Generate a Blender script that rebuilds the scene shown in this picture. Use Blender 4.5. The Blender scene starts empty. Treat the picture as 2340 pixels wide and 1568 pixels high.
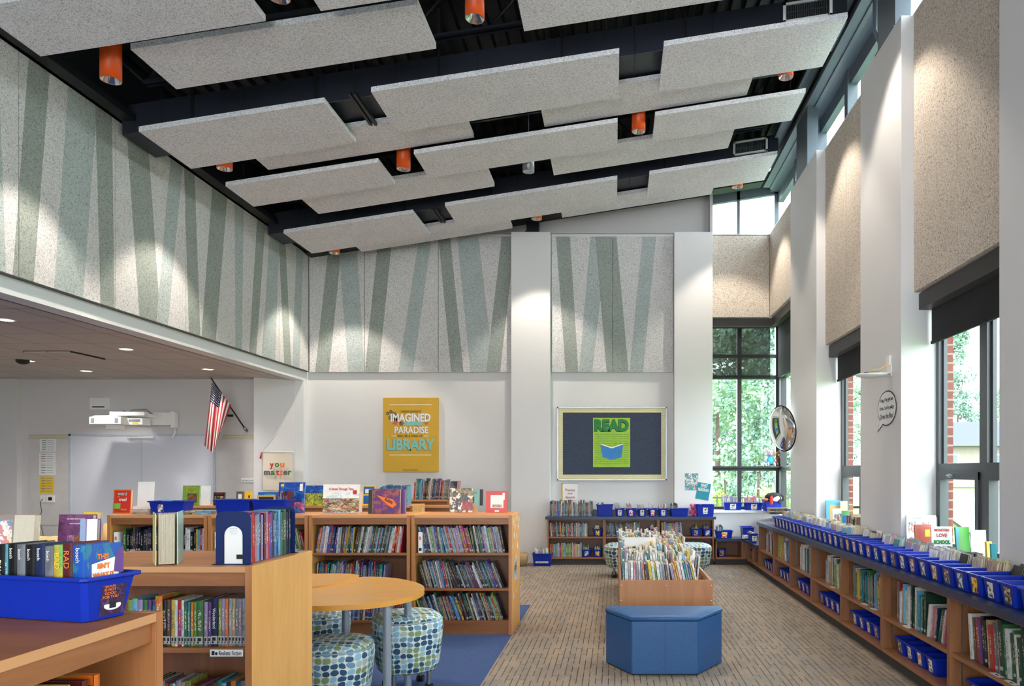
import bpy, math, random
from mathutils import Matrix, Vector
R = random.Random(7)
sc = bpy.context.scene
COL = sc.collection
# ---------------------------------------------------------------- camera
F, CU, CV, CH = 1680.0, 1405.0, 1076.0, 1.5
cam = bpy.data.cameras.new('camera')
cam.sensor_width = 36.0
cam.lens = F / 2340 * 36
cam.shift_x = (1170 - CU) / 2340
cam.shift_y = (CV - 784) / 2340
cam.clip_end = 500
cam_o = bpy.data.objects.new('camera', cam)
cam_o.location = (0, 0, CH)
cam_o.rotation_euler = (math.radians(90), 0, 0)
COL.objects.link(cam_o)
sc.camera = cam_o
# ---------------------------------------------------------------- sky, light, exposure
world = bpy.data.worlds.new('sky')
sc.world = world
world.use_nodes = True
wn = world.node_tree.nodes
wl = world.node_tree.links
bg = wn['Background']
wtc = wn.new('ShaderNodeTexCoord')
wsep = wn.new('ShaderNodeSeparateXYZ')
wramp = wn.new('ShaderNodeValToRGB')
wl.new(wtc.outputs['Generated'], wsep.inputs[0])
wl.new(wsep.outputs['Z'], wramp.inputs[0])
wl.new(wramp.outputs[0], bg.inputs[0])
wramp.color_ramp.elements[0].color = (0.92, 0.97, 1.0, 1)
wramp.color_ramp.elements[1].color = (0.72, 0.86, 1.0, 1)
bg.inputs[1].default_value = 7.6
sun = bpy.data.lights.new('sun', 'SUN')
sun.energy = 2.0
sun.angle = 0.35
sun.color = (1.0, 0.95, 0.88)
sun_o = bpy.data.objects.new('sun', sun)
sun_o.rotation_euler = (math.radians(38), math.radians(-10), math.radians(20))
COL.objects.link(sun_o)
sc.view_settings.view_transform = 'Standard'
sc.view_settings.look = 'None'
sc.view_settings.exposure = 0.54
sc.view_settings.gamma = 1.0
sc.view_settings.use_curve_mapping = False
sc.cycles.use_denoising = True
sc.cycles.max_bounces = 6
sc.cycles.diffuse_bounces = 4
sc.cycles.use_adaptive_sampling = True
sc.cycles.adaptive_threshold = 0.03
sc.cycles.glossy_bounces = 3
sc.cycles.transparent_max_bounces = 10
sc.cycles.sample_clamp_indirect = 6.0
sc.cycles.caustics_reflective = False
sc.cycles.caustics_refractive = False

# ---------------------------------------------------------------- helpers
def lin(c):
    return tuple(((x / 255) / 12.92 if x <= 10 else (((x / 255) + 0.055) / 1.055) ** 2.4) for x in c) + (1.0,)

def onY(u, v, Y): return Vector(((u - CU) * Y / F, Y, CH - (v - CV) * Y / F))
def onZ(u, v, Z):
    Y = (CH - Z) * F / (v - CV)
    return Vector(((u - CU) * Y / F, Y, Z))
def onX(u, v, X):
    Y = X * F / (u - CU)
    return Vector((X, Y, CH - (v - CV) * Y / F))

def tag(o, label, cat, group=None, kind=None):
    o['label'] = label
    o['category'] = cat
    if group: o['group'] = group
    if kind: o['kind'] = kind
    return o

class MB:
    def __init__(s):
        s.v, s.f, s.m, s.sm = [], [], [], []
        s.M = Matrix.Identity(4)
    def add(s, vs, fs, mi=0, smooth=False):
        n = len(s.v)
        s.v += [tuple(s.M @ Vector(p)) for p in vs]
        s.f += [tuple(i + n for i in f) for f in fs]
        s.m += [mi] * len(fs)
        s.sm += [smooth] * len(fs)
        return s
    def box(s, x0, x1, y0, y1, z0, z1, mi=0):
        v = [(x0, y0, z0), (x1, y0, z0), (x1, y1, z0), (x0, y1, z0), (x0, y0, z1), (x1, y0, z1), (x1, y1, z1), (x0, y1, z1)]
        return s.add(v, [(0, 3, 2, 1), (4, 5, 6, 7), (0, 1, 5, 4), (1, 2, 6, 5), (2, 3, 7, 6), (3, 0, 4, 7)], mi)
    def quad(s, a, b, c, d, mi=0): return s.add([a, b, c, d], [(0, 1, 2, 3)], mi)
    def poly(s, pts, mi=0): return s.add(pts, [tuple(range(len(pts)))], mi)
    def prism(s, pts, z0, z1, mi=0, smooth=False):
        n = len(pts)
        v = [(p[0], p[1], z0) for p in pts] + [(p[0], p[1], z1) for p in pts]
        s.add(v, [tuple(reversed(range(n))), tuple(range(n, 2 * n))], mi)
        return s.add(v, [(i, (i + 1) % n, n + (i + 1) % n, n + i) for i in range(n)], mi, smooth)
    def lathe(s, prof, seg=20, mi=0, smooth=True, c=(0, 0, 0)):
        v, f = [], []
        for (r, z) in prof:
            for k in range(seg):
                a = 2 * math.pi * k / seg
                v.append((c[0] + r * math.cos(a), c[1] + r * math.sin(a), c[2] + z))
        for i in range(len(prof) - 1):
            for k in range(seg):
                k2 = (k + 1) % seg
                f.append((i * seg + k, i * seg + k2, (i + 1) * seg + k2, (i + 1) * seg + k))
        return s.add(v, f, mi, smooth)
    def cyl(s, x, y, z0, z1, r, seg=16, mi=0, r2=None):
        r2 = r if r2 is None else r2
        s.lathe([(r, z0), (r2, z1)], seg, mi, True, (x, y, 0))
        for z, rr, rev in ((z0, r, True), (z1, r2, False)):
            p = [(x + rr * math.cos(2 * math.pi * k / seg), y + rr * math.sin(2 * math.pi * k / seg), z) for k in range(seg)]
            s.poly(p[::-1] if rev else p, mi)
        return s
    def tube(s, pts, r, seg=8, mi=0):
        pts = [Vector(p) for p in pts]
        rings = []
        for i, p in enumerate(pts):
            d = (pts[min(i + 1, len(pts) - 1)] - pts[max(i - 1, 0)]).normalized()
            a = d.orthogonal().normalized() if i == 0 else (rings[-1][1] - d * rings[-1][1].dot(d)).normalized()
            rings.append((p, a, d.cross(a), r[i] if isinstance(r, (list, tuple)) else r))
        v, f = [], []
        for (p, a, b, rr) in rings:
            for k in range(seg):
                t = 2 * math.pi * k / seg
                v.append(tuple(p + (a * math.cos(t) + b * math.sin(t)) * rr))
        for i in range(len(pts) - 1):
            for k in range(seg):
                k2 = (k + 1) % seg
                f.append((i * seg + k, i * seg + k2, (i + 1) * seg + k2, (i + 1) * seg + k))
        f.append(tuple(reversed(range(seg))))
        f.append(tuple(range((len(pts) - 1) * seg, len(pts) * seg)))
        return s.add(v, f, mi, True)
    def ball(s, c, r, mi=0, seg=14, rings=9):
        if not isinstance(r, (tuple, list)): r = (r, r, r)
        v, f = [], []
        for i in range(rings + 1):
            t = math.pi * i / rings
            for k in range(seg):
                a = 2 * math.pi * k / seg
                v.append((c[0] + r[0] * math.sin(t) * math.cos(a), c[1] + r[1] * math.sin(t) * math.sin(a), c[2] - r[2] * math.cos(t)))
        for i in range(rings):
            for k in range(seg):
                k2 = (k + 1) % seg
                f.append((i * seg + k, i * seg + k2, (i + 1) * seg + k2, (i + 1) * seg + k))
        return s.add(v, f, mi, True)
    def mesh(s, name):
        me = bpy.data.meshes.new(name)
        me.from_pydata(s.v, [], s.f)
        me.polygons.foreach_set('material_index', s.m)
        me.polygons.foreach_set('use_smooth', s.sm)
        me.update()
        return me
    def build(s, name, mats, parent=None, bevel=0, label=None):
        me = s.mesh(name)
        for m in (mats if isinstance(mats, (list, tuple)) else [mats]): me.materials.append(m)
        return link(name, me, parent, bevel, label)

def link(name, me, parent=None, bevel=0, label=None):
    o = bpy.data.objects.new(name, me)
    COL.objects.link(o)
    if parent is not None: o.parent = parent
    if label: o['label'] = label
    if bevel:
        b = o.modifiers.new('edge', 'BEVEL')
        b.width = bevel; b.segments = 2; b.limit_method = 'ANGLE'; b.angle_limit = math.radians(50)
    return o

def empty(name, loc=(0, 0, 0), rz=0.0, label=None, cat=None, group=None):
    o = bpy.data.objects.new(name, None)
    o.empty_display_size = 0.1
    o.location = loc
    o.rotation_euler = (0, 0, rz)
    COL.objects.link(o)
    if label: tag(o, label, cat, group)
    return o

def structure(name, mb, mats, bevel=0):
    o = mb.build(name, mats, None, bevel)
    o['kind'] = 'structure'
    return o

def copy_tree(o, kids, parent=None):
    c = o.copy(); COL.objects.link(c)
    if parent is not None: c.parent = parent
    for ch in kids.get(o.name, []):
        copy_tree(ch, kids, c)
    return c

def text(body, size, loc, rot, m, parent=None, align='CENTER', name='lettering', bold=0.0, ext=0.0006, space=1.0, sx=1.0, fit=None):
    cu = bpy.data.curves.new(name, 'FONT')
    cu.body = body; cu.size = size; cu.align_x = align; cu.align_y = 'CENTER'
    cu.extrude = ext; cu.offset = bold; cu.space_character = space; cu.resolution_u = 3
    cu.space_line = 0.9
    cu.materials.append(m)
    o = bpy.data.objects.new(name, cu)
    o.location = loc; o.rotation_euler = rot; o.scale = (sx, 1, 1)
    COL.objects.link(o)
    if parent is not None: o.parent = parent
    if fit: FIT[o.name] = fit
    return o
FIT = {}
def finish_lettering():
    '''turn the lettering into meshes, stretched to the measured width and height'''
    dg = bpy.context.evaluated_depsgraph_get()
    for o in [x for x in bpy.data.objects if x.type == 'FONT']:
        me = bpy.data.meshes.new_from_object(o.evaluated_get(dg))
        if o.name in FIT and len(me.vertices):
            w, h = FIT[o.name]
            xs = [v.co.x for v in me.vertices]; ys = [v.co.y for v in me.vertices]
            kx = w / (max(xs) - min(xs)) if w else 1; ky = h / (max(ys) - min(ys)) if h else kx
            if not w: kx = ky
            cx, cy = (max(xs) + min(xs)) / 2, (max(ys) + min(ys)) / 2
            for v in me.vertices: v.co.x = (v.co.x - cx) * kx; v.co.y = (v.co.y - cy) * ky
        n = bpy.data.objects.new(o.name, me)
        n.parent = o.parent; n.location = o.location; n.rotation_euler = o.rotation_euler; n.scale = o.scale
        nm = o.name; bpy.data.objects.remove(o); n.name = nm
        COL.objects.link(n)

FR = (math.radians(90), 0, 0)          # lettering that faces -Y
# ---------------------------------------------------------------- materials
def newmat(name):
    m = bpy.data.materials.new(name); m.use_nodes = True
    nt = m.node_tree
    b = nt.nodes['Principled BSDF']
    return m, nt, b
def nd(nt, t, **k):
    n = nt.nodes.new(t)
    for a, b in k.items(): setattr(n, a, b)
    return n
def mapped(nt, scale=(1, 1, 1), rot=(0, 0, 0), coord='Object', loc=(0, 0, 0)):
    tc = nd(nt, 'ShaderNodeTexCoord'); mp = nd(nt, 'ShaderNodeMapping')
    mp.inputs['Scale'].default_value = scale; mp.inputs['Rotation'].default_value = rot; mp.inputs['Location'].default_value = loc
    nt.links.new(tc.outputs[coord], mp.inputs[0])
    return mp.outputs[0]
def noise(nt, vec, scale, detail=3, rough=0.5, dist=0.0):
    n = nd(nt, 'ShaderNodeTexNoise')
    n.inputs['Scale'].default_value = scale; n.inputs['Detail'].default_value = detail
    n.inputs['Roughness'].default_value = rough; n.inputs['Distortion'].default_value = dist
    if vec is not None: nt.links.new(vec, n.inputs['Vector'])
    return n
def ramp(nt, fac, stops, interp='LINEAR'):
    r = nd(nt, 'ShaderNodeValToRGB'); r.color_ramp.interpolation = interp
    e = r.color_ramp.elements
    while len(e) < len(stops): e.new(0.5)
    for i, (p, c) in enumerate(stops): e[i].position = p; e[i].color = c
    nt.links.new(fac, r.inputs[0])
    return r
def bump(nt, b, h, strength=0.3, dist=0.01):
    n = nd(nt, 'ShaderNodeBump'); n.inputs['Strength'].default_value = strength; n.inputs['Distance'].default_value = dist
    nt.links.new(h, n.inputs['Height']); nt.links.new(n.outputs[0], b.inputs['Normal'])
def mixc(nt, fac, a, b, mode='MIX'):
    n = nd(nt, 'ShaderNodeMix', data_type='RGBA', blend_type=mode)
    for sock, val in ((n.inputs[0], fac), (n.inputs[6], a), (n.inputs[7], b)):
        if isinstance(val, (int, float)): sock.default_value = val
        elif isinstance(val, tuple): sock.default_value = val
        else: nt.links.new(val, sock)
    return n.outputs[2]

def plain(name, c, rough=0.6, metal=0.0, var=0.06, scale=6.0, bmp=0.0, bscale=200, spec=0.5, coat=0.0):
    m, nt, b = newmat(name)
    v = mapped(nt)
    n = noise(nt, v, scale, 3)
    c0 = lin(c)
    lo = tuple(x * (1 - var) for x in c0[:3]) + (1,); hi = tuple(min(1, x * (1 + var)) for x in c0[:3]) + (1,)
    r = ramp(nt, n.outputs[0], [(0.3, lo), (0.7, hi)])
    nt.links.new(r.outputs[0], b.inputs['Base Color'])
    b.inputs['Roughness'].default_value = rough; b.inputs['Metallic'].default_value = metal
    b.inputs['Specular IOR Level'].default_value = spec
    b.inputs['Coat Weight'].default_value = coat
    if bmp:
        n2 = noise(nt, v, bscale, 2); bump(nt, b, n2.outputs[0], bmp, 0.002)
    return m

def wood(name, c1, c2, axis='Z', rough=0.38, scale=1.0):
    m, nt, b = newmat(name)
    s = {'X': (0.9, 9, 9), 'Y': (9, 0.9, 9), 'Z': (9, 9, 0.9)}[axis]
    v = mapped(nt, tuple(x * scale for x in s))
    n = noise(nt, v, 1.3, 4, 0.55, 1.4)
    n2 = noise(nt, mapped(nt, tuple(x * scale * 9 for x in s)), 1.6, 2, 0.5)
    n3 = noise(nt, mapped(nt, (1.1, 1.1, 1.1)), 1.0, 1)
    r = ramp(nt, n.outputs[0], [(0.3, lin(c1)), (0.68, lin(c2))])
    c = mixc(nt, n2.outputs[0], r.outputs[0], lin(tuple(x * 0.86 for x in c1)), 'MIX')
    mx = nd(nt, 'ShaderNodeMath', operation='MULTIPLY'); nt.links.new(n2.outputs[0], mx.inputs[0]); mx.inputs[1].default_value = 0.35
    c = mixc(nt, mx.outputs[0], r.outputs[0], lin(tuple(x * 0.82 for x in c1)))
    nt.links.new(c, b.inputs['Base Color'])
    b.inputs['Roughness'].default_value = rough
    return m

def tectum(name, c, dark=0.45, scale=60):
    """wood-wool acoustic board: pale strands with dark pits"""
    m, nt, b = newmat(name)
    v = mapped(nt)
    n1 = noise(nt, v, scale, 3, 0.7, 1.2)
    n2 = noise(nt, v, scale * 2.3, 2, 0.6, 0.8)
    n3 = noise(nt, v, 3.0, 3)
    c0 = lin(c)
    dk = tuple(x * dark for x in c0[:3]) + (1,); hi = tuple(min(1, x * 1.12) for x in c0[:3]) + (1,)
    r = ramp(nt, n1.outputs[0], [(0.36, dk), (0.47, c0), (0.7, hi)])
    r2 = ramp(nt, n2.outputs[0], [(0.35, (0.55, 0.55, 0.54, 1)), (0.5, (1, 1, 1, 1))])
    c = mixc(nt, 1.0, r.outputs[0], r2.outputs[0], 'MULTIPLY')
    r3 = ramp(nt, n3.outputs[0], [(0.3, (0.93, 0.93, 0.93, 1)), (0.7, (1, 1, 1, 1))])
    c = mixc(nt, 1.0, c, r3.outputs[0], 'MULTIPLY')
    nt.links.new(c, b.inputs['Base Color']); b.inputs['Roughness'].default_value = 0.95
    b.inputs['Specular IOR Level'].default_value = 0.1
    bump(nt, b, n1.outputs[0], 0.6, 0.006)
    return m

def art(name, cols, scale=7, rough=0.3, coord='Generated', seed=0, kind='voronoi'):
    """cover artwork: patches of printed colour"""
    m, nt, b = newmat(name)
    v = mapped(nt, (1, 1, 1), coord=coord, loc=(seed * 3.1, seed * 1.7, seed * 2.3))
    oi = nd(nt, 'ShaderNodeObjectInfo')
    if kind == 'voronoi':
        t = nd(nt, 'ShaderNodeTexVoronoi'); t.inputs['Scale'].default_value = scale
        nz = noise(nt, v, scale * 0.8, 3)
        vv = mixc(nt, 0.35, v, nz.outputs[1]); nt.links.new(vv, t.inputs['Vector'])
        sp = nd(nt, 'ShaderNodeSeparateColor'); nt.links.new(t.outputs['Color'], sp.inputs[0]); fac = sp.outputs[0]
    else:
        t = noise(nt, v, scale, 4, 0.6, 1.0); fac = t.outputs[0]
    n = len(cols)
    lo, hi = (0.0, 1.0) if kind == 'voronoi' else (0.32, 0.68)
    r = ramp(nt, fac, [(lo + (hi - lo) * i / n, lin(c)) for i, c in enumerate(cols)], 'CONSTANT' if kind == 'voronoi' else 'LINEAR')
    nt.links.new(r.outputs[0], b.inputs['Base Color']); b.inputs['Roughness'].default_value = rough
    return m

def book_mat(name, spine):
    """colour from the object colour; spines carry a printed title that differs per book"""
    m, nt, b = newmat(name)
    oi = nd(nt, 'ShaderNodeObjectInfo')
    tc = nd(nt, 'ShaderNodeTexCoord')
    comb = nd(nt, 'ShaderNodeCombineXYZ')
    for i in range(3): nt.links.new(oi.outputs['Random'], comb.inputs[i])
    mul = nd(nt, 'ShaderNodeVectorMath', operation='SCALE'); mul.inputs['Scale'].default_value = 37.0
    nt.links.new(comb.outputs[0], mul.inputs[0])
    add = nd(nt, 'ShaderNodeVectorMath', operation='ADD')
    nt.links.new(tc.outputs['Generated'], add.inputs[0]); nt.links.new(mul.outputs[0], add.inputs[1])
    def nz(sc, scale, lo, hi, det=1):
        mp = nd(nt, 'ShaderNodeMapping'); mp.inputs['Scale'].default_value = sc
        nt.links.new(add.outputs[0], mp.inputs[0])
        n = noise(nt, mp.outputs[0], scale, det, 0.6)
        return ramp(nt, n.outputs[0], [(lo, (0, 0, 0, 1)), (hi, (1, 1, 1, 1))])
    hue = nd(nt, 'ShaderNodeHueSaturation'); hue.inputs['Saturation'].default_value = 0.9
    mh = nd(nt, 'ShaderNodeMath', operation='MULTIPLY_ADD'); mh.inputs[1].default_value = 0.5; mh.inputs[2].default_value = 0.25
    nt.links.new(oi.outputs['Random'], mh.inputs[0]); nt.links.new(mh.outputs[0], hue.inputs['Hue'])
    hue.inputs['Value'].default_value = 0.7
    nt.links.new(oi.outputs['Color'], hue.inputs['Color'])
    if spine:
        bands = nz((.4, .4, 5.0), 1.3, 0.55, 0.57)
        c = mixc(nt, bands.outputs[0], oi.outputs['Color'], hue.outputs[0])
        gl = nz((2.2, .1, 26.0), 1.6, 0.52, 0.54)          # glyph-like marks
        sz = nd(nt, 'ShaderNodeSeparateXYZ'); nt.links.new(tc.outputs['Generated'], sz.inputs[0])
        w1 = ramp(nt, sz.outputs[2], [(0.0, (0, 0, 0, 1)), (0.33, (0, 0, 0, 1)), (0.34, (1, 1, 1, 1)), (0.78, (1, 1, 1, 1)), (0.79, (0, 0, 0, 1))], 'CONSTANT')
        w2 = ramp(nt, sz.outputs[0], [(0.0, (0, 0, 0, 1)), (0.28, (1, 1, 1, 1)), (0.72, (0, 0, 0, 1))], 'CONSTANT')
        a = nd(nt, 'ShaderNodeMath', operation='MULTIPLY'); nt.links.new(gl.outputs[0], a.inputs[0]); nt.links.new(w1.outputs[0], a.inputs[1])
        a2 = nd(nt, 'ShaderNodeMath', operation='MULTIPLY'); nt.links.new(a.outputs[0], a2.inputs[0]); nt.links.new(w2.outputs[0], a2.inputs[1])
        a3 = nd(nt, 'ShaderNodeMath', operation='MULTIPLY'); nt.links.new(a2.outputs[0], a3.inputs[0]); a3.inputs[1].default_value = 0.75
        lum = nd(nt, 'ShaderNodeRGBToBW'); nt.links.new(oi.outputs['Color'], lum.inputs[0])
        inv = ramp(nt, lum.outputs[0], [(0.0, lin((232, 222, 200))), (0.3, lin((40, 40, 52)))], 'CONSTANT')
        c = mixc(nt, a3.outputs[0], c, inv.outputs[0])
    else:
        art_ = nz((.8, 2.2, 2.2), 1.5, 0.5, 0.56, 3)
        m4 = nd(nt, 'ShaderNodeMath', operation='MULTIPLY'); nt.links.new(art_.outputs[0], m4.inputs[0]); m4.inputs[1].default_value = 0.8
        c = mixc(nt, m4.outputs[0], oi.outputs['Color'], hue.outputs[0])
    nt.links.new(c, b.inputs['Base Color']); b.inputs['Roughness'].default_value = 0.35
    return m

M = {}
M['wall'] = plain('painted_wall', (226, 225, 225), 0.75, var=0.012, scale=1.5)
M['wallgrey'] = plain('grey_wall', (188, 186, 186), 0.75, var=0.012, scale=1.5)
M['sidewall'] = plain('side_room_wall', (214, 211, 211), 0.75, var=0.012, scale=1.5)
M['white'] = plain('white_paint', (235, 236, 236), 0.5, var=0.01)
M['soffit'] = plain('soffit_paint', (228, 231, 233), 0.6, var=0.01)
M['black'] = plain('black_steel', (22, 24, 30), 0.5, var=0.12, spec=0.4)
M['duct'] = plain('navy_duct', (34, 38, 50), 0.45, var=0.12, scale=2)
M['deck'] = plain('dark_deck', (20, 22, 28), 0.5, var=0.15)
M['bluesteel'] = plain('blue_grey_steel', (92, 102, 112), 0.45, var=0.05)
M['frame'] = plain('window_frame', (72, 76, 80), 0.4, var=0.05)
M['framedark'] = plain('dark_window_frame', (44, 46, 50), 0.4, var=0.05)
M['cloud'] = tectum('cloud_board', (238, 237, 242), 0.62, 62)
M['panel'] = tectum('wall_board', (230, 228, 228), 0.55, 62)
M['panel2'] = tectum('wall_board_beige', (226, 214, 200), 0.42, 62)
M['panel_light'] = tectum('board_pale_teal', (192, 202, 202), 0.55, 62)
M['panel_mid'] = tectum('board_grey_green', (170, 178, 172), 0.5, 62)
M['orange'] = plain('orange_enamel', (220, 80, 6), 0.4, var=0.04)
M['chrome'] = plain('polished_aluminium', (215, 215, 215), 0.18, 1.0, var=0.02)
M['steel'] = plain('satin_steel', (150, 156, 162), 0.35, 0.9, var=0.03)
M['greyleg'] = plain('grey_enamel_leg', (140, 152, 164), 0.4, 0.3, var=0.03)
M['maple'] = wood('maple_panel', (218, 158, 84), (234, 178, 104), 'Z')
M['mapletop'] = wood('maple_top', (200, 128, 70), (220, 148, 86), 'X')
M['mapletopy'] = wood('maple_top_lengthwise', (150, 86, 44), (180, 110, 62), 'Y', 0.6)
M['shelfwood'] = wood('shelf_wood', (146, 90, 50), (170, 110, 66), 'X')
M['shelfwoody'] = wood('shelf_wood_lengthwise', (172, 112, 66), (196, 134, 84), 'Y')
M['stile'] = wood('stile_wood', (176, 114, 68), (198, 134, 84), 'Z')
M['edge'] = plain('edge_band', (206, 150, 100), 0.4, var=0.04)
M['innerwood'] = wood('inner_wood', (112, 68, 42), (132, 84, 54), 'Z')
M['runwood'] = wood('run_wood', (134, 86, 54), (156, 106, 70), 'Z')
M['runwoodx'] = wood('run_wood_shelf', (146, 94, 58), (168, 114, 76), 'Y')
M['tabletop'] = wood('golden_tabletop', (218, 156, 62), (232, 172, 80), 'X', 0.28)
M['tableedge'] = plain('tabletop_edge', (214, 150, 62), 0.35, var=0.03)
M['navytop'] = plain('navy_laminate', (40, 54, 84), 0.3, var=0.1, scale=60)
M['navyedge'] = plain('navy_edge', (44, 54, 78), 0.4, var=0.05)
M['toe'] = plain('dark_toe_kick', (64, 62, 62), 0.6, var=0.05)
M['blue'] = plain('blue_plastic', (5, 42, 160), 0.4, var=0.05, spec=0.35)
M['bookend'] = plain('blue_bookend', (6, 30, 84), 0.5, var=0.04, spec=0.25)
M['vinyl'] = plain('blue_vinyl', (36, 84, 134), 0.42, var=0.08, scale=30, bmp=0.25, bscale=300)
M['pages'] = plain('page_block', (214, 202, 178), 0.85, var=0.05, scale=80)
M['paper'] = plain('white_paper', (240, 240, 238), 0.7, var=0.01)
M['label'] = plain('spine_label', (176, 176, 174), 0.6, var=0.03)
M['ink'] = plain('black_ink', (20, 20, 22), 0.7, var=0.02)
M['red'] = plain('red_ink', (196, 36, 40), 0.6, var=0.03)
M['green'] = plain('green_ink', (34, 128, 60), 0.6, var=0.03)
M['orangeink'] = plain('orange_ink', (232, 120, 50), 0.6, var=0.03)
M['teal'] = plain('teal_ink', (130, 200, 190), 0.6, var=0.03)
M['yellow'] = plain('yellow_ink', (240, 200, 50), 0.6, var=0.03)
M['whiteink'] = plain('white_ink', (244, 240, 232), 0.6, var=0.02)
M['purpleink'] = plain('purple_ink', (100, 60, 130), 0.6, var=0.02)
M['book'] = book_mat('book_cover', False)
M['spine'] = book_mat('book_spine', True)
M['rubber'] = plain('black_rubber', (24, 24, 26), 0.6)
M['blind'] = plain('black_blind', (38, 38, 42), 0.8, var=0.1, scale=3)
M['valance'] = plain('bronze_valance', (66, 63, 62), 0.5, var=0.04)
M['brick'] = None
def emis(name, c, s):
    m, nt, b = newmat(name)
    b.inputs['Base Color'].default_value = lin(c); b.inputs['Emission Color'].default_value = lin(c); b.inputs['Emission Strength'].default_value = s
    return m
M['lamp'] = emis('lamp_glow', (255, 232, 200), 9.0)
M['lampw'] = emis('recessed_lamp_glow', (255, 244, 230), 5.0)
# glass panes
m, nt, b = newmat('window_glass')
nt.nodes.remove(b)
tr = nd(nt, 'ShaderNodeBsdfTransparent'); gl = nd(nt, 'ShaderNodeBsdfGlossy'); gl.inputs['Roughness'].default_value = 0.02
tr.inputs[0].default_value = (0.90, 0.95, 0.94, 1)
lw_ = nd(nt, 'ShaderNodeLayerWeight'); lw_.inputs[0].default_value = 0.5
pw_ = nd(nt, 'ShaderNodeMath', operation='POWER'); nt.links.new(lw_.outputs['Facing'], pw_.inputs[0]); pw_.inputs[1].default_value = 5.0
fz = nd(nt, 'ShaderNodeMath', operation='MULTIPLY_ADD'); nt.links.new(pw_.outputs[0], fz.inputs[0]); fz.inputs[1].default_value = 0.3; fz.inputs[2].default_value = 0.03
mx = nd(nt, 'ShaderNodeMixShader'); nt.links.new(fz.outputs[0], mx.inputs[0]); nt.links.new(tr.outputs[0], mx.inputs[1]); nt.links.new(gl.outputs[0], mx.inputs[2])
nt.links.new(mx.outputs[0], nt.nodes['Material Output'].inputs[0])
M['glass'] = m
# see-through screen blind
m, nt, b = newmat('screen_blind')
b.inputs['Base Color'].default_value = lin((40, 40, 44)); b.inputs['Roughness'].default_value = 0.8
vv = mapped(nt, (420, 420, 60))
n = noise(nt, vv, 1.0, 2)
r = ramp(nt, n.outputs[0], [(0.35, (0.58, 0.58, 0.58, 1)), (0.65, (0.84, 0.84, 0.84, 1))])
nt.links.new(r.outputs[0], b.inputs['Alpha'])
M['screen'] = m
# carpets
def carpet(name):
    m, nt, b = newmat(name)
    v = mapped(nt, (1, 1, 1), (0, 0, math.radians(90)))
    br = nd(nt, 'ShaderNodeTexBrick'); br.offset = 0.37; br.offset_frequency = 2
    nt.links.new(v, br.inputs['Vector'])
    br.inputs['Scale'].default_value = 1.0; br.inputs['Brick Width'].default_value = 0.31; br.inputs['Row Height'].default_value = 0.046
    br.inputs['Mortar Size'].default_value = 0.0042; br.inputs['Mortar Smooth'].default_value = 0.3; br.inputs['Bias'].default_value = 0.0
    br.inputs['Color1'].default_value = lin((152, 141, 130)); br.inputs['Color2'].default_value = lin((139, 131, 122)); br.inputs['Mortar'].default_value = lin((92, 81, 72))
    fine = noise(nt, mapped(nt, (300, 40, 1)), 1.0, 2)
    rf = ramp(nt, fine.outputs[0], [(0.35, (0.80, 0.80, 0.80, 1)), (0.65, (1.06, 1.06, 1.06, 1))])
    big = noise(nt, mapped(nt, (7, 2.2, 1)), 1.0, 2)
    rb = ramp(nt, big.outputs[0], [(0.35, (0.90, 0.92, 0.95, 1)), (0.65, (1.08, 1.02, 0.95, 1))])
    tile = nd(nt, 'ShaderNodeTexVoronoi'); tile.inputs['Scale'].default_value = 2.0; tile.inputs['Randomness'].default_value = 0.25
    tile.distance = 'CHEBYCHEV'
    nt.links.new(mapped(nt), tile.inputs['Vector'])
    sp = nd(nt, 'ShaderNodeSeparateColor'); nt.links.new(tile.outputs['Color'], sp.inputs[0])
    rt = ramp(nt, sp.outputs[0], [(0.0, (0.93, 0.94, 0.95, 1)), (1.0, (1.05, 1.03, 1.0, 1))])
    gap = noise(nt, mapped(nt, (22, 5, 1)), 1.0, 1)
    rg = ramp(nt, gap.outputs[0], [(0.38, (0, 0, 0, 1)), (0.5, (1, 1, 1, 1))])
    c = mixc(nt, rg.outputs[0], lin((147, 137, 127)), br.outputs['Color'])
    for x in (rf, rb, rt): c = mixc(nt, 1.0, c, x.outputs[0], 'MULTIPLY')
    nt.links.new(c, b.inputs['Base Color']); b.inputs['Roughness'].default_value = 0.95; b.inputs['Specular IOR Level'].default_value = 0.15
    bump(nt, b, fine.outputs[0], 0.5, 0.003)
    return m
M['carpet'] = carpet('striped_carpet')
M['bluecarpet'] = plain('blue_carpet', (66, 84, 124), 0.95, var=0.14, scale=90, bmp=0.6, bscale=250, spec=0.1)
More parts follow.
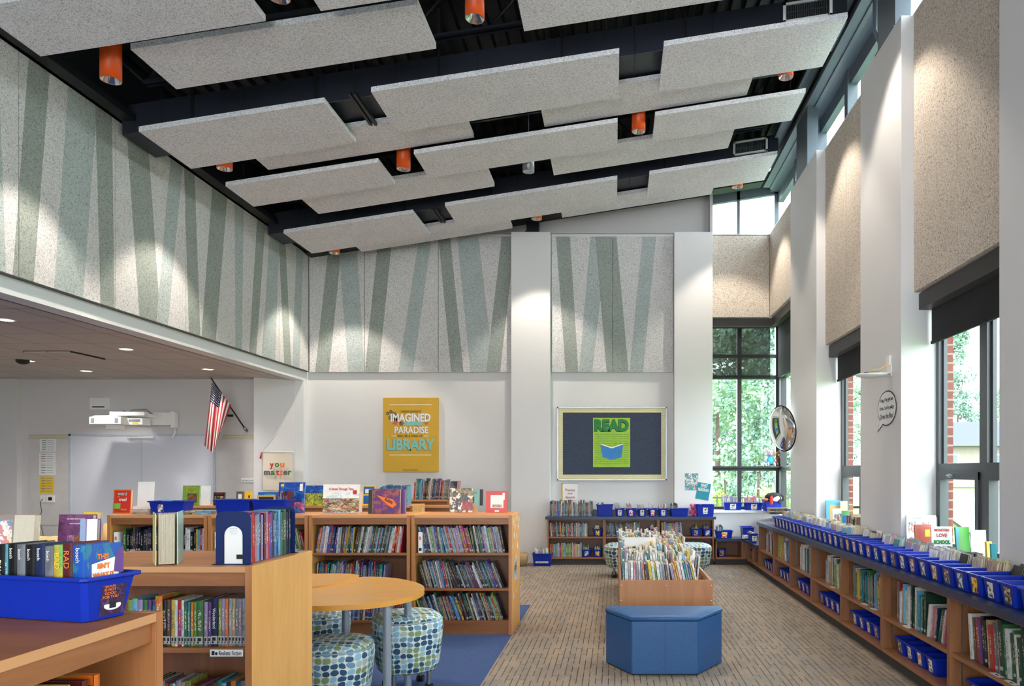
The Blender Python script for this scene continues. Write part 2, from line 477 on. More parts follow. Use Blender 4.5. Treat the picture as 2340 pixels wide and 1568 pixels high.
# stool fabric: rows of coloured pebbles on a pale ground
def pebbles(name, scale=1.0):
    m, nt, b = newmat(name)
    tc = nd(nt, 'ShaderNodeTexCoord')
    mp = nd(nt, 'ShaderNodeMapping'); nt.links.new(tc.outputs['UV'], mp.inputs[0])
    mp.inputs['Scale'].default_value = (scale * .92, scale * 1.12, 1)
    wz = noise(nt, tc.outputs['UV'], .55, 1); ws = nd(nt, 'ShaderNodeVectorMath', operation='SCALE'); nt.links.new(wz.outputs[1], ws.inputs[0]); ws.inputs['Scale'].default_value = .9
    wa = nd(nt, 'ShaderNodeVectorMath', operation='ADD'); nt.links.new(tc.outputs['UV'], wa.inputs[0]); nt.links.new(ws.outputs[0], wa.inputs[1]); nt.links.new(wa.outputs[0], mp.inputs[0])
    fr = nd(nt, 'ShaderNodeVectorMath', operation='FRACTION'); nt.links.new(mp.outputs[0], fr.inputs[0])
    sb = nd(nt, 'ShaderNodeVectorMath', operation='SUBTRACT'); nt.links.new(fr.outputs[0], sb.inputs[0]); sb.inputs[1].default_value = (0.5, 0.5, 0)
    ab = nd(nt, 'ShaderNodeVectorMath', operation='ABSOLUTE'); nt.links.new(sb.outputs[0], ab.inputs[0])
    sx = nd(nt, 'ShaderNodeSeparateXYZ'); nt.links.new(ab.outputs[0], sx.inputs[0])
    px = nd(nt, 'ShaderNodeMath', operation='POWER'); nt.links.new(sx.outputs[0], px.inputs[0]); px.inputs[1].default_value = 2.4
    py = nd(nt, 'ShaderNodeMath', operation='POWER'); nt.links.new(sx.outputs[1], py.inputs[0]); py.inputs[1].default_value = 2.4
    ad = nd(nt, 'ShaderNodeMath', operation='ADD'); nt.links.new(px.outputs[0], ad.inputs[0]); nt.links.new(py.outputs[0], ad.inputs[1])
    lt = nd(nt, 'ShaderNodeMath', operation='LESS_THAN'); nt.links.new(ad.outputs[0], lt.inputs[0]); lt.inputs[1].default_value = 0.455 ** 2.4
    fl = nd(nt, 'ShaderNodeVectorMath', operation='FLOOR'); nt.links.new(mp.outputs[0], fl.inputs[0])
    # neighbouring pebbles fall into clumps of one colour
    hf = nd(nt, 'ShaderNodeVectorMath', operation='SCALE'); nt.links.new(fl.outputs[0], hf.inputs[0]); hf.inputs['Scale'].default_value = 0.30
    w1 = noise(nt, hf.outputs[0], 1.9, 1)
    wn_ = nd(nt, 'ShaderNodeTexWhiteNoise', noise_dimensions='2D'); nt.links.new(fl.outputs[0], wn_.inputs[0])
    sm = nd(nt, 'ShaderNodeMath', operation='MULTIPLY_ADD'); nt.links.new(wn_.outputs[0], sm.inputs[0]); sm.inputs[1].default_value = 0.12; nt.links.new(w1.outputs[0], sm.inputs[2])
    r = ramp(nt, sm.outputs[0], [(0.0, lin((40, 78, 108))), (0.505, lin((104, 146, 172))), (0.545, lin((140, 184, 206))), (0.585, lin((170, 188, 182))), (0.62, lin((128, 148, 104)))], 'CONSTANT')
    c = mixc(nt, lt.outputs[0], lin((214, 222, 214)), r.outputs[0])
    nt.links.new(c, b.inputs['Base Color']); b.inputs['Roughness'].default_value = 0.5
    return m
M['pebble'] = pebbles('pebble_fabric')
M['pebble2'] = pebbles('pebble_fabric_green')
def chevron(name, c1, c2, period=0.035):
    m, nt, b = newmat(name)
    tc = nd(nt, 'ShaderNodeTexCoord'); sx = nd(nt, 'ShaderNodeSeparateXYZ'); nt.links.new(tc.outputs['Object'], sx.inputs[0])
    pp = nd(nt, 'ShaderNodeMath', operation='PINGPONG'); nt.links.new(sx.outputs[0], pp.inputs[0]); pp.inputs[1].default_value = period / 2
    ad = nd(nt, 'ShaderNodeMath', operation='ADD'); nt.links.new(pp.outputs[0], ad.inputs[0]); nt.links.new(sx.outputs[2], ad.inputs[1])
    md = nd(nt, 'ShaderNodeMath', operation='PINGPONG'); nt.links.new(ad.outputs[0], md.inputs[0]); md.inputs[1].default_value = 0.014
    gt = nd(nt, 'ShaderNodeMath', operation='GREATER_THAN'); nt.links.new(md.outputs[0], gt.inputs[0]); gt.inputs[1].default_value = 0.007
    c = mixc(nt, gt.outputs[0], lin(c1), lin(c2)); nt.links.new(c, b.inputs['Base Color']); b.inputs['Roughness'].default_value = 0.7
    return m
M['chevron'] = chevron('chevron_border', (236, 232, 214), (206, 196, 120))
M['chevron2'] = chevron('grey_chevron_border', (226, 222, 206), (168, 158, 130))
M['boardfelt'] = art('navy_felt', [(20, 26, 38), (38, 46, 64), (80, 90, 112)], 330, 0.95, 'Object', 0, 'noise')
# ceiling tiles of the side room
m, nt, b = newmat('ceiling_tiles')
br = nd(nt, 'ShaderNodeTexBrick'); br.offset = 0.0
nt.links.new(mapped(nt), br.inputs['Vector'])
br.inputs['Scale'].default_value = 1.0; br.inputs['Brick Width'].default_value = 0.61; br.inputs['Row Height'].default_value = 0.61; br.inputs['Mortar Size'].default_value = 0.006
br.inputs['Color1'].default_value = lin((200, 194, 190)); br.inputs['Color2'].default_value = lin((194, 188, 184)); br.inputs['Mortar'].default_value = lin((120, 112, 108))
nt.links.new(br.outputs[0], b.inputs['Base Color']); b.inputs['Roughness'].default_value = 0.9
M['tiles'] = m
m, nt, b = newmat('red_brick')
br = nd(nt, 'ShaderNodeTexBrick')
nt.links.new(mapped(nt, rot=(math.radians(90), 0, 0)), br.inputs['Vector'])
br.inputs['Scale'].default_value = 1.0; br.inputs['Brick Width'].default_value = 0.2; br.inputs['Row Height'].default_value = 0.078; br.inputs['Mortar Size'].default_value = 0.008
br.inputs['Color1'].default_value = lin((124, 66, 54)); br.inputs['Color2'].default_value = lin((108, 56, 46)); br.inputs['Mortar'].default_value = lin((132, 124, 116))
nt.links.new(br.outputs[0], b.inputs['Base Color']); b.inputs['Roughness'].default_value = 0.9
M['brick'] = m
M['lawn'] = plain('lawn', (104, 130, 76), 0.95, var=0.2, scale=2)
M['asphalt'] = plain('asphalt', (136, 138, 140), 0.9, var=0.08)
M['leaf1'] = plain('leaf_green', (140, 168, 136), 0.6, var=0.3, scale=1.2)
M['leaf2'] = plain('leaf_dark_green', (112, 142, 122), 0.6, var=0.35, scale=1.2)
M['leaf3'] = plain('leaf_yellow_green', (176, 200, 104), 0.6, var=0.25, scale=2)
M['bark'] = plain('bark', (84, 70, 58), 0.9, var=0.2, scale=8)
# ================================================================ SETTING
XL, XR, XP, XW = -5.04, 2.545, 2.44, 2.74       # left wall, right boards, pilaster face, window plane
YB, YP = 12.10, 11.95                           # back boards, back pilaster face
ZT = CH + 3.885                                 # top of all masonry
SL = 0.157
def roofz(c, x): return CH + c + SL * x

floor = MB(); floor.box(-11.5, 3.2, -4.0, 12.6, -0.1, 0.0)
structure('floor', floor, M['carpet'])
bc = MB(); bc.prism([(-11.3, -3.8), (-0.94, -3.8), (-0.94, 8.2), (-11.3, 8.2)], 0.0, 0.004)
structure('floor_blue_carpet', bc, M['bluecarpet'])

# back wall: masonry with two pilasters, gable above
w = MB()
w.box(-5.25, 1.60, 12.16, 12.5, 0.0, CH + 5.2)            # main run up to the roof
w.box(1.60, 3.1, 12.16, 12.5, 0.0, 0.83)                  # below corner window
w.box(1.60, 3.1, 12.16, 12.5, CH + 2.53, ZT)              # between corner window and clerestory
structure('wall_back', w, M['wall'])
p = MB(); p.box(-1.686, -1.053, YP, 12.16, 0.0, ZT)
structure('wall_back_pilaster', p, M['wall'], 0.004)
p = MB(); p.box(0.967, 1.59, YP, 12.16, 0.0, ZT)
p.box(1.45, 1.59, 12.1, 12.5, 0, ZT)
structure('wall_back_pilaster.001', p, M['wall'], 0.004)
g = MB()   # grey gable face above the boards
g.box(-5.2, 1.60, 12.12, 12.16, ZT + 0.03, CH + 5.2)
structure('wall_back_gable', g, M['wallgrey'])

# right wall: boards wall with recesses
segs = [(-0.9, 0.7), (2.0, 3.6), (4.669, 6.268), (7.307, 8.90), (10.215, 12.16)]  # first two bays lie out of view, added to let in light
w = MB(); brk = MB()
prev = -4.0
for i, (a, b_) in enumerate(segs):
    w.box(XW - 0.03, 2.80, prev, a, 0.0, ZT)
    brk.box(2.80, 2.885, prev, a, 0.0, ZT)
    zb = CH + (2.53 if i == 4 else 1.52)
    w.box(XR + 0.05, 2.80, a, b_, zb, ZT)
    w.box(XR + 0.05, 2.80, a, b_, 0.0, 0.72)
    prev = b_
structure('wall_right', w, M['wall'])
structure('wall_right_brick', brk, M['brick'])
for a, b_, n in ((8.90, 10.215, ''), (6.268, 7.307, '.001'), (3.6, 4.669, '.002'), (0.7, 2.0, '.003'), (-4.0, -0.9, '.004')):
    p = MB(); p.box(XP, XW - 0.03, a, b_, 0.0, ZT)
    structure('wall_right_pilaster' + n, p, M['wall'], 0.004)

# left wall above the side room, its bulkhead and the white jamb
w = MB()
w.box(-5.30, XL - 0.05, -4.0, 12.16, 2.98, CH + 4.6)
structure('wall_left', w, M['soffit'])
j = MB(); j.box(-5.30, XL - 0.05, 12.02, 12.16, 0, 2.98)
structure('trim_1', j, M['white'])
w = MB()  # unseen wall added behind the camera, its opening shaped for fill light
w.box(-11.6, -4.6, -4.3, -4.0, 0, CH + 5.2); w.box(2.3, 3.0, -4.3, -4.0, 0, CH + 5.2); w.box(-4.6, 2.3, -4.3, -4.0, 0, .9); w.box(-4.6, 2.3, -4.3, -4.0, 3.6, CH + 5.2)
structure('wall_front_unseen', w, M['wall'])
# side room
w = MB()
w.box(-9.6, -5.73, 11.9, 12.2, 0, 2.98)
w.box(-11.5, -9.6, 11.8, 12.2, 0, 2.98)
w.add([(-5.73, 11.67, 0), (-5.12, 12.1, 0), (-5.12, 12.2, 0), (-5.73, 12.2, 0), (-5.73, 11.67, 2.98), (-5.12, 12.1, 2.98), (-5.12, 12.2, 2.98), (-5.73, 12.2, 2.98)],
      [(0, 1, 5, 4), (1, 2, 6, 5), (3, 0, 4, 7)])
structure('wall_side_room_back', w, M['sidewall'])
w = MB(); w.box(-11.6, -11.4, -4.0, 12.2, 0, 3.0)
structure('wall_side_room_left', w, M['sidewall'])
c_ = MB(); c_.box(-11.5, -5.28, -4.0, 12.2, 2.98, 3.06)
structure('ceiling_side_room', c_, M['tiles'])

# roof deck with ribs along the room, dark edge beams
r = MB()
n = 54
x0, x1 = -5.35, 3.3
for i in range(n):
    a = x0 + (x1 - x0) * i / n; w_ = (x1 - x0) / n
    z = 4.98
    pts = [(a, z + .06), (a + w_ * .45, z + .06), (a + w_ * .55, z), (a + w_ * .9, z), (a + w_, z + .06)]
    for k in range(4):
        (xa, ca), (xb, cb) = pts[k], pts[k + 1]
        r.quad((xa, -4, roofz(ca, xa)), (xa, 12.6, roofz(ca, xa)), (xb, 12.6, roofz(cb, xb)), (xb, -4, roofz(cb, xb)))
r.add([(x0, -4, roofz(5.1, x0)), (x1, -4, roofz(5.1, x1)), (x1, 12.6, roofz(5.1, x1)), (x0, 12.6, roofz(5.1, x0))], [(0, 1, 2, 3)])
structure('ceiling', r, M['deck'])

def slopebox(mb, xa, xb, ya, yb, ca, cb, mi=0):
    v = [(x, y, roofz(c, x)) for c in (ca, cb) for (x, y) in ((xa, ya), (xb, ya), (xb, yb), (xa, yb))]
    mb.add(v, [(0, 3, 2, 1), (4, 5, 6, 7), (0, 1, 5, 4), (1, 2, 6, 5), (2, 3, 7, 6), (3, 0, 4, 7)], mi)
bm_ = MB()
bm_.box(XL - 0.04, -4.86, -4, 12.1, CH + 3.55, CH + 3.62)
bm_.box(XL - 0.04, -5.0, -4, 12.1, CH + 3.55, CH + 4.3)
structure('ceiling_beam_left', bm_, M['black'])
bm_ = MB()
slopebox(bm_, -5.0, 2.4, 11.86, 12.12, 4.29, 4.62)
slopebox(bm_, -5.0, 2.4, 11.80, 12.12, 4.6, 4.98)
structure('ceiling_beam_back', bm_, M['black'])
bm_ = MB()
bm_.box(2.44, 2.58, -4, 12.1, CH + 4.66, CH + 4.72)
bm_.box(2.30, 2.44, -4, 12.0, CH + 4.80, CH + 4.86)
bm_.box(2.55, 2.60, -4, 12.12, CH + 4.64, CH + 5.35)
bm_.box(2.60, 2.82, -4, 12.4, CH + 4.68, CH + 5.4)
structure('ceiling_beam_right', bm_, M['bluesteel'])

# ---------------------------------------------------------------- acoustic wall boards
def clip(poly, a, b_, lo=True, ax=0):
    out = []
    def inside(p): return p[ax] >= a if lo else p[ax] <= a
    for i in range(len(poly)):
        p, q = poly[i], poly[(i + 1) % len(poly)]
        if inside(p): out.append(p)
        if inside(p) != inside(q):
            t = (a - p[ax]) / (q[ax] - p[ax])
            out.append((p[0] + (q[0] - p[0]) * t, p[1] + (q[1] - p[1]) * t))
    return out
def board(name, to3, n, s0, s1, z0, z1, stripes, label, group, base='panel', topf=None):
    """to3(s, z, d): point on the wall, d metres out of it"""
    mb = MB()
    th, g = 0.045, 0.004
    a, b_ = s0 + g, s1 - g
    zz = lambda s: z1 if topf is None else min(z1, topf(s))
    P = [to3(a, z0, 0), to3(b_, z0, 0), to3(b_, zz(b_), 0), to3(a, zz(a), 0), to3(a, z0, th), to3(b_, z0, th), to3(b_, zz(b_), th), to3(a, zz(a), th)]
    mb.add(P, [(4, 5, 6, 7), (0, 1, 5, 4), (1, 2, 6, 5), (2, 3, 7, 6), (3, 0, 4, 7)], 0)
    k = 0
    for (bl, br_, tl, tr_, mi) in stripes:
        pl = [(bl, z0), (br_, z0), (tr_, z1), (tl, z1)]
        pl = clip(pl, a, 0, True); pl = clip(pl, b_, 0, False) if pl else pl
        if topf is not None and pl: pl = clip(pl, min(zz(a), zz(b_)), 0, False, 1)
        if len(pl) < 3: continue
        k += 1
        mb.poly([to3(s, z, th + 0.0006 * k) for (s, z) in pl], mi)
    o = mb.build(name, [M[base], M['panel_light'], M['panel_mid']])
    tag(o, label, 'acoustic panel', group)
    return o
# back wall, section left of the first pilaster and between the pilasters (s = x)
ub = lambda x: (680 + x / 2.294 - CU) * YB / F
back_st = [(92, 165, 168, 237, 2), (265, 352, 212, 308, 1), (352, 425, 424, 497, 2), (528, 605, 638, 704, 1), (738 + 67, 870, 738, 800, 2),
           (905, 1030, 836, 948, 1), (988, 1062, 1070, 1141, 2), (1475, 1545, 1535, 1625, 1), (1405, 1472, 1355, 1428, 2), (1620, 1735, 1560, 1672, 2), (1740, 1810, 1808, 1880, 1)]
back_st = [(ub(a), ub(b_), ub(c), ub(d), m_) for (a, b_, c, d, m_) in back_st]
t3 = lambda s, z, d: (s, 12.16 - 0.015 - d, z)
ZPB = CH + 1.624
for k, (a, b_, lab) in enumerate([(-5.03, -4.12, 'in the corner beside the side room opening'), (-4.12, -2.905, 'above the left half of the yellow canvas'), (-2.905, -1.70, 'just left of the tall pilaster'),
                           (-1.045, -0.035, 'above the left half of the bulletin board'), (-0.035, 0.96, 'above the right half of the bulletin board')]):
    board('acoustic_panel', t3, 1, a, b_, ZPB, ZT - 0.03, back_st, 'grey striped acoustic wall panel on back wall, ' + lab, 'striped acoustic panels', topf=lambda s: roofz(4.75, s))
# left wall (s = y)
def lw(u, v):
    q = onX(u, v, -5.0); return q.y, q.z
lst = [((-60, 600), (26, 632), (-60, 60), (8, 140), 1), ((40, 633), (88, 645), (76, 154), (124, 184), 2), ((134, 662), (200, 679), (166, 214), (231, 265), 1), ((240, 694), (271, 705), (228, 270), (266, 330), 2),
       ((328, 725), (376, 742), (302, 355), (350, 372), 2), ((366, 738), (392, 748), (397, 385), (425, 395), 1), ((440, 762), (466, 772), (429, 400), (453, 412), 2), ((468, 772), (500, 785), (492, 445), (526, 468), 2),
       ((545, 798), (560, 803), (543, 478), (564, 492), 1), ((576, 808), (592, 813), (594, 515), (612, 535), 2), ((605, 820), (635, 828), (621, 566), (644, 574), 1), ((656, 836), (672, 840), (644, 571), (659, 568), 2), ((674, 840), (690, 847), (683, 579), (699, 587), 1)]
zA, zB = CH + 1.64, CH + 3.60
lst2 = []
for (bl, br_, tl, tr_, m_) in lst:
    def ext(lo, hi):
        (ya, za), (yb, zb) = lw(*lo), lw(*hi)
        k = (yb - ya) / (zb - za)
        return ya + k * (zA - za), ya + k * (zB - za)
    l0, l1 = ext(bl, tl); r0, r1 = ext(br_, tr_)
    lst2.append((l0, r0, l1, r1, m_))
lst2 += [(5.0, 4.85, 4.8, 4.55, 2), (4.1, 3.8, 4.3, 4.0, 1)]
t3l = lambda s, z, d: (XL - 0.05 + d + 0.002, s, z)
seam = [2.56, 3.78, 5.0, 6.22, 7.42, 8.63, 9.83, 11.04, 12.1]
nm = ['nearest the camera', 'second from the camera', 'third from the camera', 'with a broad teal band', 'above the recessed lamp end', 'with two dark slanting bands', 'third from the far corner', 'beside the far corner']
nm = ['with one dark band, nearest panel', 'second nearest panel', 'nearest one that shows fully', 'with a wide pale teal band and a dark band', 'behind the end of the near duct', 'with two crossing dark bands', 'two panels from the far corner', 'touching the far corner']
for k in range(8):
    if k < 2: continue
    board('acoustic_panel', t3l, 1, seam[k], seam[k + 1], zA, zB + 0.05, [(min(a, b_), max(a, b_), min(c, d), max(c, d), m_) for (a, b_, c, d, m_) in lst2],
          'striped acoustic panel on left wall, ' + nm[k], 'striped acoustic panels')
ld = MB(); ld.box(XL - 0.052, XL + 0.0, 1.5, 12.1, zA - 0.012, zA - 0.002)
structure('trim_2', ld, M['valance'])
# right wall (plain beige boards)
t3r = lambda s, z, d: (2.595 - d - 0.002, s, z)
ztop = ZT - 0.002
for (a, b_, z0, lab) in [(2.0, 2.8, CH + 1.52, 'nearest the camera'), (2.8, 3.6, CH + 1.52, 'second from the camera'), (4.669, 5.47, CH + 1.52, 'nearer half above the near window'), (5.47, 6.268, CH + 1.52, 'further half above the near window'),
                    (7.307, 8.10, CH + 1.52, 'nearer half above the middle window'), (8.10, 8.90, CH + 1.52, 'further half above the middle window'),
                    (10.215, 11.2, CH + 2.53, 'above the corner window, nearer one'), (11.2, 12.1, CH + 2.53, 'above the corner window, in the corner')]:
    if b_ < 4: continue
    board('acoustic_panel', t3r, 1, a, b_, z0, ztop, [], 'plain speckled beige acoustic panel on window wall, ' + lab, 'plain beige acoustic panels', 'panel2')
board('acoustic_panel', t3, 1, 1.60, 2.545, CH + 2.53, ztop - 0.01, [], 'plain speckled beige acoustic panel on back wall over the corner window', 'plain beige acoustic panels', 'panel2')

# ---------------------------------------------------------------- windows
def rwindow(name, ya, yb, z0, z1, rail=True):
    fr = MB(); x0, x1 = XW, XW + 0.07
    ym = (ya + yb) / 2
    for (a, b_) in ((ya, ya + .05), (ym - .055, ym + .055), (yb - .05, yb)): fr.box(x0, x1, a, b_, z0, z1)
    for (a, b_) in ((z0, z0 + .06), (z1 - .06, z1)): fr.box(x0 + .001, x1 - .001, ya, yb, a, b_)
    fr.box(x0 + .001, x1 - .001, ya, yb, 1.48, 1.56)
    for (a, b_) in ((ya + .05, ym - .055), (ym + .055, yb - .05)):        # lower sash
        for q in (a, b_ - .05): fr.box(x0 - .012, x1 - .01, q, q + .05, z0 + .05, 1.49)
        for q in (z0 + .05, 1.43): fr.box(x0 - .0125, x1 - .0105, a, b_, q, q + .06)
        for q in (a, b_ - .03): fr.box(x0 + .03, x1 - .01, q, q + .03, 1.55, z1 - .05)
    structure(name, fr, M['frame'])
    g_ = MB()
    for (a, b_) in ((ya + .05, ym - .055), (ym + .055, yb - .05)):
        [g_.quad((XW + .035, a + .01, p), (XW + .035, b_ - .01, p), (XW + .035, b_ - .01, q_), (XW + .035, a + .01, q_)) for (p, q_) in ((z0 + .06, 1.46), (1.565, z1 - .06))]
    structure(name + '_pane', g_, M['glass'])
for i, (a, b_) in enumerate(segs[:4]):
    rwindow('window_%d' % (i + 1), a, b_, 0.80, CH + 1.52)  # the two nearest are unseen extras for daylight
# window handle on the near window
h = MB(); h.tube([(XW - .012, 5.96, 1.46), (XW - .05, 5.96, 1.462), (XW - .055, 5.86, 1.458)], .008, 8); h.box(XW - .03, XW - .012, 5.93, 5.99, 1.445, 1.475)
o = h.build('window_handle', M['steel'], bpy.data.objects['window_3'])
# corner window: back part and right part
fr = MB(); z0, z1 = 0.84, CH + 2.50; yg = 12.33
for (a, b_) in ((1.60, 1.64), (2.055, 2.125), (2.70, 2.80)): fr.box(a, b_, yg, yg + .1, z0, z1)
for (a, b_) in ((z0, z0 + .06), (1.50, 1.575), (3.04, 3.10), (3.40, 3.45), (z1 - .08, z1)): fr.box(1.6, 2.8, yg + .001, yg + .099, a, b_)
fr.box(XW, XW + .1, 12.16, yg, z0, z1); fr.box(XW, XW + .1, 11.15, 11.23, z0, z1); fr.box(XW, XW + .1, 10.2, 10.26, z0, z1)
for (a, b_) in ((z0, z0 + .06), (1.50, 1.575), (3.04, 3.10), (3.40, 3.45), (z1 - .08, z1)): fr.box(XW + .001, XW + .099, 10.2, yg, a, b_)
structure('window_5', fr, M['framedark'])
g_ = MB(); g_.quad((1.62, yg + .05, z0), (2.75, yg + .05, z0), (2.75, yg + .05, z1), (1.62, yg + .05, z1)); g_.quad((XW + .05, 10.22, z0), (XW + .05, yg, z0), (XW + .05, yg, z1), (XW + .05, 10.22, z1))
fr2 = MB(); fr2.box(1.6, 2.74, 12.20, 12.33, 1.55, 1.576); structure('window_5_rail', fr2, M['framedark'])
structure('window_5_pane', g_, M['glass'])
s_ = MB(); s_.box(1.56, 2.9, 12.06, yg + .1, 0.81, 0.85); s_.box(2.44, XW + .1, 10.225, 12.2, 0.81, 0.849)
structure('window_5_sill', s_, M['white'])
# clerestory
fr = MB(); zc0 = ZT
def clz(x): return roofz(4.27, x)
for (a, b_) in ((1.60, 1.635), (2.05, 2.10), (2.68, 2.75)):
    fr.box(a, b_, yg, yg + .08, zc0, CH + 4.7)
v = []
for (c0_, c1_) in ((4.24, 4.3),):
    slopebox(fr, 1.6, 2.75, yg, yg + .08, 4.22, 4.62)
fr.box(1.6, 2.75, yg, yg + .08, zc0, zc0 + .03)
for y in (0.2, 1.6, 3.1, 4.3, 5.6, 7.1, 8.62, 9.86, 11.1): fr.box(XW - .03, XW + .09, y - .06, y + .06, zc0, CH + 4.7)
fr.box(XW - .001, XW + .09, -4, yg, CH + 4.50, CH + 4.75); fr.box(XW, XW + .09, -4, yg, zc0, zc0 + .03)
structure('window_6', fr, M['bluesteel'])
g_ = MB(); g_.quad((1.62, yg + .04, zc0), (2.72, yg + .04, zc0), (2.72, yg + .04, CH + 4.6), (1.62, yg + .04, CH + 4.6)); g_.quad((XW + .04, -4, zc0), (XW + .04, yg, zc0), (XW + .04, yg, CH + 4.55), (XW + .04, -4, CH + 4.55))
structure('window_6_pane', g_, M['glass'])
cap = MB(); cap.box(1.6, 3.0, 12.10, 12.5, ZT, ZT + .012); cap.box(XR, 3.0, -4, 12.4, ZT, ZT + .012)
structure('trim_3', cap, M['white'])
# gable side infill left of back clerestory
gx = MB(); gx.box(1.55, 1.60, 12.0, 12.5, ZT, CH + 5.0); structure('trim_4', gx, M['wallgrey'])
# steel columns standing on the pilasters
for (xa, xb, ya, yb, zt, lab) in ((2.46, 2.60, 6.45, 6.88, CH + 4.66, 'blue-grey steel column standing on the middle window pilaster beside a conduit'), (2.46, 2.60, 9.40, 9.95, CH + 4.66, 'blue-grey steel column standing on the far window pilaster'),
                        (-1.44, -1.24, 11.97, 12.12, CH + 4.2, 'black steel column standing on the back wall pilaster')):
    c_ = MB(); c_.box(xa, xb, ya, yb, ZT, zt); c_.box(xa - .02, xb, ya - .02, yb + .02, ZT, ZT + .015)
    o = c_.build('steel_column', M['bluesteel'] if xa > 0 else M['black'])
    tag(o, lab, 'column')
c_ = MB(); c_.tube([(2.47, 6.98, CH + 4.7), (2.47, 6.98, CH + 4.18), (2.50, 6.94, CH + 4.05), (2.56, 6.88, CH + 3.89)], .022, 8)
tag(c_.build('conduit', M['bluesteel']), 'bent grey conduit pipe running down beside the near steel column', 'pipe')
# blinds
def blind(name, x0, ya, yb, zv0, zv1, zb, label, m_='blind'):
    root = empty(name, (x0, (ya + yb) / 2, zv0), 0, label, 'roller blind')
    T = Matrix.Translation((-x0, -(ya + yb) / 2, -zv0))
    v_ = MB(); v_.M = T; v_.box(x0 - .10, x0 + .03, ya, yb, zv0, zv1); v_.build('valance', M['valance'], root)
    s2 = MB(); s2.M = T; s2.box(x0, x0 + .004, ya + .02, yb - .02, zb, zv0 + .001); s2.build('shade_cloth', M[m_], root)
    b2 = MB(); b2.M = T; b2.box(x0 - .008, x0 + .012, ya + .02, yb - .02, zb - .025, zb); b2.build('hem_bar', M['blind'], root)
for (a, b_, lab) in ((4.675, 6.262, 'black roller blind half lowered over the near window'), (7.312, 8.895, 'black roller blind half lowered over the middle window')):
    blind('roller_blind', 2.69, a, b_, 2.87, 3.005, 2.60, lab)
blind('roller_blind', 2.69, 10.22, 12.12, 3.88, 4.01, 3.06, 'black roller blind on the side pane of the corner window')
root = empty('roller_blind', (2.1, 12.25, 3.88), 0, 'see-through dark screen blind on the back pane of the corner window', 'roller blind')
T = Matrix.Translation((-2.1, -12.25, -3.88))
v_ = MB(); v_.M = T; v_.box(1.6, 2.66, 12.17, 12.3, 3.88, 4.01); v_.build('valance', M['valance'], root)
v_ = MB(); v_.M = T; v_.box(1.61, 2.59, 12.26, 12.264, 3.06, 3.881); v_.build('shade_cloth', M['screen'], root)
v_ = MB(); v_.M = T; v_.box(1.61, 2.59, 12.252, 12.27, 3.035, 3.06); v_.build('hem_bar', M['blind'], root)

# ================================================================ CEILING FITTINGS
CC = 4.02
clouds = [  # x factor left, right, K near, K far, raised
    ('c', -1.138, -.692, 1288, 1153, 0, 'first row from the camera, at the left wall'), ('c', -.581, .012, 1288, 1156, 0, 'first row from the camera, in the middle'), ('c', .117, .556, 1288, 1156, 0, 'first row from the camera, at the window side'),
    ('c', -.9736, -.3967, 1137, 1029, 1, 'second row, beside the big orange lamp'), ('c', -.2, .372, 1137, 1037, 1, 'second row, cut by the top of the photo near the vent'),
    ('c', -1.150, -.702, 946, 842, 0, 'in front of the near duct, left end'), ('c', -.5845, .0105, 953, 851, 0, 'in front of the near duct, middle'), ('c', .1176, .5586, 953, 849, 0, 'in front of the near duct, under the near vent'),
    ('c', -.975, -.3966, 880, 812, 1, 'tucked behind the near duct panels, left one'), ('c', -.198, .371, 881, 811, 1, 'tucked behind the near duct panels, window side'),
    ('c', -1.126, -.685, 790, 733, 0, 'middle row, left of an orange lamp'), ('c', -.577, .008, 796, 736, 0, 'middle row, between two orange lamps'), ('c', .1155, .548, 796.5, 737.5, 0, 'middle row, at the window side'),
    ('c', -.977, -.3966, 744, 693, 1, 'behind the middle row, left one'), ('c', -.20, .371, 747, 697, 1, 'behind the middle row, in front of the far vent'),
    ('c', -1.144, -.698, 661.6, 605, 0, 'far row, at the left wall corner'), ('c', -.583, .0085, 665.9, 609.5, 0, 'far row, in the middle'), ('c', .119, .559, 665, 610.5, 0, 'far row, at the clerestory corner'),
    ('c', -.978, -.396, 625, 591, 1, 'last row against the back wall, left one'), ('c', -.201, .369, 628, 597, 1, 'last row against the back wall, right one')]
for (_, xa, xb, kn, kf, up, lab) in clouds:
    c = CC + (0.095 if up else 0)
    X0, X1, Y0, Y1 = xa * c, xb * c, F * c / kn, F * c / kf
    xm, ym = (X0 + X1) / 2, (Y0 + Y1) / 2
    root = empty('ceiling_panel', (xm, ym, roofz(c, xm)), 0, 'pale speckled hanging ceiling panel, ' + lab, 'ceiling panel', 'hanging ceiling panels')
    mb = MB(); mb.M = Matrix.Translation((-xm, -ym, -roofz(c, xm))); slopebox(mb, X0, X1, Y0, Y1, c, c + .05)
    mb.build('baffle', M['cloud'], root)
    for x in (X0 + .15, X1 - .15):
        for y in (Y0 + .12, Y1 - .12):
            wv = MB(); wv.cyl(x - xm, y - ym, roofz(c + .05, x) - roofz(c, xm), roofz(4.98, x) - roofz(c, xm), .004, 6)
            wv.build('hanger_wire', M['black'], root)
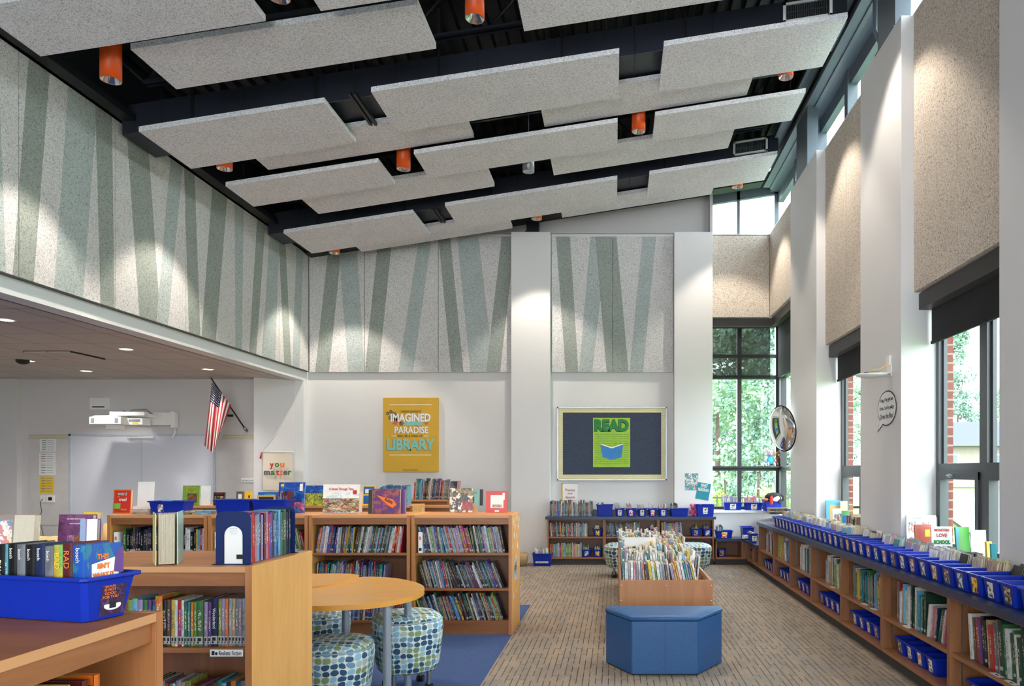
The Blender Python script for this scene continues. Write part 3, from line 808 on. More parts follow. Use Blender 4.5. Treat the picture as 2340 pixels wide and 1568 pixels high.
# ducts
for (yn, yf, lab) in ((7.46, 8.0, 'rectangular navy air duct running across the ceiling, nearer one'), (10.6, 11.07, 'rectangular navy air duct running across the ceiling, further one')):
    c = 4.19
    root = empty('air_duct', (-5.0, yn, roofz(c, -5.0)), 0, lab, 'duct')
    mb = MB(); mb.M = Matrix.Translation((5.0, -yn, -roofz(c, -5.0)))
    slopebox(mb, -5.0, 2.36, yn, yf, c, c + .3)
    for k in range(9):
        x = -4.6 + k * .8
        slopebox(mb, x, x + .012, yn - .008, yf + .008, c - .008, c + .308)
    mb.build('duct_body', M['duct'], root, 0.006)
    for k in range(6):
        x = -4.3 + k * 1.25
        st = MB(); st.M = Matrix.Translation((5.0, -yn, -roofz(c, -5.0)))
        slopebox(st, x, x + .03, yn - .012, yn - .006, c - .02, 4.97); slopebox(st, x, x + .03, yf + .006, yf + .012, c - .02, 4.97)
        slopebox(st, x, x + .03, yn - .012, yf + .012, c - .02, c - .012)
        st.build('strap', M['black'], root)
    # register on the near face
    g_ = MB(); g_.M = Matrix.Translation((5.0, -yn, -roofz(c, -5.0)))
    xa, xb = 1.70, 2.20
    ca, cb = c + .07, c + .27
    yy = yn - .03
    for (p_, q_, r_, s_) in ((xa, xb, ca, ca + .025), (xa, xb, cb - .025, cb), (xa, xa + .03, ca, cb), (xb - .03, xb, ca, cb)): slopebox(g_, p_, q_, yy, yn - .001, r_, s_)
    o = g_.build('register_frame', M['white'], root, label='white register frame')
    g2 = MB(); g2.M = g_.M
    slopebox(g2, xa, xb, yy + .02, yn - .001, ca, cb, 1)
    for k in range(20):
        x = xa + .035 + k * .0222
        slopebox(g2, x, x + .008, yy + .004, yy + .02, ca + .02, cb - .02)
    slopebox(g2, xa, xb, yy + .004, yy + .012, (ca + cb) / 2 - .004, (ca + cb) / 2 + .004)
    g2.build('register_grille', [M['steel'], M['black']], o)
# open web joists
for y, lab in ((3.8, 'nearest'), (5.5, 'second nearest'), (7.2, 'just before the near duct'), (8.9, 'between the two ducts'), (10.35, 'just before the far duct')):
    root = empty('roof_joist', (-5.0, y, roofz(4.5, -5.0)), 0, 'black open-web steel roof joist, ' + lab, 'joist', 'roof joists')
    T = Matrix.Translation((5.0, -y, -roofz(4.5, -5.0)))
    b1 = MB(); b1.M = T
    for dy in (-.05, .012): slopebox(b1, -4.6, 2.1, y + dy, y + dy + .038, 4.5, 4.505); slopebox(b1, -4.6, 2.1, y + (.012 if dy > 0 else -.017), y + (.017 if dy > 0 else -.012), 4.5, 4.545)
    b1.build('bottom_chord', M['duct'], root)
    b1 = MB(); b1.M = T; slopebox(b1, -5.0, 2.45, y - .05, y + .05, 4.92, 4.97); b1.build('top_chord', M['black'], root)
    b1 = MB(); b1.M = T
    x = -4.6; up = True
    while x < 2.1:
        a, b_ = (4.52, 4.94) if up else (4.94, 4.52)
        b1.tube([(x, y, roofz(a, x)), (x + .42, y, roofz(b_, x + .42))], .014, 6); x += .42; up = not up
    b1.tube([(-5.0, y, roofz(4.94, -5.0)), (-4.6, y, roofz(4.52, -4.6))], .014, 6)
    b1.build('web', M['black'], root)
# support channels under the ducts, running along the room
for k, (x, ya, yb) in enumerate(((-2.62, 7.2, 7.86), (.55, 6.0, 7.3), (-2.6, 10.4, 10.95), (1.2, 8.3, 9.6))):
    c_ = MB()
    z = roofz(4.1 + (0.55 if k in (1, 3) else 0), x)
    for dx in (0, .05): c_.box(x + dx, x + dx + .03, ya, yb, z, z + .035)
    for y in (ya + .05, yb - .05): c_.cyl(x + .04, y, z, roofz(4.97, x), .006, 6)
    tag(c_.build('support_channel', M['black']), 'thin black metal channel hung ' + ['under the near duct', 'before the near duct', 'under the far duct', 'behind the middle lamps'][k], 'channel', None)
# downlights
lamps = [(-2.53, 5.54, 'at the top edge of the photo'), (-4.25, 6.2, 'large at the left of the near row'), (-1.17, 6.14, 'hanging before the second panel row'), (1.85, 6.2, 'near the window beam, first row'),
         (-4.31, 8.12, 'peeping below the left panel of the near duct'), (1.87, 8.04, 'below the window-side panel of the near duct'),
         (-2.5, 8.70, 'between two middle row panels, left one'), (.28, 8.68, 'between two middle row panels, right one'),
         (-4.30, 11.27, 'at the far left corner'), (-1.19, 11.17, 'beside the tall back pilaster'), (1.86, 11.16, 'in front of the clerestory corner')]
CL = 3.96
for (x, y, lab) in lamps:
    z = roofz(4.01 if (7.4 < y < 8.2 or y > 10.5) else CL, x)
    root = empty('downlight', (x, y, z), 0, 'orange cylinder downlight ' + lab, 'ceiling light', 'orange cylinder downlights')
    hh = .2 if (7.4 < y < 8.2 or y > 10.5) else .42
    c_ = MB(); c_.lathe([(.074, 0), (.08, 0), (.08, hh), (.0, hh + .001)], 24); c_.build('housing', M['orange'], root)
    c_ = MB(); c_.lathe([(.076, -.001), (.072, .0), (.045, .075), (.04, .078)], 24); c_.build('reflector', M['chrome'], root)
    c_ = MB(); c_.poly([(.041 * math.cos(k * math.pi / 8), .041 * math.sin(k * math.pi / 8), .075) for k in range(16)][::-1]); c_.build('lamp_lens', M['lamp'], root)
    if hh > .3:
        c_ = MB(); c_.cyl(0, 0, .42, roofz(4.97, x) - z, .008, 6); c_.build('stem', M['black'], root)
    L = bpy.data.lights.new('downlight_beam', 'SPOT'); L.energy = 130; L.spot_size = math.radians(86); L.spot_blend = 0.35; L.color = (1.0, 0.89, 0.76); L.shadow_soft_size = .04
    lo = bpy.data.objects.new('downlight_beam', L); lo.location = (0, 0, -.004); lo.parent = root; COL.objects.link(lo)
c_ = MB(); c_.lathe([(.0, .004), (.05, .004), (.07, -.002), (.075, 0), (.075, .4), (0, .401)], 24); c_.tube([(0, 0, .4), (0, 0, 1.0)], .008, 6)
q = c_.build('ceiling_speaker', M['steel']); q.location = (-1.1, 9.36, roofz(3.98, -1.1)); tag(q, 'grey cylinder ceiling speaker hanging among the orange lamps', 'speaker')
# recessed lamps of the side room; the last two are unseen, added to brighten it
for (u, v, lab) in ((12, 731, 'nearest, cut by the photo edge'), (288, 798, 'nearest the bulkhead'), (197, 848, 'deeper in, above the projector'), (475, 844, 'above the flag'), (64, 825, 'beside the dome camera'), (-500, 700, 'far left, unseen, added as fill'), (-300, 800, 'left, unseen, added as fill')):
    p_ = onZ(u, v, 2.98)
    root = empty('recessed_light', (p_.x, p_.y, 2.98), 0, 'small round recessed light in the low side ceiling, ' + lab, 'ceiling light', 'recessed side room lights')
    c_ = MB(); c_.lathe([(.09, -.001), (.085, -.006), (.07, -.004), (.068, -.001)], 24); c_.build('trim_ring', M['white'], root)
    c_ = MB(); c_.poly([(.069 * math.cos(k * math.pi / 10), .069 * math.sin(k * math.pi / 10), -.002) for k in range(20)][::-1]); c_.build('diffuser', M['lampw'], root)
    L = bpy.data.lights.new('recessed_beam', 'SPOT'); L.energy = 95; L.spot_size = math.radians(120); L.spot_blend = 0.7; L.color = (1.0, 0.93, 0.84); L.shadow_soft_size = .07
    lo = bpy.data.objects.new('recessed_beam', L); lo.location = (0, 0, -.012); lo.parent = root; COL.objects.link(lo)
p_ = onZ(52, 823, 2.98); c_ = MB(); c_.ball((0, 0, -.01), (.08, .08, .05)); q = c_.build('dome_camera', M['rubber']); q.location = p_
tag(q, 'small black dome camera on the low side ceiling', 'camera')
p_ = onZ(150, 812, 2.975); c_ = MB(); c_.box(-.3, .3, -.3, .3, -.012, 0); c_.box(-.28, .28, -.31, .31, -.014, -.001, 1); q = c_.build('ceiling_vent', [M['rubber'], M['tiles']]); q.location = p_
tag(q, 'square ceiling vent with dark slot in the low side ceiling', 'vent')
# ================================================================ FURNITURE
def bookcase(loc, rz, W, D, H, shelves, label, group=None, kick=.13, tops='mapletop', ends='maple', double=True, name='bookcase', st=.028):
    root = empty(name, loc, rz, label, 'bookcase', group)
    for x in (0, W - st):
        b_ = MB(); b_.box(x, x + st, 0, D, 0, H); b_.build('side_panel', M[ends], root, .002)
        b_ = MB(); b_.box(x, x + st, -.003, 0, 0, H); b_.build('front_edging', M['stile'], root)
    b_ = MB(); b_.box(st, W - st, 0, D, H - .026, H - .001); b_.build('top_panel', M[tops], root, .002)
    b_ = MB(); b_.box(st + .0005, W - st - .0005, -.0015, 0, H - .026, H - .0012); b_.build('top_edging', M['edge'], root)
    b_ = MB(); b_.box(st, W - st, .012, .03, H - .085, H - .026); b_.build('front_rail', M['shelfwood'], root)
    if double: b_ = MB(); b_.box(st, W - st, D - .03, D - .012, H - .085, H - .026); b_.build('rear_rail', M['shelfwood'], root)
    ym = D / 2 if double else D - .02
    b_ = MB(); b_.box(st, W - st, ym - .006, ym + .006, kick, H - .026); b_.build('back_panel', M['innerwood'], root)
    b_ = MB(); b_.box(st, W - st, .01, D - (.01 if double else 0), kick - .02, kick); b_.build('bottom_shelf', M['shelfwood'], root)
    b_ = MB(); b_.box(st, W - st, .02, .035, 0, kick - .02); b_.build('kick_board', M['shelfwood'], root)
    for z in shelves:
        b_ = MB(); b_.box(st, W - st, .012, ym - .006, z - .022, z); b_.build('shelf', M['shelfwood'], root, .002)
        if double: b_ = MB(); b_.box(st, W - st, ym + .006, D - .012, z - .022, z); b_.build('shelf', M['shelfwood'], root)
    return root
# central row
SH = (.748, .425)
XS = (-4.62, -3.702, -2.79, -1.86)
bookcase((-1.853, 6.70, 0), 0, .913, .58, 1.095, SH, 'low wooden bookcase with flower decals on its end, last of the row', 'bookcases in the central row')
bookcase((-2.788, 6.70, 0), 0, .92, .58, 1.095, SH, 'low wooden bookcase beneath the purple and street picture books', 'bookcases in the central row')
bookcase((-3.707, 6.70, 0), 0, .908, .58, 1.095, SH, 'low wooden bookcase behind the blue bookend, partly hidden', 'bookcases in the central row')
bookcase((-4.625, 6.70, 0), 0, .908, .58, 1.095, SH, 'low wooden bookcase at the whiteboard end of the central row', 'bookcases in the central row')
# rows behind
bookcase((-3.27, 8.50, 0), 0, .93, .56, 1.095, SH, 'bookcase in the second row with decals on its brown end', 'bookcases in the rows behind')
bookcase((-4.21, 8.50, 0), 0, .93, .56, 1.095, SH, 'bookcase in the second row below the fish picture book', 'bookcases in the rows behind')
bookcase((-5.15, 8.50, 0), 0, .93, .56, 1.095, SH, 'bookcase in the second row nearest the whiteboard', 'bookcases in the rows behind')
bookcase((-3.24, 10.3, 0), 0, .92, .56, 1.095, SH, 'bookcase in the last row packed with upright books on top', 'bookcases in the rows behind')
bookcase((-2.75, 9.62, 0), 0, .90, .3, 1.04, (.70,), 'short bookcase before the last row, right of its packed books', 'bookcases in the rows behind', double=False)
# foreground
bookcase((-2.452, 3.11, 0), 0, .917, .62, 1.095, (.747, .40), 'big maple bookcase in the foreground carrying the blue bookend')
bookcase((-3.40, 3.11, 0), 0, .917, .62, 1.095, (.747, .40), 'maple bookcase at the left photo edge behind the blue book bin')
bookcase((-1.312, 1.19, 0), math.pi / 2, .94, .62, 1.095, (.747, .40), 'nearest wooden bookcase carrying the blue bin of paperbacks', tops='mapletopy', ends='stile')
# section label
s_ = empty('shelf_sign', (onY(521, 1491, 3.11).x, 3.10, onY(521, 1491, 3.11).z), 0, 'white shelf label reading Realistic Fiction on the foreground bookcase', 'sign')
b_ = MB(); b_.box(-.069, .069, -.003, 0, -.0145, .0145); b_.build('card', M['paper'], s_)
text('Realistic Fiction', .024, (.016, -.0036, 0), FR, M['ink'], s_, fit=(.094, .019))
b_ = MB(); b_.box(-.062, -.050, -.004, -.003, -.009, .009); b_.box(-.047, -.038, -.004, -.003, -.009, .004); b_.build('library_mark', M['ink'], s_)
# end panel decals
def flat_flower(mb, c, r, n, mi, to3):
    for k in range(n):
        a = 2 * math.pi * k / n
        pts = []
        for j in range(8):
            t = 2 * math.pi * j / 8
            px, py = r * .55 + r * .42 * math.cos(t), r * .2 * math.sin(t)
            pts.append(to3(c[0] + px * math.cos(a) - py * math.sin(a), c[1] + px * math.sin(a) + py * math.cos(a)))
        mb.poly(pts, mi)
mb = MB()
toe = lambda s, z: (-.9385, s, z)
for (s, z, r) in ((6.80, 1.03, .03), (6.92, .98, .025), (7.05, 1.05, .03), (7.15, .96, .028), (6.86, .90, .03), (7.0, .88, .022), (7.2, 1.03, .02), (6.78, .8, .02), (7.1, .78, .03), (6.83, .33, .024), (7.0, .36, .02)):
    flat_flower(mb, (s, z), r * 1.35, 6, 0, toe)
for (s, z, r) in ((6.95, .62, .085), (7.0, .52, .07), (6.9, .54, .06)): flat_flower(mb, (s, z), r, 9, 1, toe)
for k in range(14): flat_flower(mb, (6.86 + R.random() * .22, .46 + R.random() * .24), .034, 5, R.choice((0, 2)), toe)
q = mb.build('flower_decal', [M['whiteink'], plain('pale_blue_print', (176, 204, 224), 0.6), plain('mauve_print', (190, 170, 196), .6)])
tag(q, 'white and pale blue flower decals stuck on the bookcase end', 'decal')
mb = MB(); toe2 = lambda s, z: (-2.338, s, z)
for (s, z, r) in ((8.6, 1.0, .04), (8.78, .97, .05), (8.95, 1.02, .035), (8.7, .9, .03)): flat_flower(mb, (s, z), r, 5, 0, toe2)
q = mb.build('flower_decal', M['whiteink']); tag(q, 'white decals on the brown end of the second row', 'decal')

# round-ended tables: two tops that meet along a curved seam
def table(pts, legs, label, seamed, zt=.752):
    cx = sum(p[0] for p in pts) / len(pts); cy = sum(p[1] for p in pts) / len(pts)
    root = empty('activity_table', (cx, cy, 0), 0, label, 'table', 'golden activity tables')
    mb = MB(); mb.prism([(p[0] - cx, p[1] - cy) for p in pts], .722, zt)
    n = len(pts)
    o = mb.build('tabletop', [M['tabletop']], root, .003)
    o.data.materials.append(M['tableedge'])
    for p_ in o.data.polygons:
        if abs(p_.normal.z) < .5: p_.material_index = 1
    for (x, y) in legs:
        l = MB(); l.cyl(x - cx, y - cy, .02, .722, .024, 18); l.build('leg', M['greyleg'], root)
        l = MB(); l.cyl(x - cx, y - cy, 0, .02, .028, 14); l.build('foot', M['rubber'], root)
def smooth(pts, n=6):
    out = []
    m = len(pts)
    for i in range(m):
        p0, p1, p2, p3 = [Vector(pts[(i + k - 1) % m]) for k in range(4)]
        for j in range(n):
            t = j / n
            out.append(tuple(0.5 * ((2 * p1) + (p2 - p0) * t + (2 * p0 - 5 * p1 + 4 * p2 - p3) * t * t + (3 * p1 - p0 - 3 * p2 + p3) * t ** 3)))
    return out
Z_ = .752
px = lambda u, v: tuple(onZ(u, v, Z_).xy)
rt = [px(*q) for q in ((970, 1343), (965, 1352), (940, 1363), (900, 1372), (850, 1379), (790, 1383), (720, 1385), (640, 1384))]
seamp = [px(*q) for q in ((640, 1350), (715, 1345), (760, 1338), (800, 1328), (818, 1320))]
far = [px(*q) for q in ((850, 1318), (900, 1321), (940, 1328), (963, 1336))]
table(smooth(rt + seamp + far, 4), [(px(855, 1385)[0], 4.30), ((932 - CU) * 4.95 / F, 4.95), ((790 - CU) * 4.85 / F, 4.85), (-2.3, 4.4)], 'golden wood activity table with rounded end by the patterned stools', 1)
dy = .014
a_ = [(x, y + dy) for (x, y) in seamp]
fl = a_ + [px(*q) for q in ((817, 1317.5), (800, 1315), (760, 1314.5), (715, 1315), (640, 1316))]
table(smooth(fl, 4), [(-2.35, 5.15), (-3.0, 5.0), (-2.75, 4.75)], 'golden wood activity table behind, mostly hidden by the bookcase end', 1, .764)

# patterned stools
def stool(x, y, r, h, label, rz=0, mat_='pebble', base=.14, cells=36):
    root = empty('patterned_stool', (x, y, 0), rz, label, 'stool', 'patterned rolling stools')
    prof = [(.0, base), (.78, base), (.84, base + .012), (.90, base + .06), (.96, h * .62), (1.0, h * .80), (.99, h * .88), (.93, h * .95), (.80, h * .985), (.55, h), (.25, h + .004), (0, h + .005)]
    seg = 40
    vs, fs, uv = [], [], []
    L = [0]
    for i in range(1, len(prof)): L.append(L[-1] + math.hypot((prof[i][0] - prof[i - 1][0]) * r, prof[i][1] - prof[i - 1][1]))
    for (a, z) in prof:
        for k in range(seg):
            t = 2 * math.pi * k / seg
            # rounded square outline
            c_, s_ = math.cos(t), math.sin(t)
            q = (abs(c_) ** 2.6 + abs(s_) ** 2.6) ** (-1 / 2.6)
            vs.append((a * r * q * c_, a * r * q * s_, z))
    per = 2 * math.pi * r
    for i in range(len(prof) - 1):
        for k in range(seg):
            k2 = (k + 1) % seg
            fs.append((i * seg + k, i * seg + k2, (i + 1) * seg + k2, (i + 1) * seg + k))
    me = bpy.data.meshes.new('cushion'); me.from_pydata(vs, [], fs)
    ul = me.uv_layers.new(name='UVMap')
    for p in me.polygons:
        i, k = divmod(p.index, seg)
        for j, li in enumerate(p.loop_indices):
            kk = k + (1 if j in (1, 2) else 0); ii = i + (1 if j in (2, 3) else 0)
            if ii > 7 or (ii == 7 and i == 7):   # crown: planar print
                vv = vs[(ii * seg + kk % seg)]
                ul.data[li].uv = (vv[0] / per * cells + .5, vv[1] / per * cells + .25)
            else:
                ul.data[li].uv = (kk / seg * cells, L[ii] / per * cells)
        p.use_smooth = True
    me.materials.append(M[mat_])
    link('cushion', me, root)
    w = MB()
    for t in range(4):
        a = math.pi / 4 + t * math.pi / 2
        w = MB(); w.cyl(r * .72 * math.cos(a), r * .72 * math.sin(a), .045, base + .01, .017, 12); l = w.build('leg', M['steel'], root)
        w = MB(); w.M = Matrix.Translation((r * .72 * math.cos(a), r * .72 * math.sin(a), .025)) @ Matrix.Rotation(math.pi / 2, 4, 'Y') @ Matrix.Rotation(.6, 4, 'X')
        w.cyl(0, 0, -.022, -.006, .025, 14); w.cyl(0, 0, .006, .022, .025, 14); w.cyl(0, 0, -.006, .006, .012, 10); w.build('caster', M['rubber'], l)
    pm = [(vs[k][0] * 1.0, vs[k][1], 0) for k in range(0)]
    w = MB(); rim = []
    for k in range(seg + 1):
        t = 2 * math.pi * k / seg; c_, s_ = math.cos(t), math.sin(t); q = (abs(c_) ** 2.6 + abs(s_) ** 2.6) ** (-1 / 2.6)
        rim.append((.965 * r * q * c_, .965 * r * q * s_, h * .915))
    w.tube(rim, .005, 6); w.build('piping', M[mat_ + '_pipe'], root)
M['pebble_pipe'] = plain('stool_piping', (150, 170, 176), .6); M['pebble2_pipe'] = M['pebble_pipe']
stool(-1.43, 5.07, .232, .53, 'patterned pebble-print stool in front of the decal bookcase', .5)
stool(-1.68, 4.38, .235, .50, 'nearest patterned stool, cut by the photo bottom under the table', .15)
stool(-2.14, 5.30, .225, .50, 'patterned stool at the back under the golden table', .3)
stool(.15, 10.45, .31, .47, 'patterned stool left of the book browser near the back shelves', .0, 'pebble2', cells=36)
stool(1.06, 10.45, .31, .47, 'patterned stool right of the book browser near the back shelves', .1, 'pebble2', cells=36)

# blue vinyl bench, half hexagon
root = empty('vinyl_bench', (.38, 5.62, 0), 0, 'blue vinyl bench with angled sides in front of the book browser', 'bench')
out = [(.122, 5.385), (.611, 5.385), (.832, 5.73), (.832, 5.80), (-.068, 5.80), (-.068, 5.73)]
o2 = [(x - .38, y - 5.62) for (x, y) in out]
mb = MB(); mb.prism(o2, .012, .395); mb.build('base_upholstery', M['vinyl'], root, .008)
mb = MB()
def ring(s, z): return [(x * s, (y + .02) * s - .02, z) for (x, y) in o2]
rs = [ring(.992, .399), ring(1.012, .402), ring(1.018, .412), ring(1.012, .424), ring(.97, .433), ring(.80, .441), ring(.4, .446)]
n = 6
for i, rr in enumerate(rs): mb.v += rr
for i in range(len(rs) - 1):
    for k in range(n):
        k2 = (k + 1) % n
        mb.f.append((i * n + k, i * n + k2, (i + 1) * n + k2, (i + 1) * n + k)); mb.m.append(0); mb.sm.append(True)
mb.f.append(tuple((len(rs) - 1) * n + k for k in range(n))); mb.m.append(0); mb.sm.append(True)
mb.build('seat_cushion', M['vinyl'], root)
mb = MB(); mb.box(-.0135 + .0, -.0115, -.2362, -.2349, .02, .39); mb.build('seam', M['bookend'], root)
mb = MB(); mb.prism([(x * .95, y * .95) for x, y in o2], 0, .012); mb.build('base_plate', M['rubber'], root)

# ---------------------------------------------------------------- window-side bookcase run
YD = [10.63, 9.669, 8.743, 7.798, 6.766, 5.740, 4.584, 3.45, 2.35]
names = ['furthest bay', 'second bay from the far end', 'third bay from the far end', 'fourth bay from the far end', 'fifth bay, before the middle pilaster', 'bay below the monsters book', 'bay nearest the camera', 'bay outside the photo']
XF = 2.08
def lowunit(a, b_, z1, label, shelf, grp, xf=XF, xb=2.43, mid=()):
    root = empty('low_bookcase', (xf, b_, 0), 0, label, 'bookcase', grp)
    T = Matrix.Translation((-xf, -b_, 0))
    for y in (b_ + .001, a - .023):
        m_ = MB(); m_.M = T; m_.box(xf, xb, y, y + .022, .095, z1); m_.build('side_panel', M['runwood'], root, .0015)
        m_ = MB(); m_.M = T; m_.box(xf + .07, xf + .078, y + (.0225 if y < (a + b_) / 2 else -.0015), y + (.0235 if y < (a + b_) / 2 else -.0005), .14, z1 - .03); m_.build('shelf_standard', M['steel'], root)
    m_ = MB(); m_.M = T; m_.box(xf + .001, xb, b_ + .023, a - .023, .095, .122); m_.build('bottom_shelf', M['runwoodx'], root)
    m_ = MB(); m_.M = T; m_.box(xb - .01, xb - .001, b_ + .023, a - .023, .122, z1); m_.build('back_panel', M['innerwood'], root)
    m_ = MB(); m_.M = T; m_.box(xf + .045, xf + .06, b_, a, 0, .095); m_.build('kick_board', M['toe'], root)
    m_ = MB(); m_.M = T; m_.box(xf, xf + .02, b_ + .023, a - .023, z1 - .012, z1 - .0005); m_.build('top_rail', M['runwood'], root)
    if shelf: m_ = MB(); m_.M = T; m_.box(xf + .006, xb - .01, b_ + .023, a - .023, shelf - .026, shelf); m_.build('shelf', M['runwoodx'], root, .0015)
    return root
for i in range(8):
    lowunit(YD[i], YD[i + 1], .716, 'low bookcase under the window counter, ' + names[i], .374, 'low bookcases under the window counter')
lowunit(11.60, 11.12, .378, 'low seat-height cabinet beside the inner corner', None, 'seat-height cabinets', XF + .0)
lowunit(11.119, 10.655, .378, 'low seat-height cabinet touching the tall window run', None, 'seat-height cabinets', XF + .0)
ct = MB(); ct.prism([(2.055, 1.6), (2.44, 1.6), (2.44, 10.65), (2.055, 10.65)][::1], .717, .764)
o = ct.build('worktop', M['navytop'], None, .003); tag(o, 'long navy laminate worktop under the windows carrying rows of bins', 'worktop')
# counter inside the window recesses
for i, (a, b_, lab) in enumerate(((4.669, 6.268, 'near'), (7.307, 8.90, 'middle'))):
    ct = MB(); ct.box(2.442, 2.735, a + .003, b_ - .003, .725, .764)
    tag(ct.build('window_ledge', M['navytop'], None, .002), 'navy ledge filling the %s window recess behind the counter' % lab, 'ledge')
ct = MB(); ct.prism([(1.60, 11.64), (2.03, 11.64), (2.03, 10.655), (2.43, 10.655), (2.43, 12.06), (1.60, 12.06)], .38, .42)
tag(ct.build('worktop', M['navytop'], None, .003), 'lower navy seat-height counter turning the corner under the window', 'worktop')
# seat-height cabinet against back wall
root = empty('low_bookcase', (1.6, 11.68, 0), 0, 'low seat-height cabinet with one blue bin below the corner window', 'bookcase', 'seat-height cabinets')
T = Matrix.Translation((-1.6, -11.68, 0))
for (x0, x1, nm_) in ((1.60, 1.622, 'side_panel'), (2.01, 2.075, 'side_panel')):
    m_ = MB(); m_.M = T; m_.box(x0, x1, 11.68, 12.05, .095, .378); m_.build(nm_, M['runwood'], root, .0015)
m_ = MB(); m_.M = T; m_.box(1.622, 2.01, 11.68, 12.05, .095, .122); m_.build('bottom_shelf', M['shelfwood'], root)
m_ = MB(); m_.M = T; m_.box(1.622, 2.01, 12.04, 12.05, .122, .378); m_.build('back_panel', M['innerwood'], root)
m_ = MB(); m_.M = T; m_.box(1.60, 2.12, 11.74, 11.75, 0, .095); m_.build('kick_board', M['toe'], root)
# back wall bookcases
BX = [-1.07, -.167, .688, 1.577]
for i in range(3):
    xa, xb = BX[i], BX[i + 1]
    root = empty('low_bookcase', (xa, 11.68, 0), 0, 'low bookcase on the back wall, ' + ['beside the floor bin', 'behind the book browser', 'next to the corner window'][i], 'bookcase', 'low bookcases on the back wall')
    D_ = 11.945 if i == 2 else 12.03
    D_ = 11.945
    for x in (xa, xb - .024):
        m_ = MB(); m_.box(x - xa, x - xa + .0235, 0, D_ - 11.68, .095, .73); m_.build('side_panel', M['runwood'], root, .0015)
    for (z, nm_) in ((.124, 'bottom_shelf'), (.45, 'shelf')):
        m_ = MB(); m_.box(.024, xb - xa - .0245, .003, D_ - 11.68, z - .026, z); m_.build(nm_, M['shelfwood'], root, .0015)
    m_ = MB(); m_.box(.024, xb - xa - .0245, D_ - 11.69, D_ - 11.68, .124, .73); m_.build('back_panel', M['innerwood'], root)
    m_ = MB(); m_.box(0, xb - xa - .001, .05, .06, 0, .095); m_.build('kick_board', M['toe'], root)
    m_ = MB(); m_.box(.024, xb - xa - .0245, 0, .018, .712, .7295); m_.build('top_rail', M['runwood'], root)
ct = MB(); ct.box(-1.10, 1.60, 11.62, 11.945, .731, .772); ct.box(-1.05, .96, 11.945, 12.15, .731, .772); ct.box(-1.05, .96, 12.13, 12.15, .772, .86)
tag(ct.build('worktop', M['navytop'], None, .003), 'navy laminate worktop on the back wall bookcases below the bulletin board', 'worktop')

# book browser: long wooden box with compartments
BY0, BY1, BX0, BX1, BZ = 6.38, 9.70, .042, .850, .55
root = empty('book_browser', (.446, 6.38, 0), 0, 'long wooden book browser box packed with picture books', 'book browser')
T = Matrix.Translation((-.446, -6.38, 0))
def bp(nm_, x0, x1, y0, y1, z0, z1, mt, bv=.0015):
    m_ = MB(); m_.M = T; m_.box(x0, x1, y0, y1, z0, z1); return m_.build(nm_, M[mt], root, bv)
M['browserwood'] = wood('browser_wood', (176, 116, 74), (194, 134, 90), 'Z')
bp('front_panel', BX0, BX1, BY0, BY0 + .02, .10, BZ, 'browserwood')
bp('rear_panel', BX0, BX1, BY1 - .02, BY1, .10, BZ, 'browserwood')
bp('side_panel', BX0, BX0 + .018, BY0 + .02, BY1 - .02, .10, BZ - .005, 'browserwood'); bp('side_panel', BX1 - .018, BX1, BY0 + .02, BY1 - .02, .10, BZ - .005, 'browserwood')
bp('bottom_panel', BX0 + .018, BX1 - .018, BY0 + .02, BY1 - .02, .30, .315, 'innerwood')
bp('plinth', BX0 + .04, BX1 - .04, BY0 + .04, BY1 - .04, 0, .10, 'toe')
rows = 11
rp = (BY1 - BY0 - .06) / rows
for k in range(1, rows): bp('divider', BX0 + .018, BX1 - .018, BY0 + .02 + k * rp, BY0 + .03 + k * rp, .315, BZ - .05, 'browserwood', 0)
for (x, z) in ((.055, .505), (.446, .505), (.837, .505), (.055, .37), (.837, .37), (.055, .2), (.837, .2)):
    s2 = MB(); s2.ball((x - .446, -.002, z), (.007, .004, .007), 0, 10, 6); s2.build('screw_cap', M['chrome'], root)

# ---------------------------------------------------------------- blue bins
def bin_mesh(L, W, H, taper=.018, wall=.003, lip=.010):
    """open plastic bin, long side along x, front at y = -W/2"""
    mb = MB()
    def rect(dx, z, cut=.012):
        a, b_ = L / 2 + dx, W / 2 + dx
        return [(-a + cut, -b_, z), (a - cut, -b_, z), (a, -b_ + cut, z), (a, b_ - cut, z), (a - cut, b_, z), (-a + cut, b_, z), (-a, b_ - cut, z), (-a, -b_ + cut, z)]
    rs = [rect(-taper, 0), rect(-taper * .1, H - .012), rect(lip * .0 + .002, H - .012), rect(lip, H - .010), rect(lip, H), rect(-wall, H), rect(-taper - wall, wall + .001)]
    for rr in rs: mb.v += rr
    for i in range(len(rs) - 1):
        for k in range(8):
            k2 = (k + 1) % 8
            mb.f.append((i * 8 + k, i * 8 + k2, (i + 1) * 8 + k2, (i + 1) * 8 + k)); mb.m.append(0); mb.sm.append(False)
    mb.f += [tuple(reversed(range(8))), tuple(6 * 8 + k for k in range(8))]; mb.m += [0, 0]; mb.sm += [False, False]
    return mb
ARTS = [art('label_art_warm', [(240, 230, 210), (220, 60, 50), (240, 190, 60), (60, 90, 160), (250, 240, 230)], 5, seed=1),
        art('label_art_cool', [(236, 240, 240), (60, 130, 190), (240, 240, 235), (30, 60, 90), (220, 120, 60)], 6, seed=2),
        art('label_art_pink', [(246, 226, 236), (226, 70, 130), (250, 245, 240), (120, 60, 140), (246, 200, 90)], 6, seed=3),
        art('label_art_yellow', [(250, 214, 60), (250, 226, 120), (60, 60, 60), (220, 80, 40), (250, 214, 60)], 5, seed=4),
        art('label_art_dark', [(40, 40, 50), (120, 60, 50), (200, 170, 130), (50, 70, 60), (230, 220, 200)], 7, seed=5),
        art('label_art_white', [(244, 242, 236), (244, 242, 236), (60, 60, 60), (200, 190, 180), (244, 242, 236)], 6, seed=6)]
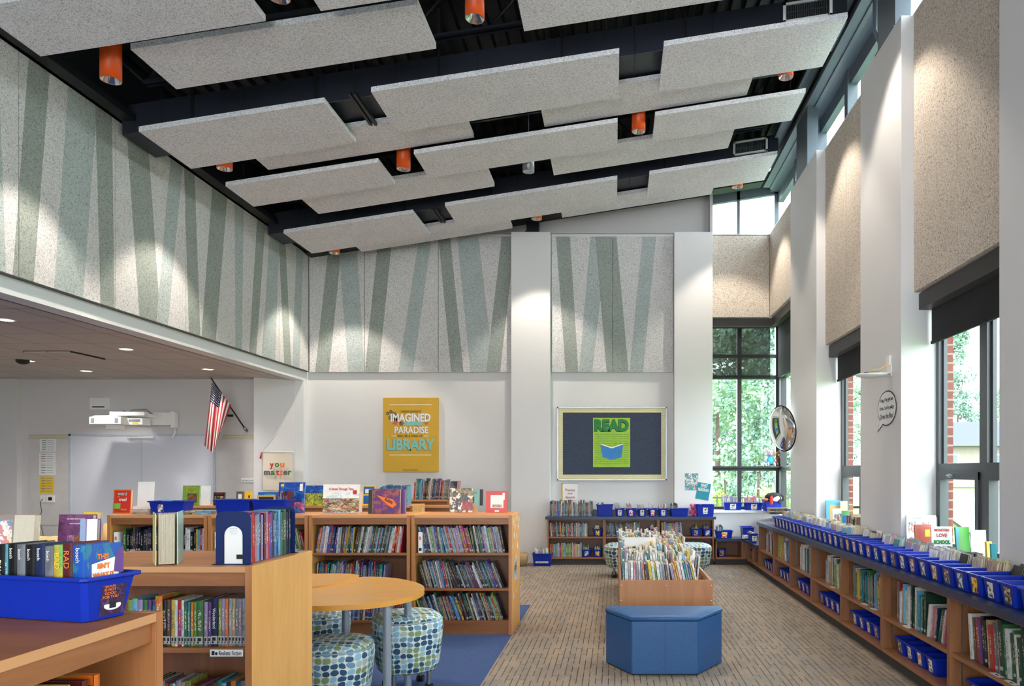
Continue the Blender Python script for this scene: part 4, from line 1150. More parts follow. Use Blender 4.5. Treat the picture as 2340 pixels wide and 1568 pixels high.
ARTS.append(art('label_art_purple', [(52, 34, 60), (76, 52, 92), (40, 30, 44), (96, 66, 110)], 4, seed=21, kind='noise'))
ARTN = ['red and yellow', 'blue and orange', 'pink', 'yellow', 'dark', 'white']
bin_cache = {}
def bin_(loc, rz, L, W, H, label, group=None, lab='front', ai=0, lw=.07, lh=.09, lx=0, name='book_bin', taper=.018):
    key = (L, W, H, lab, ai, lw, lh, lx)
    root = empty(name, loc, rz, label, 'bin', group)
    if key not in bin_cache:
        me = bin_mesh(L, W, H, taper).mesh('bin_body'); me.materials.append(M['blue'])
        lm = None
        if lab:
            m_ = MB()
            z0, z1 = (H - lh) / 2 - .004, (H + lh) / 2 - .004
            yf = lambda z: -W / 2 + taper * (1 - .9 * z / H) - .0015
            if lab == 'end':
                xf = lambda z: L / 2 - taper * (1 - .9 * z / H) + .0015
                m_.quad((xf(z0), -lw / 2 + lx, z0), (xf(z0), lw / 2 + lx, z0), (xf(z1), lw / 2 + lx, z1), (xf(z1), -lw / 2 + lx, z1))
            else:
                m_.quad((lx - lw / 2, yf(z0), z0), (lx + lw / 2, yf(z0), z0), (lx + lw / 2, yf(z1), z1), (lx - lw / 2, yf(z1), z1))
            lm = m_.mesh('label_card'); lm.materials.append(ARTS[ai])
        bin_cache[key] = (me, lm)
    me, lm = bin_cache[key]
    b_ = link('bin_body', me, root, .0025)
    if lm: link('label_card', lm, root)
    return root
# ================================================================ BOOKS
PAL = [('white', (250, 250, 246)), ('black', (20, 20, 22)), ('navy', (30, 46, 92)), ('blue', (30, 92, 190)), ('teal', (30, 140, 156)), ('sky-blue', (120, 190, 232)),
       ('green', (58, 128, 72)), ('dark green', (36, 76, 56)), ('lime', (148, 178, 74)), ('yellow', (232, 194, 66)), ('orange', (236, 118, 34)), ('red', (206, 36, 38)),
       ('maroon', (108, 34, 44)), ('pink', (222, 132, 150)), ('purple', (110, 68, 140)), ('lilac', (182, 162, 204)), ('brown', (112, 78, 56)), ('tan', (196, 168, 130)),
       ('grey', (130, 134, 140)), ('cream', (226, 214, 184)), ('silver', (176, 182, 190)), ('pale green', (176, 204, 178))]
PN = dict(PAL)
MIXED = [p[0] for p in PAL] + ['white', 'black', 'navy', 'grey', 'teal', 'red', 'silver', 'sky-blue', 'brown']
PALE = ['white', 'white', 'white', 'white', 'silver', 'sky-blue', 'cream', 'pale green', 'lilac', 'grey', 'white', 'tan', 'white', 'pink', 'teal', 'yellow', 'silver']
DARKS = ['black', 'navy', 'maroon', 'brown', 'dark green', 'grey', 'teal', 'black', 'white', 'red', 'tan', 'silver', 'purple', 'blue']
def unit_book(tb, lab, mats, title=False):
    m_ = MB()
    m_.box(0, tb, 0, 1, 0, 1, 0); m_.box(1 - tb, 1, 0, 1, 0, 1, 0); m_.box(tb * .6, 1 - tb * .6, -.006, .018, 0, 1, 3)
    m_.box(tb, 1 - tb, .018, .965, .012, .985, 1)
    if lab: m_.box(.1, .9, -.011, -.006, lab, lab + .065, 2)
    me = m_.mesh('book')
    for x in mats: me.materials.append(x)
    return me
BM = [M['book'], M['pages'], M['label'], M['spine']]
UB = {'lab': unit_book(.10, .10, BM), 'lab2': unit_book(.12, .06, BM), 'no': unit_book(.12, 0, BM), 'thin': unit_book(.2, 0, BM), 'thinlab': unit_book(.2, .09, BM)}
lab_w = {}
def ordn(n):
    return '%d%s' % (n, 'th' if 10 <= n % 100 <= 20 else {1: 'st', 2: 'nd', 3: 'rd'}.get(n % 10, 'th'))
def mcol(name, jit=.12):
    c = lin(PN[name]); k = (1 + R.uniform(-jit, jit)) * .66
    return tuple(min(1, x * k) for x in c[:3]) + (1,)
def book_row(o, d, inw, L, where, group, name='library_book', cols=MIXED, h=(.19, .24), dp=(.15, .2), t=(.006, .016), lean=(0, 0), cat='book', ub=('lab', 'no', 'lab2', 'no', 'thinlab'), maxn=999, gap=.0006, back=(0, .02), noun='book', setback=.01, start=1):
    """upright books side by side from point o along d; spines look against inw"""
    o, d, inw = Vector(o), Vector(d).normalized(), Vector(inw).normalized()
    s = 0.0; out = []; specs = []
    th = lean[0]
    while s < L and len(specs) < maxn:
        tt = R.uniform(*t)
        if specs and R.random() < .12: th = R.uniform(*lean)
        elif not specs: th = R.uniform(*lean)
        if specs and th > specs[-1][2] + .001: s += (th - specs[-1][2]) * .13
        elif specs and th < specs[-1][2] - .001: s += (specs[-1][2] - th) * .02
        w_ = tt / math.cos(th) + gap
        if s + w_ > L: break
        specs.append((s, tt, th, R.choice(cols), R.uniform(*h), R.uniform(*dp)))
        s += w_
    for i, (s, tt, th, cn, hh, dd) in enumerate(specs):
        nb = [specs[j][3] for j in (i - 1, i + 1) if 0 <= j < len(specs)]
        size = 'thin' if tt < (t[0] + t[1]) / 2 else 'thick'
        B = Matrix(((d.x, inw.x, 0), (d.y, inw.y, 0), (0, 0, 1))).to_4x4()
        if th >= 0:     # top tilts back towards the start of the row
            piv, off = s, 0.0
        else:
            piv, off = s + tt / math.cos(th), -tt
        rot = Matrix.Rotation(-th, 4, 'Y')
        pos = o + d * piv + inw * (setback + R.uniform(*back)) + Vector((0, 0, .0006))
        ob = bpy.data.objects.new(name, UB[R.choice(ub) if tt > .007 or 'no' in ub else ub[-1]])
        ob.matrix_world = Matrix.Translation(pos) @ B @ rot @ Matrix.Translation((off, 0, 0)) @ Matrix.Diagonal((tt, dd, hh, 1))
        ob.color = tuple(min(1, x_ * (1.35 if name in ('picture_book', 'paperback_book') else 1.0)) for x_ in mcol(cn)[:3]) + (1,)
        COL.objects.link(ob)
        tag(ob, '%s %s %s, %s along %s' % (size, cn, noun, ordn(i + start), where), cat, group)
        out.append(ob)
    return out
S1, S2, S3 = .748, .425, .13
fy = 6.712
def crow(x0, x1, z, lean, where, **k):
    return book_row((x0, fy, z), (1, 0, 0), (0, 1, 0), x1 - x0, where, 'books in the central row of bookcases', name='hardcover_book', lean=lean, **k)
crow(-1.755, -1.0, S1, (.16, .26), 'top shelf of the flower-decal bookcase', t=(.008, .019), h=(.225, .256), cols=MIXED)
crow(-1.74, -1.0, S2, (.22, .42), 'middle shelf of the flower-decal bookcase', t=(.007, .018), h=(.215, .262), cols=DARKS)
crow(-1.75, -1.0, S3, (.2, .36), 'bottom shelf of the flower-decal bookcase', t=(.007, .018), h=(.215, .262), cols=MIXED)
crow(-2.745, -1.955, S1, (-.22, -.06), 'top shelf under the purple book', t=(.008, .018), h=(.22, .252))
crow(-2.74, -2.12, S2, (-.16, -.02), 'middle shelf under the purple book', t=(.008, .018), h=(.205, .25))
crow(-2.50, -1.93, S3, (-.1, .05), 'bottom shelf behind the golden table', t=(.012, .024), h=(.18, .225), cols=['blue', 'white', 'silver', 'red', 'brown', 'blue'])
crow(-3.55, -3.0, S1, (-.05, .05), 'top shelf behind the blue bookend', t=(.012, .026), h=(.19, .235), cols=['dark green', 'green', 'red', 'white', 'black'])
crow(-2.97, -2.82, S1, (.2, .3), 'right end of the shelf behind the blue bookend', t=(.014, .03), h=(.19, .235), cols=['green', 'red', 'white', 'tan'])
crow(-4.50, -4.02, S1, (-.04, .03), 'left half of the shelf behind the tan open book', t=(.012, .028), h=(.19, .235), cols=['dark green', 'black', 'green', 'navy', 'brown'])
crow(-4.0, -3.75, S1, (-.04, .05), 'right half of the shelf behind the tan open book', t=(.012, .028), h=(.19, .235), cols=['black', 'red', 'white', 'sky-blue', 'maroon', 'yellow'])
# white shelf binders that mark the sections
for (x, z, lab) in ((-1.795, S1, 'white section box file at the left of the decal bookcase'), (-2.755, S1 + .0, None), (-4.575, S1, 'white section box file at the left of the whiteboard-end bookcase'), (-3.655, S1, 'white section box file behind the blue bookend')):
    if lab is None: continue
    m_ = MB(); m_.box(0, .035, 0, .2, 0, .19); m_.box(.008, .026, -.001, 0, .12, .15, 1); m_.box(.006, .03, -.001, 0, .02, .045, 2)
    q = m_.build('box_file', [M['paper'], M['orangeink'], M['ink']], None, .001); q.location = (x, 6.714, z + .0005); tag(q, lab, 'box file')

# back wall bookcases (spines to the room)
def brow(x0, x1, z, where, lean=(0, .1), y=11.70, **k):
    return book_row((x0, y, z), (1, 0, 0), (0, 1, 0), x1 - x0, where, 'books on the back wall bookcases', lean=lean, **k)
bk = dict(t=(.012, .026), h=(.2, .235), dp=(.15, .19))
brow(-1.035, -.42, .45, 'upper shelf nearest the floor bin', (-.02, .1), **bk)
brow(-1.035, -.52, .124, 'lower shelf nearest the floor bin', (-.02, .02), cols=['yellow', 'pink', 'sky-blue', 'white', 'lime', 'red', 'tan'], **bk)
brow(-.13, .42, .45, 'upper shelf behind the browser', (-.02, .2), cols=DARKS, **bk)
brow(-.13, .42, .124, 'lower shelf behind the browser', (-.02, .1), **bk)
brow(.74, 1.08, .45, 'upper shelf beside the two small bins', (-.02, .1), **bk)
brow(.99, 1.53, .124, 'lower shelf at the window end', (-.02, .1), cols=DARKS, **bk)
book_row((-1.03, 11.70, .772), (1, 0, 0), (0, 1, 0), .70, 'back worktop beside the first blue bin', 'books on the back worktop', lean=(-.06, .08), t=(.008, .022), h=(.19, .27), dp=(.15, .19), cols=MIXED)

# window run upper shelves
def rrow(y0, y1, z, where, lean=(0, .1), x=2.11, **k):
    k.setdefault('name', 'large_book')
    return book_row((x, y0, z), (0, -1, 0), (1, 0, 0), y0 - y1, where, 'books under the window counter', lean=lean, **k)
rk = dict(t=(.012, .03), h=(.22, .30), dp=(.18, .24))
rrow(10.30, 9.74, .374, 'shelf of the furthest window bay', (-.05, .12), cols=['white', 'black', 'white', 'navy', 'tan'], **rk)
rrow(9.62, 9.30, .374, 'left part of the second window bay', (0, 0), cols=['yellow', 'tan', 'yellow', 'lime'], t=(.05, .08), h=(.28, .3), dp=(.2, .22))
rrow(9.25, 8.80, .374, 'second window bay', (.02, .2), cols=['white', 'tan', 'sky-blue', 'grey'], **rk)
rrow(8.42, 7.86, .374, 'third window bay', (-.03, .06), cols=['white', 'teal', 'tan', 'red', 'white', 'silver'], **rk)
rrow(7.40, 6.84, .374, 'fourth window bay', (-.03, .14), cols=['white', 'black', 'tan', 'teal', 'white', 'lime', 'silver'], **rk)
rrow(6.56, 5.82, .374, 'fifth window bay', (-.02, .16), cols=['navy', 'teal', 'yellow', 'black', 'white', 'green', 'grey', 'sky-blue'], **rk)
rrow(5.55, 5.02, .374, 'left part of the bay below the monsters book', (-.02, .05), cols=['dark green', 'teal', 'white', 'red', 'sky-blue', 'grey', 'tan'], **rk)
rrow(5.0, 4.63, .374, 'right part of the bay below the monsters book', (-.3, -.16), cols=['pink', 'white', 'green', 'red', 'navy', 'white'], t=(.014, .03), h=(.20, .24), dp=(.18, .22))
rrow(4.40, 3.50, .374, 'nearest window bay', (.02, .16), cols=['dark green', 'red', 'black', 'purple', 'green', 'white', 'grey', 'tan', 'brown'], t=(.014, .04), h=(.24, .31), dp=(.2, .25))
# second and last rows, tops
book_row((-2.84, 10.36, 1.095), (1, 0, 0), (0, 1, 0), .62, 'top of the last bookcase row', 'books packed on the last bookcase row', lean=(-.22, .02), t=(.01, .024), h=(.22, .30), dp=(.16, .2), cols=MIXED)
book_row((-2.76, 8.60, 1.095), (1, 0, 0), (0, 1, 0), .33, 'set of teal books on the second row', 'teal book set on the second row', lean=(0, 0), t=(.012, .02), h=(.20, .24), dp=(.16, .2), cols=['teal', 'sky-blue', 'teal', 'blue'])
book_row((-2.69, 9.64, .70), (1, 0, 0), (0, 1, 0), .7, 'short bookcase before the last row', 'books in the short bookcase', lean=(-.1, .1), t=(.01, .024), h=(.2, .24), dp=(.16, .2), cols=DARKS)

# browser
bw = BX1 - BX0 - .05
cnt = 0
for k in range(rows):
    y = BY0 + .032 + k * rp
    base = .402 + (.0 if k == 0 else .02)
    nmax = 28 if k < 10 else 20
    a = R.uniform(-.2, .2)
    L_ = bw * (.93 if k == 0 else 1.0)
    s0 = 0; part = 0; start = 1
    while s0 < L_ - .05 and nmax > 0:
        seg = min(R.uniform(.16, .34), L_ - s0)
        lo = R.uniform(-.18, .14) if k else (0.0, .12, .2)[min(part, 2)]
        r_ = book_row((BX0 + .026 + s0, y, base), (1, 0, 0), (0, 1, 0), seg, 'browser box row %d from the bench' % (k + 1), 'picture books in the browser box', name='picture_book', cols=PALE if k else PALE + ['teal', 'brown', 'yellow', 'navy', 'black', 'orange'],
                 h=(.27, .31) if k == 0 else (.28, .345), dp=(.16, .23), t=(.012, .026), lean=(lo, lo + .08), ub=('no', 'lab', 'thin'), maxn=nmax, gap=.004, noun='picture book', start=start, back=(0, .05))
        nmax -= len(r_); start += len(r_); cnt += len(r_)
        s0 += seg + .012; part += 1
# white divider card standing up in the browser
m_ = MB(); m_.box(0, .33, 0, .004, 0, .20); m_.box(-.005, .335, -.004, .008, .19, .20, 0)
q = m_.build('divider_card', M['paper'], None); q.location = (.10, 7.72, .60); tag(q, 'white divider card standing across the browser box', 'divider card')
m_ = MB(); m_.box(0, .34, 0, .13, 0, .008); q = m_.build('folder', M['paper'], None, .001); q.location = (.09, 7.55, .755); tag(q, 'white folder lying over the books of the browser box', 'folder')
bpy.data.objects.remove(q)

# ---------------------------------------------------------------- bins along the window counter
ys = [3.78, 3.92, 4.166, 4.31, 4.478, 4.68, 4.91, 5.08, 5.257, 5.53, 5.69, 5.877, 6.088, 6.30, 6.47, 6.65, 6.84, 7.02, 7.21, 7.42, 7.6, 7.78, 7.97, 8.17, 8.36, 8.55, 8.74, 8.93, 9.14, 9.33, 9.52, 9.72, 10.02, 10.28]
ys = [3.70] + [3.90 + i * .1825 for i in range(35)]
CZ = .7645
near_fill = {}
lcols = ['white', 'sky-blue', 'pale green', 'yellow', 'pink', 'lilac', 'cream', 'silver', 'teal']
def fill(cx, cy, z, x0, x1, where, group, cols, h=(.16, .19), lean=(0, .1), dp=(.105, .118), t=(.006, .012), pages=True, maxn=9, rz=0.0, nm2='paperback_book'):
    """books filed in a bin one behind another; page edges towards the camera"""
    d, inw = ((-1, 0, 0), (0, -1, 0)) if pages else ((1, 0, 0), (0, 1, 0))
    sx = cx + (x1 if pages else x0)
    sy = cy + .062 if pages else cy - .062
    return book_row((sx, sy, z + .004), d, inw, x1 - x0, where, group, name=nm2, cols=cols, h=h, dp=dp, t=t, lean=lean, maxn=maxn, ub=('no', 'thin'), setback=.002, back=(0, .003), noun='paperback')
for i, y in enumerate(ys):
    ai = [3, 4, 5, 0, 1, 4, 0, 1, 2, 5, 4, 0, 1, 2, 5, 0][i % 16]
    if i == 3: ai = 3
    yc = y + .075
    far = len(ys) - i
    if i > 33: continue
    bin_((2.265, yc, CZ), math.pi, .30, .158, .128, 'narrow blue bin, %s label, %s from near end of window counter' % (ARTN[ai], ordn(i + 1)), 'blue bins along the window counter', 'end', ai, .065, .09)
    wh = 'the %s bin of the window counter' % ordn(i + 1)
    g_ = 'paperbacks in the window counter bins'
    if i in (0, 1): fill(2.265, yc, CZ, -.06, .11, wh, g_, ['pink', 'orange', 'tan'], lean=(.3, .42), maxn=6)
    elif i in (2, 3): fill(2.265, yc, CZ, -.02, .12, wh, g_, ['teal', 'dark green', 'black'], lean=(.3, .42), maxn=7)
    elif i in (4, 5): fill(2.265, yc, CZ, .0, .12, wh, g_, ['teal', 'tan', 'tan', 'cream'], lean=(.1, .2), maxn=9)
    elif i in (6,): fill(2.265, yc, CZ, -.08, .12, wh, g_, ['black', 'grey', 'white', 'silver'], lean=(.2, .3), maxn=11)
    elif i in (7, 8): fill(2.265, yc, CZ, -.11, .12, wh, g_, ['lilac', 'white', 'silver', 'white', 'cream'], lean=(.1, .2), maxn=13)
    elif i in (10, 11): fill(2.265, yc, CZ, -.03, .12, wh, g_, lcols, lean=(.15, .25), maxn=10)
    elif i in (12, 13): fill(2.265, yc, CZ, -.09, .12, wh, g_, lcols, lean=(.15, .25), maxn=12)
    elif i in (9, 15): pass
    elif i in (16, 17): fill(2.265, yc, CZ, -.02, .12, wh, g_, ['black', 'white', 'pink', 'cream'], lean=(.2, .3), maxn=7)
    elif i >= 18: fill(2.265, yc, CZ, -.10, .12, wh, g_, ['cream', 'tan', 'white', 'cream', 'sky-blue'], lean=(.02, .15), maxn=7, h=(.165, .20), t=(.014, .024))
    elif i == 14: fill(2.265, yc, CZ, -.04, .12, wh, g_, ['cream', 'pale green', 'white'], lean=(.1, .2), maxn=8)
# bins in the lower compartments of the window run
k = 0
for i in range(8):
    a, b_ = YD[i] - .04, YD[i + 1] + .04
    n = 4 if i < 6 else 5
    if i == 2: n = 3
    for j in range(n):
        yc = a - .11 - (a - b_ - .0) * (0.10 if i < 3 else .08) - j * (.178 if i < 6 else .205)
        if yc < b_ + .08: break
        ai = [1, 5, 0, 1, 4, 0, 3, 5, 2, 5, 4, 0][(k * 5 + i) % 12]
        W_ = .15 if i < 6 else .17
        bin_((2.265, yc, .1228), math.pi, .28, W_, .125, 'blue bin, %s label, %s on lower shelf, %s' % (ARTN[ai], ordn(j + 1), names[i].replace('bay outside the photo', 'last bay')), 'blue bins in the lower window shelves', 'end', ai, .06, .085, 0)
        if (k % 3) != 2 and i < 7: fill(2.265, yc, .1228, -.09, .10, 'lower bin %d, %s' % (j + 1, names[i].split(',')[0]), 'paperbacks in the lower window bins', ['dark green', 'white', 'black', 'yellow', 'pink', 'grey'], lean=(.08, .2), h=(.15, .17), maxn=3, t=(.01, .02), nm2='slim_book')
        k += 1
# bins on the back worktop and shelves (label towards the room)
def fbin(u0, u1, vt, vb, Y, label, ai=5, H=None, W=.20, lab='front', lw=.06, lh=.07, group='blue bins at the back wall', fillc=None, z=None, fh=(.16, .20), fl=(0.0, .1), lx=0, rz=0.0, ft=(.010, .022)):
    L_ = (u1 - u0) * Y / F - .02; H_ = (vb - vt) * Y / F
    z = CH - (vb - CV) * Y / F if z is None else z
    cx = ((u0 + u1) / 2 - CU) * Y / F
    bin_((cx, Y + W / 2, z + .0006), rz, L_, W, H_, label, group, lab, ai, lw, min(lh, H_ - .03), lx)
    if fillc: book_row((cx - L_ / 2 + .02, Y + .03, z + .005), (1, 0, 0), (0, 1, 0), L_ - .04, 'the ' + ' '.join(label.replace(',', '').replace('blue ', '').split()[:9]), 'books in the back wall bins', name='reader_book', cols=fillc, h=fh, dp=(.11, W - .06), t=ft, lean=fl, maxn=6, ub=('no',), setback=.0, noun='book')
q4 = lambda x: 1180 + x / 3.9
r4 = lambda y: 1080 + y / 3.9
fbin(q4(708), q4(865), r4(285), r4(391), 11.66, 'large blue bin, first on the back worktop', 5, W=.24, lab=None, z=.772, fillc=['teal', 'dark green', 'sky-blue', 'white'], fh=(.19, .22))
for j, (x0, x1, nm_, cc) in enumerate(((875, 968, 'second, with a white sheet behind', ['white', 'silver']), (972, 1072, 'third, with a yellow cartoon book', ['yellow', 'orange', 'lilac']), (1074, 1168, 'fourth, with a pale green book', ['pale green', 'cream']), (1170, 1260, 'fifth, with pink and white books', ['pink', 'white', 'lilac']), (1262, 1357, 'sixth, with lilac books', ['lilac', 'pink', 'white']))):
    fbin(q4(x0), q4(x1), r4(315), r4(388), 11.66, 'small blue bin on the back worktop, ' + nm_, [5, 2, 5, 0, 5][j], W=.17, z=.772, lw=.06, lh=.09, fillc=cc, fh=(.17, .22), fl=(.0, .25), ft=(.014, .024))
fbin(q4(1368), q4(1542), r4(320), r4(391), 11.66, 'wide blue bin of dark books on the back worktop', 5, W=.24, lab=None, z=.772, fillc=['dark green', 'black', 'white', 'teal'], fh=(.19, .22))
fbin(q4(1598), q4(1772), r4(282), r4(389), 11.66, 'large blue bin at the window end of the back worktop', 5, W=.24, z=.772, lw=.075, lh=.1, fillc=['tan', 'cream', 'orange', 'pink'], fh=(.16, .19))
for (x0, x1, y0, y1, z, nm_, ai, cc) in ((678, 770, 498, 566, .45, 'small blue bin with yellow teddy label on the upper back shelf', 3, ['white', 'cream']), (1180, 1250, 492, 560, .45, 'small blue bin on the upper back shelf behind the browser', 5, ['black', 'white']),
                    (1550, 1655, 490, 562, .45, 'small blue bin with dark label beside the window end, upper shelf', 4, ['dark green', 'yellow']), (1658, 1752, 490, 562, .45, 'small blue bin with blue label at the window end, upper shelf', 1, ['brown', 'grey']),
                    (578, 672, 680, 748, .124, 'small blue bin with blue label on the lower back shelf', 1, ['green', 'pale green']), (676, 768, 680, 748, .124, 'small blue bin with yellow label on the lower back shelf', 3, ['white', 'teal'])):
    fbin(q4(x0), q4(x1), r4(y0), r4(y1), 11.70, nm_, ai, W=.17, z=z, lw=.06, lh=.08, fillc=cc, fh=(.13, .19), ft=(.012, .02))
# sill bins
fbin(q4(1845), q4(2018), r4(268), r4(338), 12.08, 'blue bin of white and mauve books on the window sill, left one', 5, W=.2, z=.85, lw=.1, lh=.09, fillc=['white', 'lilac', 'silver'], fh=(.18, .24), ft=(.03, .05))
fbin(q4(2033), q4(2205), r4(268), r4(336), 12.08, 'blue bin of white books on the window sill, beside the tall bin', 5, W=.2, z=.85, lw=.1, lh=.09, fillc=['white', 'cream', 'pink'], fh=(.18, .26), ft=(.03, .05))
fbin(1746.5, 1790, 1144, 1170, 11.75, 'tall blue bin beneath the penguin plush in the window corner', 5, W=.26, lab=None, z=.85, H=.17, fillc=['cream', 'teal', 'pink', 'white', 'orange'], fh=(.22, .27))
# low counter bins
fbin(q4(1775), q4(1935), r4(502), r4(570), 11.72, 'blue bin with cover label on the low corner counter', 0, W=.2, z=.42, lw=.09, lh=.09, fillc=['orange', 'teal', 'white', 'navy'], fh=(.17, .22))
fbin(q4(2015), q4(2128), r4(468), r4(578), 11.50, 'blue bin marked Fiction on the low corner counter', 5, W=.3, z=.42, lab=None, fillc=['white', 'lilac', 'yellow'], fh=(.14, .17))
fb = [o_ for o_ in bpy.data.objects if o_.get('label', '').startswith('blue bin marked Fiction')][0]
m_ = MB(); m_.quad((-.10, -.148, .02), (.05, -.148, .02), (.05, -.144, .075), (-.10, -.144, .075)); m_.build('label_card', M['paper'], fb)
text('Fiction', .05, (-.025, -.150, .047), FR, M['ink'], fb, fit=(.13, .04))
fbin(q4(2085), q4(2160), r4(520), r4(606), 10.95, 'blue bin with white label in front of the Fiction bin', 5, W=.3, z=.42, lw=.07, lh=.08, fillc=['white', 'yellow', 'lilac', 'orange'], fh=(.14, .2))
fbin(q4(1788), q4(1876), r4(670), r4(742), 11.74, 'small blue bin with a dark label inside the low corner cabinet', 4, W=.2, z=.122, lw=.07, lh=.09, fillc=['white', 'silver'], fh=(.1, .13))
for (y, ai) in ((11.45, 1), (10.90, 0)):
    bin_((2.265, y, .1228), math.pi, .28, .15, .15, 'blue bin inside the seat-height cabinet, ' + ('further' if y > 11 else 'nearer') + ' one', 'blue bins in the seat-height cabinets', 'end', ai, .06, .1, 0)
# floor bin and basket
root = bin_((-1.145, 11.66, 0), 0, .30, .24, .20, 'blue bin of large books on the carpet beside the back bookcases', None, None)
m_ = MB(); m_.box(-.10, .10, -.1235, -.1215, .05, .075); m_.build('label_card', M['paper'], root)
text('100s of storytime', .022, (0, -.1245, .062), FR, M['ink'], root)
book_row((-1.26, 11.60, .008), (1, 0, 0), (0, 1, 0), .23, 'the floor bin', 'books in the floor bin', name='paperback_book', cols=['white', 'silver', 'sky-blue'], h=(.23, .27), dp=(.16, .18), t=(.02, .03), lean=(0, .05), ub=('no',), noun='book', setback=0)
m_ = MB(); m_.lathe([(0, .002), (.10, .002), (.13, .1), (.135, .2), (.125, .2), (.12, .1), (.09, .01), (0, .01)], 24)
q = m_.build('wicker_basket', plain('wicker', (168, 140, 104), .8, var=.25, scale=60)); q.location = (-1.50, 11.60, 0); tag(q, 'round wicker basket on the floor behind the blue floor bin', 'basket')

# ================================================================ DISPLAY BOOKS
def frame_to(root, dx, dy, dz): pass
def display_book(x0, x1, Y, z, h, label, cover, texts=(), pics=(), t=.02, tilt=-.08, rz=0.0, name='display_book', group=None, pagesm=None, face='cover'):
    """closed book standing on its bottom edge, front cover towards -Y (before rz)"""
    w = x1 - x0
    root = empty(name, ((x0 + x1) / 2, Y, z + .0008), rz, label, 'book', group)
    root.rotation_euler = (tilt, 0, rz)
    m_ = MB(); m_.box(-w / 2, w / 2, 0, .0025, 0, h); m_.box(-w / 2, w / 2, t - .0025, t, 0, h); m_.box(-w / 2, -w / 2 + .0025, .0025, t - .0025, 0, h)
    m_.build('cover', cover, root, .0006)
    m_ = MB(); m_.box(-w / 2 + .003, w / 2 - .004, .003, t - .003, .003, h - .004); m_.build('page_block', pagesm or M['pages'], root)
    for i, (a, b_, c, d, mt) in enumerate(pics):
        m_ = MB(); y = -.0006 - .0003 * i
        m_.quad((-w / 2 + a * w, y, c * h), (-w / 2 + b_ * w, y, c * h), (-w / 2 + b_ * w, y, d * h), (-w / 2 + a * w, y, d * h)); m_.build('cover_picture', mt, root)
    for (body, size, cx, cz, mt, *r_) in texts:
        text(body, size * h, (-w / 2 + cx * w, -.0022, cz * h), (math.radians(90), r_[0] if r_ else 0, 0), mt, root, sx=r_[1] if len(r_) > 1 else .85, bold=r_[2] if len(r_) > 2 else .0, ext=.0002)
    return root
def disp(u0, u1, vt, vb, label, cover, texts=(), pics=(), Y=None, z=1.095, **k):
    if Y is None: Y = (CH - z) * F / (vb - CV)
    h = (vb - vt) * Y / F
    return display_book((u0 - CU) * Y / F, (u1 - CU) * Y / F, Y, z, h, label, cover, texts, pics, **k)
def flatc(name, c): return plain(name, c, .35, var=.05)
A = {}
A['town'] = art('town_picture', [(196, 170, 120), (150, 110, 84), (120, 150, 90), (222, 206, 170), (90, 80, 80), (170, 90, 60), (140, 170, 190), (70, 60, 60)], 15, seed=7)
A['sky'] = art('pale_sky_picture', [(226, 238, 240), (240, 244, 240), (200, 224, 230)], 3, seed=8, kind='noise')
A['ocean'] = art('ocean_picture', [(20, 44, 130), (30, 80, 170), (24, 56, 150), (60, 130, 190)], 3, seed=9, kind='noise')
A['coral'] = art('coral_picture', [(30, 60, 150), (180, 70, 110), (60, 120, 180), (220, 120, 120)], 7, seed=10)
A['fish'] = art('fish_shoal_picture', [(30, 100, 60), (190, 200, 60), (20, 60, 60), (230, 220, 90)], 22, seed=11)
A['purple'] = art('purple_building_picture', [(110, 60, 100), (140, 80, 100), (90, 60, 120), (160, 90, 90)], 9, seed=12)
A['floral'] = art('dark_floral_picture', [(60, 50, 44), (150, 130, 80), (220, 214, 196), (90, 70, 60), (40, 40, 40), (130, 110, 60)], 9, seed=13)
A['rose'] = art('red_rose_picture', [(150, 30, 36), (196, 50, 50), (90, 20, 26)], 14, seed=14)
A['craw'] = art('crawfish_picture', [(120, 160, 60), (104, 146, 50), (130, 170, 70)], 5, seed=15, kind='noise')
A['brownp'] = art('brown_creature_picture', [(110, 70, 40), (150, 100, 60), (80, 50, 30)], 12, seed=16)
A['kids'] = art('pastel_children_picture', [(214, 226, 214), (200, 120, 120), (240, 230, 220), (90, 130, 160), (230, 200, 150)], 9, seed=17)
A['purpleback'] = art('purple_cover', [(108, 60, 104), (128, 76, 120), (96, 52, 96)], 6, seed=18, kind='noise')
A['openpage'] = art('printed_page', [(236, 240, 240), (226, 234, 236), (240, 242, 240)], 8, seed=19, kind='noise')
cR, cB, cW, cK = flatc('red_cover', (200, 52, 44)), flatc('blue_cover', (34, 96, 170)), flatc('white_cover', (236, 234, 230)), flatc('black_cover', (36, 32, 32))
cO, cG, cY, cP, cT = flatc('orange_cover', (226, 120, 40)), flatc('green_cover', (98, 150, 62)), flatc('yellow_cover', (238, 196, 50)), flatc('purple_cover_plain', (104, 74, 140)), flatc('teal_cover', (60, 150, 160))
disp(257, 298, 1119, 1174, 'orange and red book titled weird but true on the central row', cO, [('weird', .2, .5, .82, M['teal'], .05, .8, .001), ('but', .09, .3, .70, M['yellow']), ('true!', .2, .55, .58, M['whiteink'], 0, .8, .001), ('Gross', .12, .62, .17, M['yellow'], 0, .8)],
     [(.06, .96, .04, .96, cR), (.08, .42, .2, .42, flatc('green_creature', (120, 190, 60)))], t=.03)
disp(313, 350, 1101, 1158, 'blank white acrylic sign holder behind the stacked books', cW, Y=6.95, z=1.16, t=.008, name='sign_holder')
m_ = MB(); m_.box(-.11, .11, -.05, .08, 0, .064); q = m_.build('display_block', M['paper']); q.location = (onY(331, 0, 6.98).x, 7.02, 1.0955)
tag(q, 'white base block under the blank sign holder', 'block')
R2 = random.Random(3)
